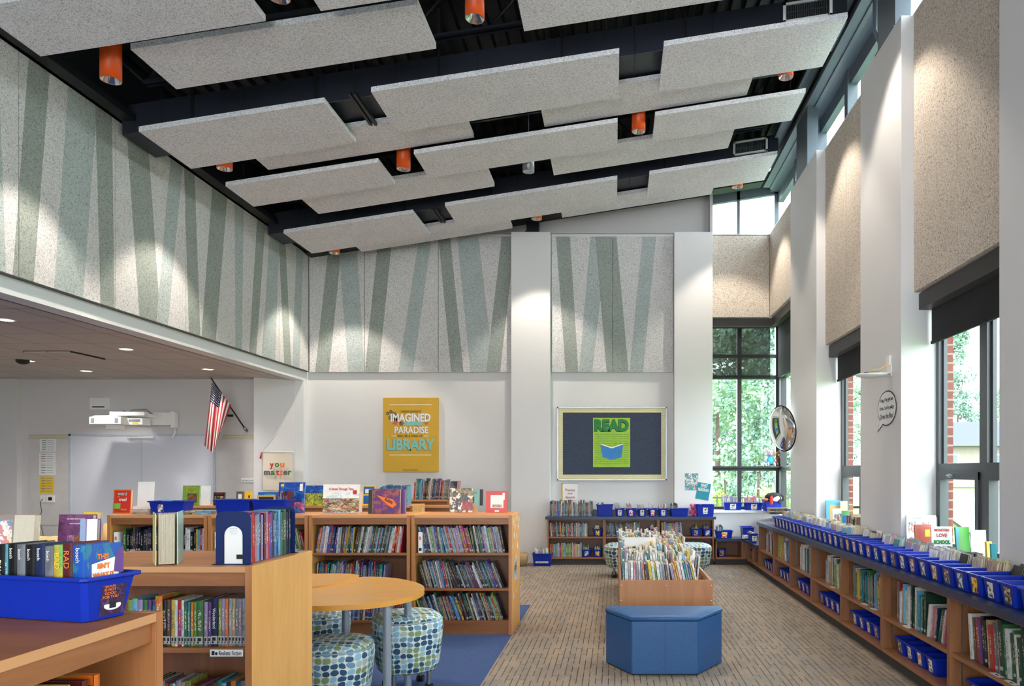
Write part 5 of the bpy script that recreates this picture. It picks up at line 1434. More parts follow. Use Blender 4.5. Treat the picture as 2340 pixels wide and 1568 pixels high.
def stack(u0, u1, v0, n, cols, lab, Y=None, t=(.012, .02), d=.2, z=1.0955, group='books lying in stacks', x=None, y=None, w=None, rz=0):
    Y = Y or (CH - z) * F / (v0 - CV)
    xx = ((u0 + u1) / 2 - CU) * Y / F if x is None else x
    ww = (u1 - u0) * Y / F if w is None else w
    for i in range(n):
        tt = R2.uniform(*t); cn = R2.choice(cols)
        ob = bpy.data.objects.new('lying_book', UB['no'])
        ob.matrix_world = Matrix.Translation((xx, Y + d / 2, z)) @ Matrix.Rotation(rz + R2.uniform(-.06, .06), 4, 'Z') @ Matrix.Translation((-ww / 2, -d / 2, tt)) @ Matrix.Rotation(math.pi / 2, 4, 'Y') @ Matrix.Diagonal((tt, d, ww * R2.uniform(.93, 1), 1))
        ob.color = mcol(cn); COL.objects.link(ob); z += tt + .0005
        tag(ob, '%s book lying %s from bottom, %s' % (cn, ordn(i + 1), lab), 'book', group)
stack(301, 338, 1174, 5, ['tan', 'cream', 'brown', 'white'], 'stack beside the weird book', t=(.008, .012), Y=6.76, d=.16)
stack(400, 440, 1174, 2, ['tan', 'cream', 'green'], 'right of the small blue bin', t=(.012, .018), Y=6.80, d=.2)
stack(446, 484, 1174, 2, ['cream', 'sky-blue', 'tan'], 'left of the two blue bins', t=(.012, .018), Y=6.80, d=.2)
bin_((onY(381, 0, 6.78).x, 6.86, 1.0958), 0, .34, .17, .125, 'small blue bin of bright books on the central row', None, 'front', 1, .05, .07, -.06)
disp(366, 392, 1118, 1150, 'pale blue book leaning in the small blue bin', flatc('pale_blue_cover', (140, 190, 226)), Y=6.84, z=1.10, t=.012, rz=-.15)
bpy.data.objects['display_book.001' if 'display_book.001' in bpy.data.objects else 'display_book'].location.z = 1.101
disp(388, 412, 1130, 1150, 'yellow book with green print in the small blue bin', cY, [('GO', .3, .5, .6, M['green'])], Y=6.86, z=1.10, t=.012)
# second row
r_ = disp(416, 455, 1110, 1156, 'green picture book with a crawfish cover on the second row', A['craw'], [('CRAWFISH', .13, .5, .87, M['orangeink'], 0, .8)], [(.3, .85, .15, .6, A['brownp'])], Y=8.54, t=.02)
disp(456, 479, 1110, 1155, 'open white pages of the crawfish book on the second row', A['openpage'], Y=8.56, t=.012)
disp(487, 513, 1116, 1146, 'small dark book with red title near the PHYSICS book', cK, [('EXPLORE', .16, .5, .9, M['red'])], [(.1, .9, .15, .7, A['floral'])], Y=8.56, z=1.095, t=.02)
disp(539, 556, 1104, 1135, 'grey book with oval portrait on the last rows', flatc('grey_cover', (90, 90, 96)), (), [(.25, .75, .3, .8, cW)], Y=8.7, t=.02)
disp(556, 574, 1104, 1135, 'yellow book with black dots on the last rows', cY, (), [(.15, .35, .2, .4, cK), (.6, .8, .5, .7, cK)], Y=8.72, t=.02)
bin_((onY(527, 0, 6.72).x, 6.83, 1.0958), 0, .325, .2, .14, 'blue bin holding the PHYSICS book on the central row', 'pair of blue bins on the central row', None)
bin_((onY(612, 0, 6.72).x, 6.83, 1.0958), 0, .325, .2, .14, 'blue bin holding the AENEAS and ARTEMIS books on the central row', 'pair of blue bins on the central row', None)
disp(514, 562, 1129, 1160, 'red and blue PHYSICS book standing in the blue bin', cB, [('PHYSICS', .28, .5, .62, M['red'], 0, .8, .001)], [(.0, 1, .35, .9, flatc('red_band', (206, 70, 40)))], Y=6.80, z=1.115, t=.02)
disp(586, 628, 1118, 1160, 'gold framed black book titled AENEAS in the blue bin', flatc('gold_cover', (206, 164, 84)), [('AENEAS', .17, .5, .68, M['whiteink'], 0, .8)], [(.1, .9, .05, .9, cK), (.3, .75, .08, .55, A['openpage'])], Y=6.79, z=1.105, t=.014, rz=.0)
disp(588, 640, 1112, 1160, 'blue book titled ARTEMIS behind AENEAS', cB, [('ARTEMIS', .17, .5, .84, M['teal'], 0, .8)], Y=6.84, z=1.105, t=.014)
book_row((onY(634, 0, 6.8).x, 6.76, 1.105), (1, 0, 0), (0, 1, 0), .10, 'right side of the AENEAS bin', 'books in the AENEAS bin', name='paperback_book', cols=['navy', 'purple', 'silver', 'white', 'maroon'], h=(.19, .21), dp=(.12, .14), t=(.007, .014), lean=(-.1, -.05), ub=('no',), noun='book')
disp(635, 695, 1097, 1167, 'tall blue ocean picture book standing on the central row', A['ocean'], (), [(.45, 1, .02, .35, A['coral']), (.80, .92, .72, .95, cW), (.08, .2, .86, .94, M['yellow'])], Y=7.06, t=.02)
disp(696, 740, 1109, 1155, 'green and blue fish shoal picture book on the second row', A['fish'], [('A Reef Adventure', .09, .6, .8, M['purpleink'], -.2)], [(0, 1, .62, 1, A['ocean'])], Y=8.55, t=.02)
disp(737, 820, 1107, 1173, 'large picture book titled A Street Through Time', cW, [('A Street Through Time', .115, .5, .84, M['red'], 0, .78, .0008)], [(.0, 1, .35, .72, A['sky']), (.0, 1, .02, .52, A['town']), (.82, .93, .66, .8, M['red'])], Y=6.98, t=.03)
disp(790, 826, 1103, 1150, 'white paged book behind A Street Through Time', cW, Y=7.18, t=.02)
disp(828, 857, 1108, 1155, 'blue and yellow whale picture book on the second row', cY, (), [(.08, .92, .55, .92, cB), (.08, .92, .08, .48, cB), (.2, .7, .6, .8, cW)], Y=8.55, t=.02)
disp(851, 914, 1117, 1174, 'purple picture book with an orange banner reading SLEEPS', A['purple'], [('SLEEPS', .15, .58, .50, M['ink'], .5, .8, .001)], [(.05, .38, .2, .38, M['purpleink'])], Y=6.92, t=.03, rz=-.05)
m_ = MB(); m_.poly([(-.10, -.0014, .175), (.06, -.0014, .135), (.095, -.0014, .085), (.06, -.0014, .055), (.03, -.0014, .07)]);
q = m_.build('cover_picture', M['orangeink'], bpy.data.objects[[o.name for o in bpy.data.objects if o.get('label', '').startswith('purple picture book with an orange')][0]])
disp(841, 850, 1117, 1172, 'dark spine book against the purple SLEEPS book', cK, Y=6.95, t=.03)
disp(912, 926, 1117, 1172, 'lilac edged book behind the purple SLEEPS book', cP, Y=7.0, t=.03)
disp(1027, 1080, 1115, 1170, 'brown and white floral picture book with a red rose', A['floral'], (), [(.55, 1, .08, .45, A['rose']), (.36, .5, .12, .24, cW)], Y=7.16, t=.02)
disp(1066, 1094, 1103, 1140, 'mint book with a black figure on the last row', flatc('mint_cover', (150, 200, 188)), [('La Sone', .2, .5, .8, M['green'])], [(.45, .62, .15, .55, cK)], Y=9.70, z=1.04 + .0, t=.02)
disp(1096, 1103, 1103, 1140, 'dark spine book beside the mint book', cK, Y=9.72, z=1.04, t=.02)
disp(1110, 1159, 1121, 1170, 'bright red book showing its back cover at the row end', cR, (), [(.22, .82, .2, .8, cW), (.77, .88, .58, .9, cW), (.3, .74, .22, .36, A['town']), (.42, .62, .02, .10, cW)], Y=7.16, t=.02)
# window recess books
disp(2074, 2143, 1172, 1270, 'white picture book with painted houses in the near window recess', cW, [('SCHOOL', .06, .35, .93, M['green'])], [(.05, .3, .6, .85, A['kids']), (.5, .75, .6, .85, A['kids']), (.1, .3, .3, .5, A['kids'])], Y=6.18, z=.764, t=.02)
disp(2143, 2148, 1172, 1265, 'thin white folder at the window jamb', cW, Y=6.2, z=.764, t=.01)
disp(2092, 2135, 1192, 1280, 'red back cover of the open monsters book', flatc('brick_red_cover', (170, 80, 64)), (), [(.6, .9, .68, .86, M['yellow'])], Y=5.86, z=.764, t=.012, rz=.22)
disp(2131, 2177, 1194, 1280, 'white front cover titled MONSTERS LOVE SCHOOL in the near window recess', cW, [('MONSTERS', .095, .5, .90, M['red'], 0, .8, .001), ('LOVE', .13, .5, .76, M['red'], 0, .9, .001), ('SCHOOL', .13, .5, .58, M['green'], 0, .8, .003)], [(.1, .9, .1, .48, A['kids'])], Y=5.78, z=.764, t=.012, rz=-.1)
disp(2185, 2225, 1190, 1290, 'green open picture book in the near window recess', flatc('bright_green_cover', (70, 160, 50)), (), [(.0, .25, .0, 1, cT), (.3, 1, 0, .25, A['brownp'])], Y=5.40, z=.764, t=.014, rz=.35)
disp(2222, 2256, 1192, 1290, 'white printed pages of the green open picture book', A['openpage'], [('...............\n...............\n...............', .05, .5, .6, M['ink'])], Y=5.28, z=.764, t=.014, rz=-.05)
disp(2258, 2272, 1206, 1290, 'yellow edged teal book at the near window mullion', cY, Y=5.02, z=.764, t=.02, rz=.2)
disp(2268, 2281, 1208, 1290, 'teal book with white pages at the near window mullion', cT, Y=4.96, z=.764, t=.02)
disp(1889, 1932, 1142, 1215, 'tall blue picture book in the middle window recess', flatc('sky_cover', (86, 160, 206)), (), [(.2, .95, .1, .85, flatc('ochre_print', (190, 160, 90)))], Y=8.8, z=.764, t=.02)
disp(1904, 1926, 1156, 1215, 'white picture book of two children in the middle window recess', cW, (), [(.1, .9, .2, .8, A['kids'])], Y=8.5, z=.764, t=.014)
disp(1925, 1941, 1160, 1215, 'green and blue book in the middle window recess', flatc('leaf_cover', (80, 150, 90)), (), [(.1, .9, .5, .8, cB)], Y=8.45, z=.764, t=.014)
disp(1922, 1938, 1143, 1215, 'yellow book behind the others in the middle window recess', flatc('soft_yellow_cover', (232, 216, 130)), Y=8.72, z=.764, t=.012)
book_row((2.51, 8.02, .764), (0, -1, 0), (1, 0, 0), .36, 'brown spines in the middle window recess', 'brown books in the middle window recess', cols=['brown', 'tan', 'maroon', 'black', 'cream'], h=(.22, .27), t=(.016, .03), dp=(.15, .18), lean=(0, 0), ub=('no',))
# flat stack at the far end of the counter
stack(1775, 1815, 1165, 5, ['grey', 'dark green', 'white', 'brown'], 'far end of the window counter', z=.895, x=2.27, Y=10.2, w=.24, t=(.012, .02), d=.2)

# ================================================================ FOREGROUND BOOKS
def big_book(name, M4, t, dd, hh, col, label, group=None, lab=True, title=None, tm='whiteink', pg=None, tsize=.5, tz=.58):
    root = bpy.data.objects.new(name, None); root.empty_display_size = .05; COL.objects.link(root); root.matrix_world = M4
    tag(root, label, 'book', group)
    m_ = MB(); m_.box(0, .002, 0, dd, 0, hh); m_.box(t - .002, t, 0, dd, 0, hh)
    n = 5
    pts = [(t * k / n, -.003 * math.sin(math.pi * k / n)) for k in range(n + 1)] + [(t, .002), (0, .002)]
    m_.prism(pts, 0, hh, 1)
    c_ = m_.build('cover', [M['book'], M['spine'] if not title else M['book']], root); c_.color = col if isinstance(col, tuple) else mcol(col)
    m_ = MB(); m_.box(.002, t - .002, .002, dd - .004, .003, hh - .004); m_.build('page_block', M['pages'], root)
    if lab:
        m_ = MB(); m_.box(.001, t - .001, -.0045, -.0032, hh * .05, hh * .22); m_.box(t * .25, t * .75, -.005, -.0045, hh * .12, hh * .19, 1); m_.box(t * .2, t * .45, -.005, -.0045, hh * .07, hh * .11, 1); m_.build('spine_label', [M['label'], M['ink']], root)
    if title: text(title, t * tsize * 1.35, (t / 2, -.0048, hh * tz), (math.radians(90), math.radians(90), 0), M[tm], root, sx=.9, ext=.0002)
    return root
def big_row(o, d, inw, specs, where, group, name='chapter_book', lean=0.0, dp=.14):
    o, d, inw = Vector(o), Vector(d), Vector(inw); s = 0
    B = Matrix(((d.x, inw.x, 0), (d.y, inw.y, 0), (0, 0, 1))).to_4x4()
    for i, sp in enumerate(specs):
        cn, t, h = sp[0], sp[1], sp[2]; title = sp[3] if len(sp) > 3 else None; lab = sp[4] if len(sp) > 4 else True; tm = sp[5] if len(sp) > 5 else 'whiteink'
        pos = o + d * s + inw * (.012 + R.uniform(0, .006)) + Vector((0, 0, .0006))
        big_book(name, Matrix.Translation(pos) @ B @ Matrix.Rotation(-lean, 4, 'Y'), t, dp + R.uniform(-.01, .01), h, cn, '%s %s book%s, %s along %s' % ('thin' if t < .014 else 'thick', cn, (' titled ' + title) if title else '', ordn(i + 1), where), group, lab, title, tm)
        s += t / math.cos(lean) + .0008
    return s
# shelf of the foreground bookcase
sp = [('lime', .02, .20, 'COMICS'), ('sky-blue', .024, .205), ('lilac', .022, .20), ('green', .02, .20), ('purple', .018, .20), ('teal', .012, .20), ('orange', .03, .215, 'Dear Sweet Pea'), ('black', .02, .20), ('brown', .016, .20), ('yellow', .014, .20), ('white', .013, .198, 'NEVER SAY'), ('red', .015, .195), ('white', .012, .198), ('green', .013, .19), ('teal', .012, .192), ('orange', .012, .19),
      ('lime', .012, .19), ('green', .03, .195), ('lilac', .016, .19), ('purple', .014, .19), ('navy', .028, .208, 'Wonderland'), ('lime', .014, .205), ('lilac', .014, .205), ('orange', .014, .205), ('silver', .014, .205), ('tan', .014, .205), ('grey', .014, .205), ('lilac', .014, .205), ('silver', .013, .205), ('cream', .014, .2)]
big_row((-2.09, 3.135, .747), (1, 0, 0), (0, 1, 0), sp, 'shelf above the Realistic Fiction sign', 'chapter books in the foreground bookcase')
sp = [('dark green', .02, .2, 'THINGS'), ('black', .018, .2), ('grey', .02, .2), ('red', .014, .19), ('teal', .014, .188), ('white', .014, .188), ('silver', .022, .2), ('tan', .018, .195), ('lime', .022, .2, 'FIRST'), ('red', .014, .18), ('maroon', .014, .178), ('purple', .014, .178), ('pink', .014, .178), ('maroon', .014, .178, 'VI'), ('pink', .014, .178), ('brown', .02, .19), ('teal', .022, .2, 'THE'), ('sky-blue', .02, .19), ('navy', .018, .19), ('orange', .02, .2), ('blue', .02, .19), ('grey', .02, .2)]
big_row((-1.985, 3.135, .40), (1, 0, 0), (0, 1, 0), sp, 'shelf below the Realistic Fiction sign', 'chapter books in the foreground bookcase', dp=.13)
# nearest bookcase, opening to the right: local row along +Y, spines face +X
sp = [('white', .02, .2), ('red', .02, .2), ('black', .02, .2), ('black', .022, .205), ('navy', .02, .2, 'WHAT'), ('black', .03, .215), ('blue', .022, .19, 'WE'), ('yellow', .034, .225), ('navy', .02, .195), ('grey', .02, .2), ('maroon', .02, .22), ('brown', .016, .2), ('orange', .022, .225, 'FIERCE')]
big_row((-1.33, 1.62, .747), (0, 1, 0), (-1, 0, 0), sp, 'top shelf of the nearest bookcase', 'books in the nearest bookcase', dp=.14)
# bookend row on the foreground bookcase: spines face +X, filed along +Y
sp = [(c, .0165 + .004 * (k % 3), .205 + .006 * ((k * 7) % 3), None, False) for k, c in enumerate(['green', 'silver', 'red', 'pink', 'sky-blue', 'purple', 'lilac', 'maroon', 'pink', 'red', 'blue', 'navy', 'sky-blue', 'blue', 'sky-blue', 'green', 'dark green', 'green', 'navy', 'navy'])]
ln = big_row((-1.585, 3.20, 1.095), (0, 1, 0), (-1, 0, 0), sp, 'row between the blue bookends', 'thin books between the blue bookends', dp=.125)
def bookend(x, y, label, flip=1):
    root = empty('bookend', (x, y, 1.0955), 0, label, 'bookend', 'blue metal bookends')
    m_ = MB()
    w, h, r = .076, .228, .028
    outer = []
    for k in range(7): a = math.pi / 2 * k / 6; outer.append((w - r + r * math.cos(math.pi / 2 - a) * 1 if False else w - r + r * math.sin(math.pi / 2 - a), h - r + r * math.cos(math.pi / 2 - a)))
    right = [(w, 0.0)] + [(w - r + r * math.cos(a), h - r + r * math.sin(a)) for a in [math.pi / 2 * k / 6 for k in range(7)]]
    left = [(-x_, z_) for (x_, z_) in reversed(right)]
    aw, ah = .04, .125
    arch = [(-aw, 0.0)] + [(aw * math.cos(math.pi - a), ah + aw * math.sin(math.pi - a)) for a in [math.pi * k / 12 for k in range(13)]] + [(aw, 0.0)]
    if flip < 0: arch = None
    ol = right + left
    if arch:
        # strip between arch and outline
        n = 30
        def res(pl, n):
            d = [0]
            for i in range(1, len(pl)): d.append(d[-1] + math.dist(pl[i - 1], pl[i]))
            out = []
            for k in range(n + 1):
                t = d[-1] * k / n; i = 1
                while i < len(d) - 1 and d[i] < t: i += 1
                f_ = (t - d[i - 1]) / (d[i] - d[i - 1]); out.append((pl[i - 1][0] + (pl[i][0] - pl[i - 1][0]) * f_, pl[i - 1][1] + (pl[i][1] - pl[i - 1][1]) * f_))
            return out
        oo = res(ol, n); ii = res(arch[::-1], n)
        v = [(a_, 0, b_) for a_, b_ in oo] + [(a_, 0, b_) for a_, b_ in ii] + [(a_, .0022, b_) for a_, b_ in oo] + [(a_, .0022, b_) for a_, b_ in ii]
        N = n + 1; f_ = []
        for k in range(n):
            f_ += [(k, N + k, N + k + 1, k + 1), (2 * N + k, 2 * N + k + 1, 3 * N + k + 1, 3 * N + k), (k, k + 1, 2 * N + k + 1, 2 * N + k), (N + k, 3 * N + k, 3 * N + k + 1, N + k + 1)]
        m_.add(v, f_)
    else:
        n = len(ol); v = [(a_, 0, b_) for a_, b_ in ol] + [(a_, .0022, b_) for a_, b_ in ol]
        m_.add(v, [tuple(range(n)), tuple(reversed(range(n, 2 * n)))] + [(k, (k + 1) % n, n + (k + 1) % n, n + k) for k in range(n)])
    m_.build('upright_plate', M['bookend'], root)
    m_ = MB(); m_.box(-w - .006, w + .006, -.022 if flip > 0 else 0, .0022 if flip > 0 else .03, 0, .0016); m_.build('base_plate', M['bookend'], root)
bookend(-1.653, 3.185, 'blue metal bookend with an arched cut-out on the foreground bookcase')
bookend(-1.653, 3.20 + ln + .003, 'blue metal bookend closing the far end of the thin book row', -1)
# back cover seen through the arch
q = display_book(-1.70, -1.605, 3.1885, 1.096, .20, 'white back cover with small print seen through the bookend arch', cW, [('printed lines of small\ntext on the back of the\nbook in four rows and\na line more', .045, .5, .72, M['ink'], 0, .62)], [(.62, .9, .1, .2, M['ink'])], t=.006, tilt=0)
for o_ in list(bpy.data.objects):
    if o_.type == 'FONT' and o_.data.body.startswith('printed lines'): o_.data.body = '............................\n...........................\n............................\n.....................'
# tan open book standing
root = empty('open_book', (-1.925, 3.155, 1.0956), .52, 'cream paged book standing slightly open on the foreground bookcase', 'book')
m_ = MB(); m_.M = Matrix.Rotation(.10, 4, 'Z'); m_.box(-.040, -.037, 0, .16, 0, .222); m_.build('cover', flatc('lime_board', (206, 214, 140)), root)
m_ = MB(); m_.M = Matrix.Rotation(-.12, 4, 'Z'); m_.box(.040, .043, 0, .16, 0, .226); m_.build('cover', flatc('mint_board', (170, 214, 206)), root)
m_ = MB()
for k in range(16):
    a = -.07 + .0088 * k
    m_.M = Matrix.Translation((-.028 + .0037 * k, 0, .003)) @ Matrix.Rotation(-a, 4, 'Z'); m_.box(0, .0028, .004 + .002 * (k % 3), .155, 0, .214)
m_.build('page_block', M['pages'], root)
# purple book and others at the left edge
display_book(-2.504, -2.355, 3.30, 1.095, .208, 'purple book with photo pictures on its back, left foreground', A['purpleback'], [('THE SHOW MUST GO ON', .045, .5, .9, M['whiteink'], 0, .7), ('ABOUT THE SERIES', .04, .5, .8, M['whiteink'], 0, .7), ('GROUP\nKEYS', .06, .7, .37, M['whiteink'], 0, .7)], [(.28, .48, .32, .55, A['coral']), (.5, .7, .36, .55, A['brownp']), (.3, .72, .0, .22, A['town'])], t=.03, rz=.05)
display_book(-2.44, -2.375, 3.36, 1.095, .215, 'yellow edged book behind the purple book', cY, t=.03)
display_book(-2.328, -2.259, 3.20, 1.095, .195, 'white paged book with blue and purple boards beside the purple book', cP, (), [(.0, .3, 0, 1, flatc('grey_blue_board', (110, 130, 170))), (.38, .95, .01, .99, cW)], t=.03, rz=.25)
display_book(-2.72, -2.575, 3.14, 1.095, .215, 'grey picture book at the left edge of the foreground', flatc('dusky_cover', (130, 116, 110)), (), [(.1, .9, .2, .9, A['kids'])], t=.012, rz=.2)
display_book(-2.574, -2.48, 3.13, 1.095, .215, 'cream open pages at the left edge of the foreground', M['pages'], t=.03, rz=-.1)

# big blue bin of paperbacks on the nearest bookcase
ang = -.25
c0 = Vector((-1.391, 1.925, 0)); ux = Vector((math.cos(ang), math.sin(ang), 0)); uy = Vector((-math.sin(ang), math.cos(ang), 0))
L_, W_, H_ = .40, .165, .122
cc = c0 - ux * (L_ / 2) + uy * (W_ / 2)
root = bin_((cc.x, cc.y, 1.0958), ang, L_, W_, H_, 'large blue bin of paperbacks in the left foreground', None, 'end', 6, .075, .095, .012, taper=.020)
m_ = MB()
for o_ in bpy.data.objects:
    if o_.parent == root and o_.name.startswith('label_card'): lbl = o_
text('THIS\nBOOK\nIS NOT\nGOOD\nFOR YOU', .011, (L_ / 2 - .0055, .0, .080), (math.radians(90), 0, math.radians(90)), M['orangeink'], root)
m_ = MB(); n = 16
xx = lambda z: L_ / 2 - .020 * (1 - .9 * z / H_) + .0022
m_.poly([(xx(.035), .012 + .026 * math.cos(2 * math.pi * k / n), .035 + .012 * math.sin(2 * math.pi * k / n)) for k in range(n)], 0); m_.quad((xx(.035) + .0003, .002, .028), (xx(.035) + .0003, .022, .028), (xx(.045) + .0003, .022, .046), (xx(.045) + .0003, .002, .046), 1)
m_.build('label_picture', [M['whiteink'], M['ink']], root)
sp = [('black', .034, .19, None), ('teal', .012, .19, None), ('black', .030, .19, 'bosch'), ('grey', .030, .192, 'bosch'), ('black', .033, .19, 'bosch'), ('navy', .034, .19, 'bosch'), ('grey', .030, .19, 'bosch'), ('yellow', .030, .192, 'BAD'), ('maroon', .033, .195, 'RAD'), ('blue', .042, .195, 'bosch')]
tot = sum(a[1] + .0008 for a in sp)
st = c0 - ux * (tot + .026) + uy * .027
B = Matrix(((ux.x, uy.x, 0), (ux.y, uy.y, 0), (0, 0, 1))).to_4x4()
s = 0
for i, (cn, t, h, ti) in enumerate(sp):
    rb = big_book('paperback_book', Matrix.Translation(st + ux * s + Vector((0, 0, 1.106 + .002 * (i % 3)))) @ B, t, .106, h, cn, 'thick %s book, %s along the foreground blue bin%s' % (cn, ordn(i + 1), ', reading THIS ISN\'T' if i == 9 else ''), 'paperbacks in the foreground blue bin', False, ti, 'yellow' if ti in ('BAD',) else ('orangeink' if ti == 'RAD' else 'whiteink'), tsize=.34 if ti == 'bosch' else .62, tz=.86 if ti == 'bosch' else .78)
    s += t + .0008
x = sp[-1][1] + .0006
RX = (math.radians(90), 0, math.radians(90))
for (body, size, y_, z_, mt) in (('THIS', .019, .050, .160, 'orangeink'), ("ISN'T", .019, .052, .134, 'orangeink'), ('WHAT IT', .018, .052, .110, 'orangeink')):
    text(body, size, (x + .001, y_, z_), RX, M[mt], rb, bold=.0008, sx=.85)
m_ = MB(); m_.poly([(x, .018, .09), (x, .098, .085), (x, .098, .158), (x, .018, .142)], 0); m_.poly([(x + .0002, .083, .115), (x + .0002, .113, .11), (x + .0002, .114, .185), (x + .0002, .088, .165)], 1)
m_.build('cover_picture', [M['whiteink'], M['purpleink']], rb)
# ================================================================ THINGS ON THE WALLS
def tfit(body, u0, u1, v0, v1, Y, m, root, ox, oz, d=.0015, bold=0, roll=0, yy=None):
    """lettering that fills a measured rectangle on a wall facing the room; root sits at (ox, Y, oz)"""
    a, b_ = onY(u0, v1, Y), onY(u1, v0, Y)
    t_ = text(body, .1, ((a.x + b_.x) / 2 - ox, -d if yy is None else yy, (a.z + b_.z) / 2 - oz), (math.radians(90), roll, 0), m, root, fit=(b_.x - a.x, b_.z - a.z), bold=bold, ext=.0006)
    return t_
def rect_on(root, u0, u1, v0, v1, Y, m, ox, oz, d=.001, name='print'):
    a, b_ = onY(u0, v1, Y), onY(u1, v0, Y); m_ = MB()
    m_.quad((a.x - ox, -d, a.z - oz), (b_.x - ox, -d, a.z - oz), (b_.x - ox, -d, b_.z - oz), (a.x - ox, -d, b_.z - oz)); return m_.build(name, m, root)
# yellow canvas
Y = 12.10
a, b_ = onY(875, 1079, Y), onY(1001, 909, Y); ox, oz = (a.x + b_.x) / 2, a.z
root = empty('canvas_print', (ox, Y, oz), 0, 'mustard yellow canvas about paradise and LIBRARY on the back wall', 'wall art')
m_ = MB(); m_.box(a.x - ox, b_.x - ox, 0, .055, 0, b_.z - oz); m_.build('canvas', plain('mustard_canvas', (212, 168, 52), .7, var=.04, scale=4), root, .004)
for (bd, u0, u1, v0, v1, mt, bo) in (('I HAVE ALWAYS', 916, 962, 938, 943, 'ink', 0), ('IMAGINED', 893, 984, 945, 964, 'whiteink', .003), ('PARADISE', 902, 979, 975, 991, 'whiteink', .002),
                                 ('WILL BE A KIND OF', 908, 966, 994, 999, 'ink', 0), ('LIBRARY', 884, 994, 1003, 1029, 'teal', .004), ('JORGE LUIS BORGES', 921, 955, 1073, 1076, 'ink', 0)):
    if mt == 'teal': tfit(bd, u0 - 1, u1 - 1, v0 + 1, v1 + 1, Y, M['bluesteel'], root, ox, oz, .0012, bo)
    if mt == 'whiteink': tfit(bd, u0 - 1, u1 - 1, v0 + 1, v1 + 1, Y, M['greyleg'], root, ox, oz, .0012, bo)
    tfit(bd, u0, u1, v0, v1, Y, M[mt], root, ox, oz, .003, bo)
for (u0, u1, v) in ((890, 986, 925), (890, 986, 1040), (895, 906, 996.5), (968, 979, 996.5)): rect_on(root, u0, u1, v - .6, v + .6, Y, M['whiteink'], ox, oz)
m_ = MB()
to = lambda s, z: (onY(s, 0, Y).x - ox, -.0008, onY(0, z, Y).z - oz)
for (u, v, r, mi) in ((900, 948, 8, 2), (892, 955, 6, 2), (886, 945, 5, 2), (893, 941, 5, 2), (903, 966, 7, 0), (914, 960, 8, 1), (908, 952, 6, 0), (917, 968, 6, 2), (972, 955, 5, 2), (974, 966, 6, 0), (968, 948, 4, 1), (951, 974, 5, 0), (982, 952, 4, 1)):
    def tp(s, z, u=u, v=v): return to(u + s, v + z)
    flat_flower(m_, (0, 0), r, 7, mi, tp)
m_.build('flower_print', [plain('rose_print', (206, 92, 100), .6), plain('pink_print', (234, 160, 160), .6), plain('dark_leaf_print', (84, 84, 70), .6)], root)
rect_on(root, 925, 965, 964, 972, Y, M['teal'], ox, oz, .0025)
# bulletin board
Y = 12.12
a, b_ = onY(1273, 1098, Y), onY(1524, 930, Y); ox, oz = (a.x + b_.x) / 2, a.z; w, h = b_.x - a.x, b_.z - a.z
root = empty('bulletin_board', (ox, Y, oz), 0, 'dark blue bulletin board with chevron border on the back wall', 'bulletin board')
m_ = MB(); m_.box(-w / 2, w / 2, .002, .035, 0, h); m_.build('backing', M['boardfelt'], root)
m_ = MB()
for (x0, x1, z0, z1) in ((-w / 2, w / 2, 0, .022), (-w / 2, w / 2, h - .022, h), (-w / 2, -w / 2 + .022, 0, h), (w / 2 - .022, w / 2, 0, h)): m_.box(x0, x1, -.012, .012, z0, z1)
m_.build('aluminium_frame', M['steel'], root)
m_ = MB()
for (x0, x1, z0, z1) in ((-w / 2 + .022, w / 2 - .022, .022, .095), (-w / 2 + .022, w / 2 - .022, h - .095, h - .022), (-w / 2 + .022, -w / 2 + .095, .095, h - .095), (w / 2 - .095, w / 2 - .022, .095, h - .095)): m_.box(x0, x1, -.002, .001, z0, z1)
m_.build('chevron_border', M['chevron'], root)
Yp_ = 12.117
a, b_ = onY(1355, 1068, Yp_), onY(1440, 955, Yp_); ox2, oz2 = (a.x + b_.x) / 2, a.z
root = empty('poster', (ox2, Yp_, oz2), 0, 'bright green READ poster pinned on the bulletin board', 'poster')
m_ = MB(); m_.box(a.x - ox2, b_.x - ox2, 0, .0015, 0, b_.z - oz2); m_.build('sheet', plain('lime_sheet', (158, 200, 60), .6, var=.08, scale=12), root)
tfit('READ', 1358, 1437, 958, 986, Yp_, M['green'], root, ox2, oz2, .003, .006)
tfit('READ', 1357.5, 1436.5, 959, 987, Yp_, M['ink'], root, ox2, oz2, .0012, .007)
for k in range(14):
    v = 992 + k * 5.2
    tfit('~ ~~~ ~~ ~~~~ ~~~ ~~ ~~~~' if k % 2 else '~~~ ~~ ~~~~ ~ ~~~ ~~~ ~~~', 1359, 1436, v, v + 1.4, Yp_, M['green'], root, ox2, oz2, .001)
m_ = MB(); P_ = lambda u, v, d: (onY(u, 0, Yp_).x - ox2, -d, onY(0, v, Yp_).z - oz2)
m_.poly([P_(1372, 1016, .003), P_(1398, 1025, .003), P_(1398, 1051, .003), P_(1377, 1045, .003)]); m_.poly([P_(1398, 1025, .003), P_(1424, 1016, .003), P_(1420, 1045, .003), P_(1398, 1051, .003)])
m_.build('open_book_print', plain('blue_print', (52, 130, 200), .6), root)
m_ = MB(); m_.poly([P_(1372, 1014, .0026), P_(1398, 1022, .0026), P_(1424, 1014, .0026), P_(1424, 1017, .0026), P_(1398, 1026, .0026), P_(1372, 1017, .0026)]); m_.build('page_print', M['whiteink'], root)
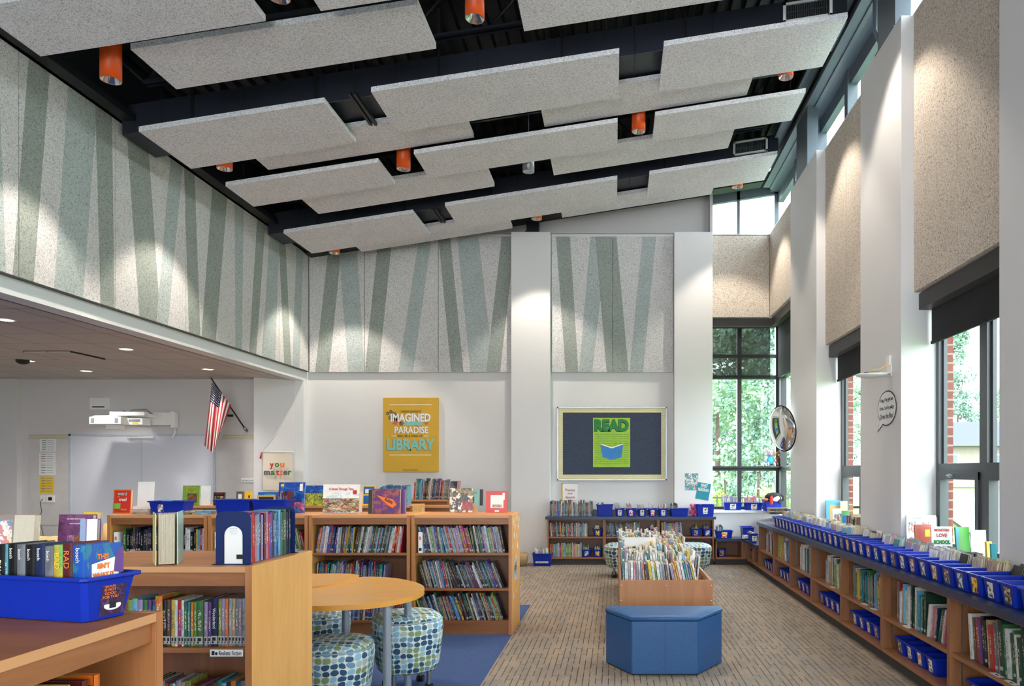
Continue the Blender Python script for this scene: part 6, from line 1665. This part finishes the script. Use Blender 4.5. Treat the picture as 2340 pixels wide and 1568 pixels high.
# teal posters on the pilaster
def sheet(u0, u1, v0, v1, Y, label, mat_, roll=0.0, name='poster', th=.0012):
    a, b_ = onY(u0, v1, Y), onY(u1, v0, Y); cx, cz = (a.x + b_.x) / 2, (a.z + b_.z) / 2
    root = empty(name, (cx, Y, cz), 0, label, 'poster' if name == 'poster' else name.replace('_', ' '))
    root.rotation_euler = (0, roll, 0)
    w, h = b_.x - a.x, b_.z - a.z
    m_ = MB(); m_.box(-w / 2, w / 2, 0, th, -h / 2, h / 2); m_.build('sheet', mat_, root)
    return root, w, h
def tin(root, body, cx, cz, w, h, m, bold=0, d=.0016): return text(body, .1, (cx, -d, cz), FR, m, root, fit=(w, h), bold=bold, ext=.0005)
tealp = art('teal_doodle_print', [(30, 140, 156), (36, 150, 166), (30, 140, 156), (30, 140, 156), (240, 230, 220), (30, 140, 156), (220, 110, 80)], 14, seed=31)
Yq = YP - .002
r_, w, h = sheet(1565, 1595.5, 1082, 1121, Yq, 'teal poster reading We want to READ on the pilaster', tealp)
tin(r_, 'WE want', -.02, .03, w * .55, .035, M['whiteink'], .002); tin(r_, 'to READ!', .01, -.02, w * .7, .045, M['whiteink'], .002)
r_, w, h = sheet(1592, 1622, 1104, 1142, Yq - .002, 'tilted teal poster asking WHAT are you READING', plain('teal_sheet', (26, 134, 150), .6), -.17 * -1)
tin(r_, 'WHAT', .0, .10, w * .55, .045, M['whiteink'], .002); tin(r_, 'are you', .0, .065, w * .4, .022, M['whiteink'], .001); tin(r_, 'READING?', .0, .025, w * .82, .05, M['whiteink'], .002)
r_, w, h = sheet(1286, 1320, 1106, 1180, 12.12, 'white sign with yellow edge reading Practice your Spanish', M['paper'], 0, 'paper_sign', .004)
m_ = MB(); m_.box(-w / 2 - .012, w / 2 + .002, .001, .006, h / 2 - .01, h / 2 + .012); m_.box(-w / 2 - .012, -w / 2 + .004, .001, .006, -h / 2, h / 2 + .012); m_.build('edging', M['yellow'], r_)
tin(r_, 'Practice', 0, h / 2 - .10, w * .62, .045, M['red'], .001); tin(r_, 'your', 0, h / 2 - .165, w * .34, .035, M['red'], .001); tin(r_, 'Spanish', 0, h / 2 - .225, w * .62, .045, M['red'], .001); tin(r_, 'vocabulary!', 0, h / 2 - .275, w * .8, .03, M['red'])
# speech bubble cut-out on the middle pilaster, reads along -Y
root = empty('speech_bubble', (XP - .003, 6.585, 2.06), 0, 'white speech bubble cut-out with handwriting on the window pilaster', 'sign')
m_ = MB(); n = 32
el = lambda rx, rz, d: [(-d, rx * math.cos(2 * math.pi * k / n), rz * math.sin(2 * math.pi * k / n)) for k in range(n)]
m_.add(el(.228, .158, .001), [tuple(range(n))], 1); m_.add(el(.216, .148, .002), [tuple(range(n))], 0)
m_.poly([(-.001, .16, -.09), (-.001, .235, -.205), (-.001, .08, -.135)], 1); m_.poly([(-.0021, .155, -.085), (-.0021, .215, -.19), (-.0021, .09, -.13)], 0)
m_.build('bubble', [M['paper'], M['ink']], root)
for k, (bd, w_) in enumerate((("Hey, I've got an", .30), ("idea. Let's play", .34), ('Drive the Bus!', .31))):
    text(bd, .05, (-.004, .0, .075 - k * .072), (math.radians(90), 0, math.radians(-90)), M['ink'], root, fit=(w_, .045), ext=.0004)
# wireless unit
root = empty('wireless_access_point', (2.275, 6.52, 2.345), 0, 'round white wireless unit on a wall bracket of the window pilaster', 'wireless unit')
m_ = MB(); m_.lathe([(0, -.018), (.08, -.016), (.125, -.006), (.138, .004), (.135, .01), (0, .012)], 32); m_.build('housing', M['paper'], root)
m_ = MB(); m_.box(.02, .164, -.05, .05, .013, .02); m_.box(.155, .164, -.05, .05, -.01, .09); m_.box(-.06, .06, -.03, .03, .013, .028, 1); m_.build('bracket', [M['paper'], M['ink']], root)
m_ = MB(); m_.box(.14, .163, -.04, .03, .09, .17); m_.build('wall_box', M['paper'], root)
m_ = MB(); m_.tube([(-.02, 0, .03), (.02, .0, .05), (.08, 0, .058), (.14, 0, .10)], .004, 6); m_.build('patch_cable', M['yellow'], root)
# convex mirror
nrm = Vector((-.93, -.34, -.14)).normalized()
rot = nrm.to_track_quat('Z', 'Y')
root = empty('convex_mirror', (2.315, 10.15, 2.083), 0, 'round convex mirror tilted on the far window pilaster', 'mirror'); root.rotation_euler = rot.to_euler()
m_ = MB(); m_.lathe([(.31 * math.sin(t), .55 * 0 + .075 * (math.cos(t * 1.0))) for t in [math.pi / 2 * k / 10 for k in range(10, -1, -1)]], 48); m_.build('dome', plain('mirror_silver', (245, 245, 245), .02, 1.0, var=0), root)
m_ = MB(); m_.tube([(.314 * math.cos(2 * math.pi * k / 48), .314 * math.sin(2 * math.pi * k / 48), 0) for k in range(49)], .009, 8); m_.build('rim', M['rubber'], root)
m_ = MB(); m_.poly([(.31 * math.cos(2 * math.pi * k / 40), .31 * math.sin(2 * math.pi * k / 40), -.004) for k in range(40)][::-1]); m_.build('back_plate', M['paper'], root)
m_ = MB(); m_.tube([(0, 0, -.004), (.0, 0, -.09)], .012, 8); m_.build('arm', M['steel'], root)

# plush toys
def plush(x, y, z, s, col, label, belly=None, ears='round', face=None, dress=None, rz=0.0, mus=None):
    root = empty('stuffed_toy', (x, y, z), rz, label, 'stuffed toy')
    fur = plain(label.split()[0] + '_plush', col, .95, var=.12, scale=40, bmp=.5, bscale=120)
    m_ = MB(); m_.ball((0, 0, .40 * s), (.26 * s, .2 * s, .36 * s)); m_.build('body', dress or fur, root)
    m_ = MB(); m_.ball((0, -.04 * s, .92 * s), (.25 * s, .23 * s, .25 * s))
    o = m_.build('head', fur, root)
    m_ = MB(); m_.ball((0, -.22 * s, .86 * s), (.14 * s, .12 * s, .11 * s)); m_.build('muzzle', mus or fur, o)
    m_ = MB()
    for sx in (-1, 1): m_.ball((sx * .09 * s, -.25 * s, .98 * s), .028 * s, 0, 8, 6)
    m_.ball((0, -.34 * s, .89 * s), .03 * s, 0, 8, 6); m_.build('eyes_and_nose', M['ink'], o)
    for sx in (-1, 1):
        m_ = MB(); m_.ball((sx * (.27 if ears == 'side' else .2) * s, 0, (.95 if ears == 'side' else 1.16) * s), (.12 * s, .05 * s, .14 * s)); m_.build('ear', mus or fur, o)
        m_ = MB(); m_.tube([(sx * .2 * s, 0, .62 * s), (sx * .36 * s, -.1 * s, .44 * s), (sx * .34 * s, -.2 * s, .28 * s)], [.09 * s, .075 * s, .08 * s], 10); m_.build('arm', fur, root)
        m_ = MB(); m_.tube([(sx * .12 * s, 0, .14 * s), (sx * .2 * s, -.26 * s, .11 * s), (sx * .22 * s, -.42 * s, .12 * s)], [.11 * s, .095 * s, .1 * s], 10); m_.ball((sx * .22 * s, -.44 * s, .16 * s), (.09 * s, .07 * s, .13 * s)); m_.build('leg', fur, root)
    return root
tanp = plain('tan_plush', (214, 176, 138), .95, bmp=.4)
plush(onY(1760, 0, 12.27).x, 12.29, 1.577, .235, (176, 168, 176), 'grey mouse plush in a blue outfit on the window rail', dress=plain('sky_blue_fabric', (70, 176, 214), .9), mus=plain('pink_plush', (226, 170, 176), .9))
plush(onY(1783, 0, 12.2).x, 12.29, 1.577, .215, (116, 72, 50), 'brown monkey plush beside the mouse on the window rail', ears='side', mus=tanp)
# penguin plush slumped over the tall bin
root = empty('stuffed_toy', (2.50, 11.62, 1.02), .6, 'black and white penguin plush slumped over the tall blue bin', 'stuffed toy')
blk = plain('black_plush', (30, 30, 34), .95, bmp=.4); wp = plain('white_plush', (232, 230, 226), .95, bmp=.4); op = plain('orange_plush', (226, 110, 60), .95, bmp=.4); rp_ = plain('red_plush', (180, 40, 40), .95, bmp=.4)
m_ = MB(); m_.ball((0, 0, .06), (.16, .09, .08)); m_.build('body', blk, root)
m_ = MB(); m_.ball((.17, 0, .05), (.07, .07, .065)); m_.build('head', blk, root)
m_ = MB(); m_.ball((.02, -.05, .045), (.11, .05, .05)); m_.build('belly', wp, root)
m_ = MB(); m_.ball((.24, 0, .04), (.03, .02, .015)); m_.build('beak', op, root)
for sx in (-.12, .06):
    m_ = MB(); m_.ball((sx, -.08, .02), (.04, .02, .07)); m_.build('flipper', rp_ if sx < 0 else blk, root)
m_ = MB(); m_.ball((-.17, 0, .03), (.05, .05, .02)); m_.build('foot', op, root)
plush(onY(1584, 0, 11.75).x, 11.78, .773, .155, (206, 90, 150), 'pink plush monster between two bins on the back worktop')

# ================================================================ SIDE ROOM
Y = 11.885
a, b_ = onY(158, 1200, Y), onY(492, 992, Y); ox, oz = (a.x + b_.x) / 2, a.z; w, h = b_.x - a.x, b_.z - a.z
root = empty('whiteboard', (ox, Y, oz), 0, 'wide whiteboard with pale metal frame on the side room wall', 'whiteboard')
m_ = MB(); m_.box(-w / 2, w / 2, 0, .012, 0, h); m_.build('writing_surface', plain('whiteboard_enamel', (216, 219, 230), .25, var=.01), root)
m_ = MB()
for (x0, x1, z0, z1) in ((-w / 2, w / 2, 0, .03), (-w / 2, w / 2, h - .03, h), (-w / 2, -w / 2 + .03, 0, h), (w / 2 - .03, w / 2, 0, h), (.0, .004, 0, h)): m_.box(x0, x1, -.012, 0, z0, z1)
m_.build('frame', plain('pale_blue_frame', (186, 196, 208), .4), root)
for (u0, u1, lab) in ((65, 157, 'left of the whiteboard'), (508, 580, 'right of the whiteboard behind the flag')):
    for q_ in (0,):
        a, b_ = onY(u0, 1004, Y), onY(u1, 992, Y); m_ = MB(); m_.box(a.x, b_.x, 0, .003, 0, b_.z - a.z)
        o = m_.build('border_strip', M['chevron2']); o.location = (0, Y, a.z); tag(o, 'chevron border strip ' + lab, 'border strip')
a, b_ = onY(66, 1200, Y + .004), onY(157, 1003, Y + .004)
m_ = MB(); m_.box(a.x, b_.x, 0, .01, 0, b_.z - a.z); o = m_.build('tack_board', plain('tack_fabric', (212, 208, 206), .9, var=.04)); o.location = (0, Y + .004, a.z); tag(o, 'pale tack board left of the whiteboard', 'tack board')
a, b_ = onY(496, 1200, Y + .004), onY(580, 1003, Y + .004)
m_ = MB(); m_.box(a.x, b_.x, 0, .01, 0, b_.z - a.z); o = m_.build('tack_board', bpy.data.materials['tack_fabric']); o.location = (0, Y + .004, a.z); tag(o, 'pale tack board right of the whiteboard', 'tack board')
for (u0, u1, v0, v1, lab, mt, lines) in ((91, 128, 1004, 1032, 'white typed list, top sheet on the tack board', M['paper'], 6), (89, 127, 1035, 1058, 'white sheet with blue and red marks on the tack board', M['paper'], 4), (89, 127, 1059, 1086, 'white sheet with yellow and green marks on the tack board', M['paper'], 4), (91, 123, 1089, 1128, 'yellow printed sheet below the white ones', M['yellow'], 6)):
    r_, w, h = sheet(u0, u1, v0, v1, Y, lab, mt, 0, 'notice_sheet')
    m_ = MB()
    for k in range(lines):
        z = h / 2 - (k + .8) * h / (lines + .6)
        m_.quad((-w * .38, -.0006, z), (-w * .1, -.0006, z), (-w * .1, -.0006, z + h * .05), (-w * .38, -.0006, z + h * .05), (k % 2) if mt is M['paper'] else 2)
        m_.quad((-w * .04, -.0006, z), (w * .36, -.0006, z), (w * .36, -.0006, z + h * .035), (-w * .04, -.0006, z + h * .035), 2)
    m_.build('print', [M['bluesteel'], M['red'] if '35' in str(v0) else M['green'], M['greyleg']], r_)
for (u0, u1, v0, v1, lab, nm_, dk) in ((93, 103, 1132, 1147, 'white wall outlet with a hanging cord', 'wall_outlet', 0), (107, 124, 1132, 1148, 'white wall control with a small dark screen', 'wall_control', 1)):
    a, b_ = onY(u0, v1, 11.88), onY(u1, v0, 11.88); m_ = MB(); m_.box(a.x, b_.x, 0, .02, a.z, b_.z)
    if dk: m_.box(a.x + .03, b_.x - .03, -.001, 0, a.z + .03, b_.z - .03, 1)
    o = m_.build(nm_, [M['paper'], M['ink']]); o.location = (0, 11.87, 0); tag(o, lab, nm_.replace('_', ' '))
m_ = MB(); p0 = onY(98, 1140, 11.86)
m_.tube([p0, p0 + Vector((-.03, -.02, -.05)), p0 + Vector((-.02, 0, -.2)), p0 + Vector((-.06, 0, -.35)), p0 + Vector((-.0, 0, -.55)), p0 + Vector((.02, 0, -1.05))], .004, 6)
tag(m_.build('power_cord', M['rubber']), 'thin black cord hanging down from the wall outlet', 'cord')
# projector on its wall arm
Yp2 = 11.35
c = onY(270, 960, Yp2)
root = empty('projector', (c.x, Yp2, c.z), 0, 'white short-throw projector on a wall arm above the whiteboard', 'projector')
kx = Yp2 / F
m_ = MB(); m_.box(-54 * kx, 18 * kx, -.12, .18, -11 * kx, 6 * kx); m_.box(18 * kx, 54 * kx, .02, .22, -11 * kx, 4 * kx); m_.box(-48 * kx, 8 * kx, -.1, .15, 6 * kx, 9 * kx); m_.build('casing', M['paper'], root, .008)
m_ = MB(); m_.box(-50 * kx, -42 * kx, -.1215, -.12, -8 * kx, 3 * kx); m_.box(4 * kx, 12 * kx, -.1215, -.12, -8 * kx, 3 * kx); m_.box(22 * kx, 48 * kx, .0185, .02, -4 * kx, 2 * kx); m_.build('grille', M['greyleg'], root)
m_ = MB(); m_.box(30 * kx, 44 * kx, .018, .0195, -9 * kx, -5 * kx); m_.build('warning_sticker', M['yellow'], root)
m_ = MB(); m_.box(-24 * kx, 4 * kx, -.05, .12, -22 * kx, -11 * kx); m_.build('lens_hood', M['paper'], root, .01)
m_ = MB(); m_.box(-20 * kx, 60 * kx, .0, .10, 10 * kx, 19 * kx); m_.box(20 * kx, 60 * kx, .10, .46, 8 * kx, 16 * kx); m_.box(20 * kx, 94 * kx, .40, .46, -8 * kx, 22 * kx); m_.build('wall_arm', M['paper'], root, .004)
m_ = MB(); m_.box(86 * kx, 92 * kx, .38, .52, -14 * kx, 24 * kx); m_.build('arm_bracket', M['paper'], root)
m_ = MB(); m_.tube([(90 * kx, .44, -14 * kx), (90 * kx, .44, -28 * kx), (84 * kx, .44, -38 * kx)], .012, 8); m_.build('cable_tube', M['paper'], root)
m_ = MB(); m_.tube([(-30 * kx, .44, 26 * kx), (-10 * kx, .3, 18 * kx), (10 * kx, .25, 26 * kx), (35 * kx, .3, 28 * kx), (50 * kx, .35, 14 * kx)], .012, 8); m_.build('cable', M['greyleg'], root)
a, b_ = onY(207, 936, 11.88), onY(248, 910, 11.88); m_ = MB(); m_.box(a.x, b_.x, 11.86, 11.9, a.z, b_.z); m_.box(a.x + .04, b_.x - .04, 11.858, 11.86, a.z + .03, a.z + .05, 1); m_.box(b_.x - .03, b_.x, 11.83, 11.86, a.z, b_.z + .01)
tag(m_.build('wall_box', [M['paper'], M['ink']]), 'white wall box with cable slot above the projector', 'wall box')
a, b_ = onY(292, 1001, 11.86), onY(352, 996, 11.86); m_ = MB(); m_.tube([a, (b_.x, 11.86, a.z + .01)], .02, 10)
tag(m_.build('sensor_bar', M['paper']), 'slim white sensor bar at the top of the whiteboard', 'sensor bar')
m_ = MB(); p = onY(526, 950, 11.87); m_.box(p.x - .04, p.x + .04, 11.85, 11.9, p.z - .018, p.z + .018); tag(m_.build('wall_sensor', M['ink'], None, .008), 'small black sensor on the wall behind the flag', 'sensor')
# flag
root = empty('flag', (onY(562, 985, 11.86).x, 11.86, onY(562, 985, 11.86).z), 0, 'stars and stripes flag drooping from an angled black pole', 'flag')
O = Vector(root.location)
tip, foot = onY(481, 862, 11.15), onY(561, 982, 11.84)
m_ = MB(); m_.tube([foot - O, tip - O], .011, 10); m_.build('pole', M['rubber'], root)
m_ = MB(); m_.ball(tip - O, .016); m_.tube([foot - O + Vector((-.01, -.03, .03)), foot - O + Vector((.01, .03, -.02))], .022, 10); m_.build('pole_fittings', M['steel'], root)
def lerp(tab, s):
    for i in range(len(tab) - 1):
        if s <= tab[i + 1][0]:
            k = (s - tab[i][0]) / (tab[i + 1][0] - tab[i][0]); return [tab[i][j] + (tab[i + 1][j] - tab[i][j]) * k for j in range(1, len(tab[i]))]
    return tab[-1][1:]
hoist = [(0, 484, 872, 11.18), (.54, 507, 899, 11.33), (1, 528, 927, 11.5)]
mid = [(0, 478, 928, 11.20), (.25, 486, 935, 11.06), (.45, 496, 942, 11.26), (.7, 508, 940, 11.14), (1, 521, 945, 11.34)]
bot = [(0, 467, 1018, 11.22), (.22, 476, 1028, 11.08), (.42, 486, 1034, 11.26), (.6, 492, 1020, 11.12), (.8, 497, 1008, 11.26), (1, 502, 994, 11.2)]
m_ = MB(); NS, NT = 39, 24
for j in range(NT + 1):
    t = j / NT
    for i in range(NS + 1):
        s = i / NS; A_, B_, C_ = lerp(hoist, s), lerp(mid, s), lerp(bot, s)
        P2 = [A_[k] * (1 - t) * (1 - 2 * t) + 4 * B_[k] * t * (1 - t) + C_[k] * t * (2 * t - 1) for k in range(3)]
        m_.v.append(tuple(onY(P2[0], P2[1], P2[2]) - O))
for j in range(NT):
    for i in range(NS):
        st = i // 3
        m_.f.append((j * (NS + 1) + i, j * (NS + 1) + i + 1, (j + 1) * (NS + 1) + i + 1, (j + 1) * (NS + 1) + i))
        m_.m.append(2 if (i < 21 and j < 10) else (0 if st % 2 == 0 else 1)); m_.sm.append(True)
fv = m_.v
for a_ in range(9):
    for b2 in range(8):
        i, j = 1 + b2 * 2.4 + (1.2 if a_ % 2 else 0), .8 + a_ * 1.05
        if i > 19.5: continue
        i0, j0 = int(i), int(j); q0 = Vector(fv[j0 * (NS + 1) + i0]); ex = Vector(fv[j0 * (NS + 1) + i0 + 1]) - q0; ey = Vector(fv[(j0 + 1) * (NS + 1) + i0]) - q0
        c_ = q0 + ex * (i - i0) + ey * (j - j0) + Vector((0, -.003, 0)); r = .011
        pts = []
        for k in range(10):
            rr = r if k % 2 == 0 else r * .45; an = math.pi / 2 + k * math.pi / 5
            pts.append(tuple(c_ + Vector((rr * math.cos(an), 0, rr * math.sin(an)))))
        m_.add(pts + [tuple(c_)], [(k, (k + 1) % 10, 10) for k in range(10)], 1)
m_.build('cloth', [plain('flag_red', (176, 34, 52), .8, var=.05), plain('flag_white', (236, 232, 226), .8, var=.02), plain('flag_navy', (30, 40, 78), .8, var=.05)], root)
# you matter banner, on the angled pier
Yb_ = 11.86
root = empty('banner', (onY(633, 1030, Yb_ - .06).x, Yb_ - .07, onY(633, 1030, Yb_).z), 0, 'cream cloth banner reading you matter hanging from a cord', 'banner')
O = Vector(root.location)
m_ = MB()
tl, trr, bl, br_ = onY(600, 1033, 11.73), onY(667, 1033, 11.76), onY(602, 1120, 11.73), onY(669, 1120, 11.76)
N_ = 12
vs = []
for j in range(N_ + 1):
    for i in range(N_ + 1):
        s, t = i / N_, j / N_
        p = (tl * (1 - s) + trr * s) * (1 - t) + (bl * (1 - s) + br_ * s) * t
        p = p + Vector((0, -.008 * math.sin(s * 9 + t * 2), 0)); vs.append(tuple(p - O))
m_.add(vs, [(j * (N_ + 1) + i, j * (N_ + 1) + i + 1, (j + 1) * (N_ + 1) + i + 1, (j + 1) * (N_ + 1) + i) for j in range(N_) for i in range(N_)], 0, True)
m_.build('cloth', plain('cream_cloth', (226, 214, 196), .9, var=.03, bmp=.3, bscale=300), root)
m_ = MB(); m_.tube([onY(597, 1033, 11.72) - O, onY(671, 1033, 11.75) - O], .008, 8); m_.build('dowel', M['whiteink'], root)
m_ = MB(); apex = onY(633.5, 992, 11.76) - O; m_.tube([onY(600, 1031, 11.72) - O, apex, onY(669, 1033, 11.75) - O], .003, 6); m_.build('cord', M['whiteink'], root)
m_ = MB(); q_ = onY(598, 1034, 11.70) - O; m_.tube([q_, q_ + Vector((-.02, 0, -.10))], [.008, .016], 8); m_.build('tassel', M['red'], root)
def lt(ch, u, v, hpx, m, wpx):
    p = onY(u, v, 11.70) - O
    text(ch, .1, p, FR, m, root, fit=(wpx * 11.7 / F, hpx * 11.7 / F), bold=.004, ext=.001)
for ch, u, hp, mt, wp, v in (('y', 621, 14, M['red'], 10, 1066), ('o', 633, 10, M['green'], 10, 1063), ('u', 645, 10, M['orangeink'], 10, 1063), ('m', 610, 10, M['bluesteel'], 14, 1081), ('a', 623, 10, M['green'], 9, 1081), ('t', 634, 13, M['red'], 8, 1080), ('t', 643, 13, M['orangeink'], 8, 1080), ('e', 652, 10, M['bluesteel'], 10, 1081), ('r', 662, 10, M['green'], 8, 1081)):
    lt(ch, u, v, hp, mt, wp)
# small hand-lettered sign right of the tack board
r_, w, h = sheet(551, 581, 1092, 1102, 11.87, 'small white sign reading Just Right Books', M['paper'], 0, 'paper_sign')
tin(r_, 'Just Right Books', 0, -.01, w * .85, .025, M['ink'])
# desk and tan chairs, left
root = empty('desk', (-7.3, 8.6, 0), 0, 'light wood desk edge with papers at the left side', 'desk')
m_ = MB(); m_.box(-.7, .28, -.35, .35, .93, .965); m_.build('desktop', M['tabletop'], root, .003)
for x in (-.65, .2): m_ = MB(); m_.box(x, x + .04, -.3, .3, 0, .93); m_.build('leg', M['rubber'], root)
m_ = MB(); m_.box(0, .5, -.2, .1, 0, .012); m_.box(.1, .55, -.25, .0, .012, .02); o = m_.build('paper_stack', [M['paper']]); o.location = (-7.5, 8.5, .9655); tag(o, 'low stack of papers on the light wood desk', 'papers')
M['tanshell'] = plain('tan_plastic_shell', (224, 186, 124), .45)
for (u, v, Y_, rz, lab) in ((80, 1216, 7.6, .3, 'tan plastic chair nearest the left photo edge'), (118, 1218, 7.3, .8, 'tan plastic chair behind the purple book'), (238, 1190, 8.3, 2.6, 'tan plastic chair left of the central bookcase row')):
    p = onY(u, v, Y_)
    root = empty('school_chair', (p.x, Y_, 0), rz, lab, 'chair', 'tan school chairs')
    top = p.z
    m_ = MB()
    for k in range(9):
        a1 = -.9 + 1.8 * k / 8
        m_.v += [(.24 * math.sin(a1), -.20 * math.cos(a1) + .08, .46), (.26 * math.sin(a1), -.24 * math.cos(a1) + .06, top - .02 - .03 * abs(a1)), ]
    for k in range(8): m_.f.append((2 * k, 2 * k + 2, 2 * k + 3, 2 * k + 1)); m_.m.append(0); m_.sm.append(True)
    b2 = m_.build('backrest', M['tanshell'], root); sd = b2.modifiers.new('thick', 'SOLIDIFY'); sd.thickness = .012
    m_ = MB(); m_.prism([(-.2, -.16), (.2, -.16), (.22, .18), (.12, .24), (-.12, .24), (-.22, .18)], .44, .46); m_.build('seat', M['tanshell'], root, .008)
    for sx in (-1, 1):
        for sy in (-1, 1): m_ = MB(); m_.tube([(sx * .16, sy * .13, .44), (sx * .22, sy * .2, 0)], .011, 8); m_.build('leg', M['steel'], root)
# shelf cards on the window run
for i, (y, z) in enumerate(((7.1, .374), (6.2, .374), (5.98, .374), (5.3, .374), (4.05, .374), (3.9, .374))):
    m_ = MB(); m_.quad((2.087, y - .05, .0008), (2.087, y + .05, .0008), (2.125, y + .05, .0008), (2.125, y - .05, .0008)); m_.box(2.1, 2.11, y - .015, y + .015, .0009, .0012, 1)
    o = m_.build('shelf_card', [M['paper'], M['ink']]); o.location = (0, 0, z); tag(o, 'white label card lying at the shelf front, ' + ['fourth window bay', 'fifth window bay, left', 'fifth window bay, right', 'bay below the monsters book', 'nearest bay, left', 'nearest bay, right'][i], 'label card')

# ================================================================ OUTDOORS
g_ = MB()
g_.add([(-60, 12.8, -.2), (3.0, 12.8, -.2), (120, 12.8, -.2), (120, 26, -.15), (-60, 26, -.15), (120, 120, 2.5), (-60, 120, 2.5)], [(0, 1, 2, 3, 4), (4, 3, 5, 6)])
g_.add([(3.0, -30, -.2), (120, -30, -.2), (120, 12.8, -.2), (3.0, 12.8, -.2)], [(0, 1, 2, 3)])
structure('ground', g_, M['lawn'])
g_ = MB(); g_.add([(6, 10, -.17), (11, 10, -.17), (20, 30, .05), (13, 30, .05)], [(0, 1, 2, 3)]); g_.add([(6, 30, .06), (60, 30, .06), (60, 35, .2), (6, 35, .2)], [(0, 1, 2, 3)])
structure('road', g_, M['asphalt'])
def foliage(seed, n, rx, rz, cl, leaf, cone=False):
    r = random.Random(seed); m_ = MB()
    cs = []
    for k in range(cl):
        a = r.uniform(0, 6.28); h = r.uniform(0, 1)
        rad = (1 - h) if cone else math.sqrt(max(0.05, 1 - (2 * h - 1) ** 2))
        q = r.uniform(.3, 1) * rad
        cs.append((q * rx * math.cos(a), q * rx * math.sin(a), h * rz, r.uniform(.5, 1) * rx * (.22 if cone else .36)))
    for k in range(n):
        c = r.choice(cs)
        d = Vector((r.gauss(0, 1), r.gauss(0, 1), r.gauss(0, .8))).normalized() * c[3] * r.uniform(.6, 1.05)
        p = Vector(c[:3]) + d
        u_ = Vector((r.gauss(0, 1), r.gauss(0, 1), r.gauss(0, 1))).normalized(); w_ = u_.orthogonal().normalized()
        s = leaf * r.uniform(.6, 1.2)
        m_.v += [tuple(p), tuple(p + (u_ + w_ * .5) * s), tuple(p + u_ * 1.7 * s), tuple(p + (u_ - w_ * .5) * s)]
        b0 = len(m_.v) - 4; m_.f.append((b0, b0 + 1, b0 + 2, b0 + 3)); m_.m.append(0); m_.sm.append(False)
    return m_.mesh('foliage')
FM = {}
for nm_, args, mt in (('round', (1, 9000, 2.6, 7.5, 46, .14), 'leaf1'), ('dark', (2, 9000, 2.8, 8.5, 46, .14), 'leaf2'), ('pine', (3, 8000, 2.6, 11, 60, .14, True), 'leaf2'), ('shrub', (4, 3000, 1.0, 1.3, 20, .09), 'leaf3')):
    FM[nm_] = foliage(*args); FM[nm_].materials.append(M[mt])
def tree(kind, x, y, s, label, zg=None):
    zg = (-.15 + (y - 26) * .0282 if y > 26 else -.2) if zg is None else zg
    root = empty({'round': 'leafy_tree', 'dark': 'leafy_tree', 'pine': 'evergreen_tree', 'shrub': 'shrub'}[kind], (x, y, zg), R.uniform(0, 6), label, 'shrub' if kind == 'shrub' else 'tree', 'trees and shrubs outside')
    f_ = link('foliage', FM[kind], root); f_.scale = (s, s, s); f_.location = (0, 0, (.05 if kind == 'shrub' else 1.2) * s)
    m_ = MB(); m_.tube([(0, 0, -.1), (.05, 0, 2 * s), (0, .05, (1.0 if kind == 'shrub' else 5) * s)], [.2 * s, .14 * s, .05 * s] if kind != 'shrub' else [.04, .03, .01], 8); m_.build('trunk', M['bark'], root)
for i, (k, x, y, s, l) in enumerate((('round', 3.6, 26, .8, 'at the left of the corner window'), ('dark', 5.9, 30, .85, 'in the middle of the corner window'), ('pine', 5.2, 24.5, .60, 'light feathery one at the right of the corner window'), ('dark', 2.6, 33, .9, 'far left in the corner window'), ('round', 8.4, 30, .85, 'behind the corner post'),
                          ('dark', 9.8, 36, .8, 'seen past the corner window side pane'), ('dark', 22.6, 54.5, .8, 'evergreen-dark one left of the distant house'), ('pine', 25.0, 53.5, 1.0, 'tall one in the near window'), ('round', 29.5, 56, .8, 'right of the distant house'), ('round', 16.5, 52, .7, 'far behind the middle window'), ('dark', 6.5, 38, 1.0, 'tallest behind the corner window'), ('dark', 9.5, 44, 1.0, 'far right behind the corner window'))):
    tree(k, x, y, s, ('evergreen' if k == 'pine' else 'leafy green') + ' tree outdoors, ' + l)
for i in range(5):
    x = 2.3 + i * .82
    tree('shrub', x, 20.2 + .3 * (i % 2), .62 + .1 * (i % 3), 'yellow-green shrub behind the garden fence, %s from the left' % ordn(i + 1))
root = empty('garden_fence', (2.0, 19.3, -.18), 0, 'low dark picket fence across the lawn outside the corner window', 'fence')
m_ = MB()
for z in (.2, .95): m_.box(0, 4.0, -.015, .015, z, z + .04)
m_.build('rail', M['framedark'], root)
for k in range(30): m_ = MB(); m_.box(k * .133, k * .133 + .03, -.02, -.015, 0, 1.05); m_.build('picket', M['framedark'], root)
root = empty('house', (21.8, 46, .45), 0, 'pale distant house with a grey roof across the road', 'house')
m_ = MB(); m_.box(-3.4, 5, 0, 6, 0, 2.7); m_.build('wall', plain('pale_siding', (132, 122, 112), .8), root)
m_ = MB(); m_.add([(-3.9, -.5, 2.6), (5.5, -.5, 2.6), (5.5, 6.5, 2.6), (-3.9, 6.5, 2.6), (-3.9, 3, 4.3), (5.5, 3, 4.3)], [(0, 1, 5, 4), (2, 3, 4, 5), (0, 4, 3), (1, 2, 5)]); m_.build('roof', plain('grey_shingles', (66, 68, 74), .9, var=.1), root)
for x in (-1.6, 1.6):
    m_ = MB(); m_.box(x, x + 1.3, -.04, 0, .9, 2.1); w_ = m_.build('window', M['white'], root)
    m_ = MB(); [m_.box(x + .08 + k * .4, x + .42 + k * .4, -.05, -.04, .98, 2.02) for k in range(3)]; m_.build('pane', M['bluesteel'], w_)
finish_lettering()
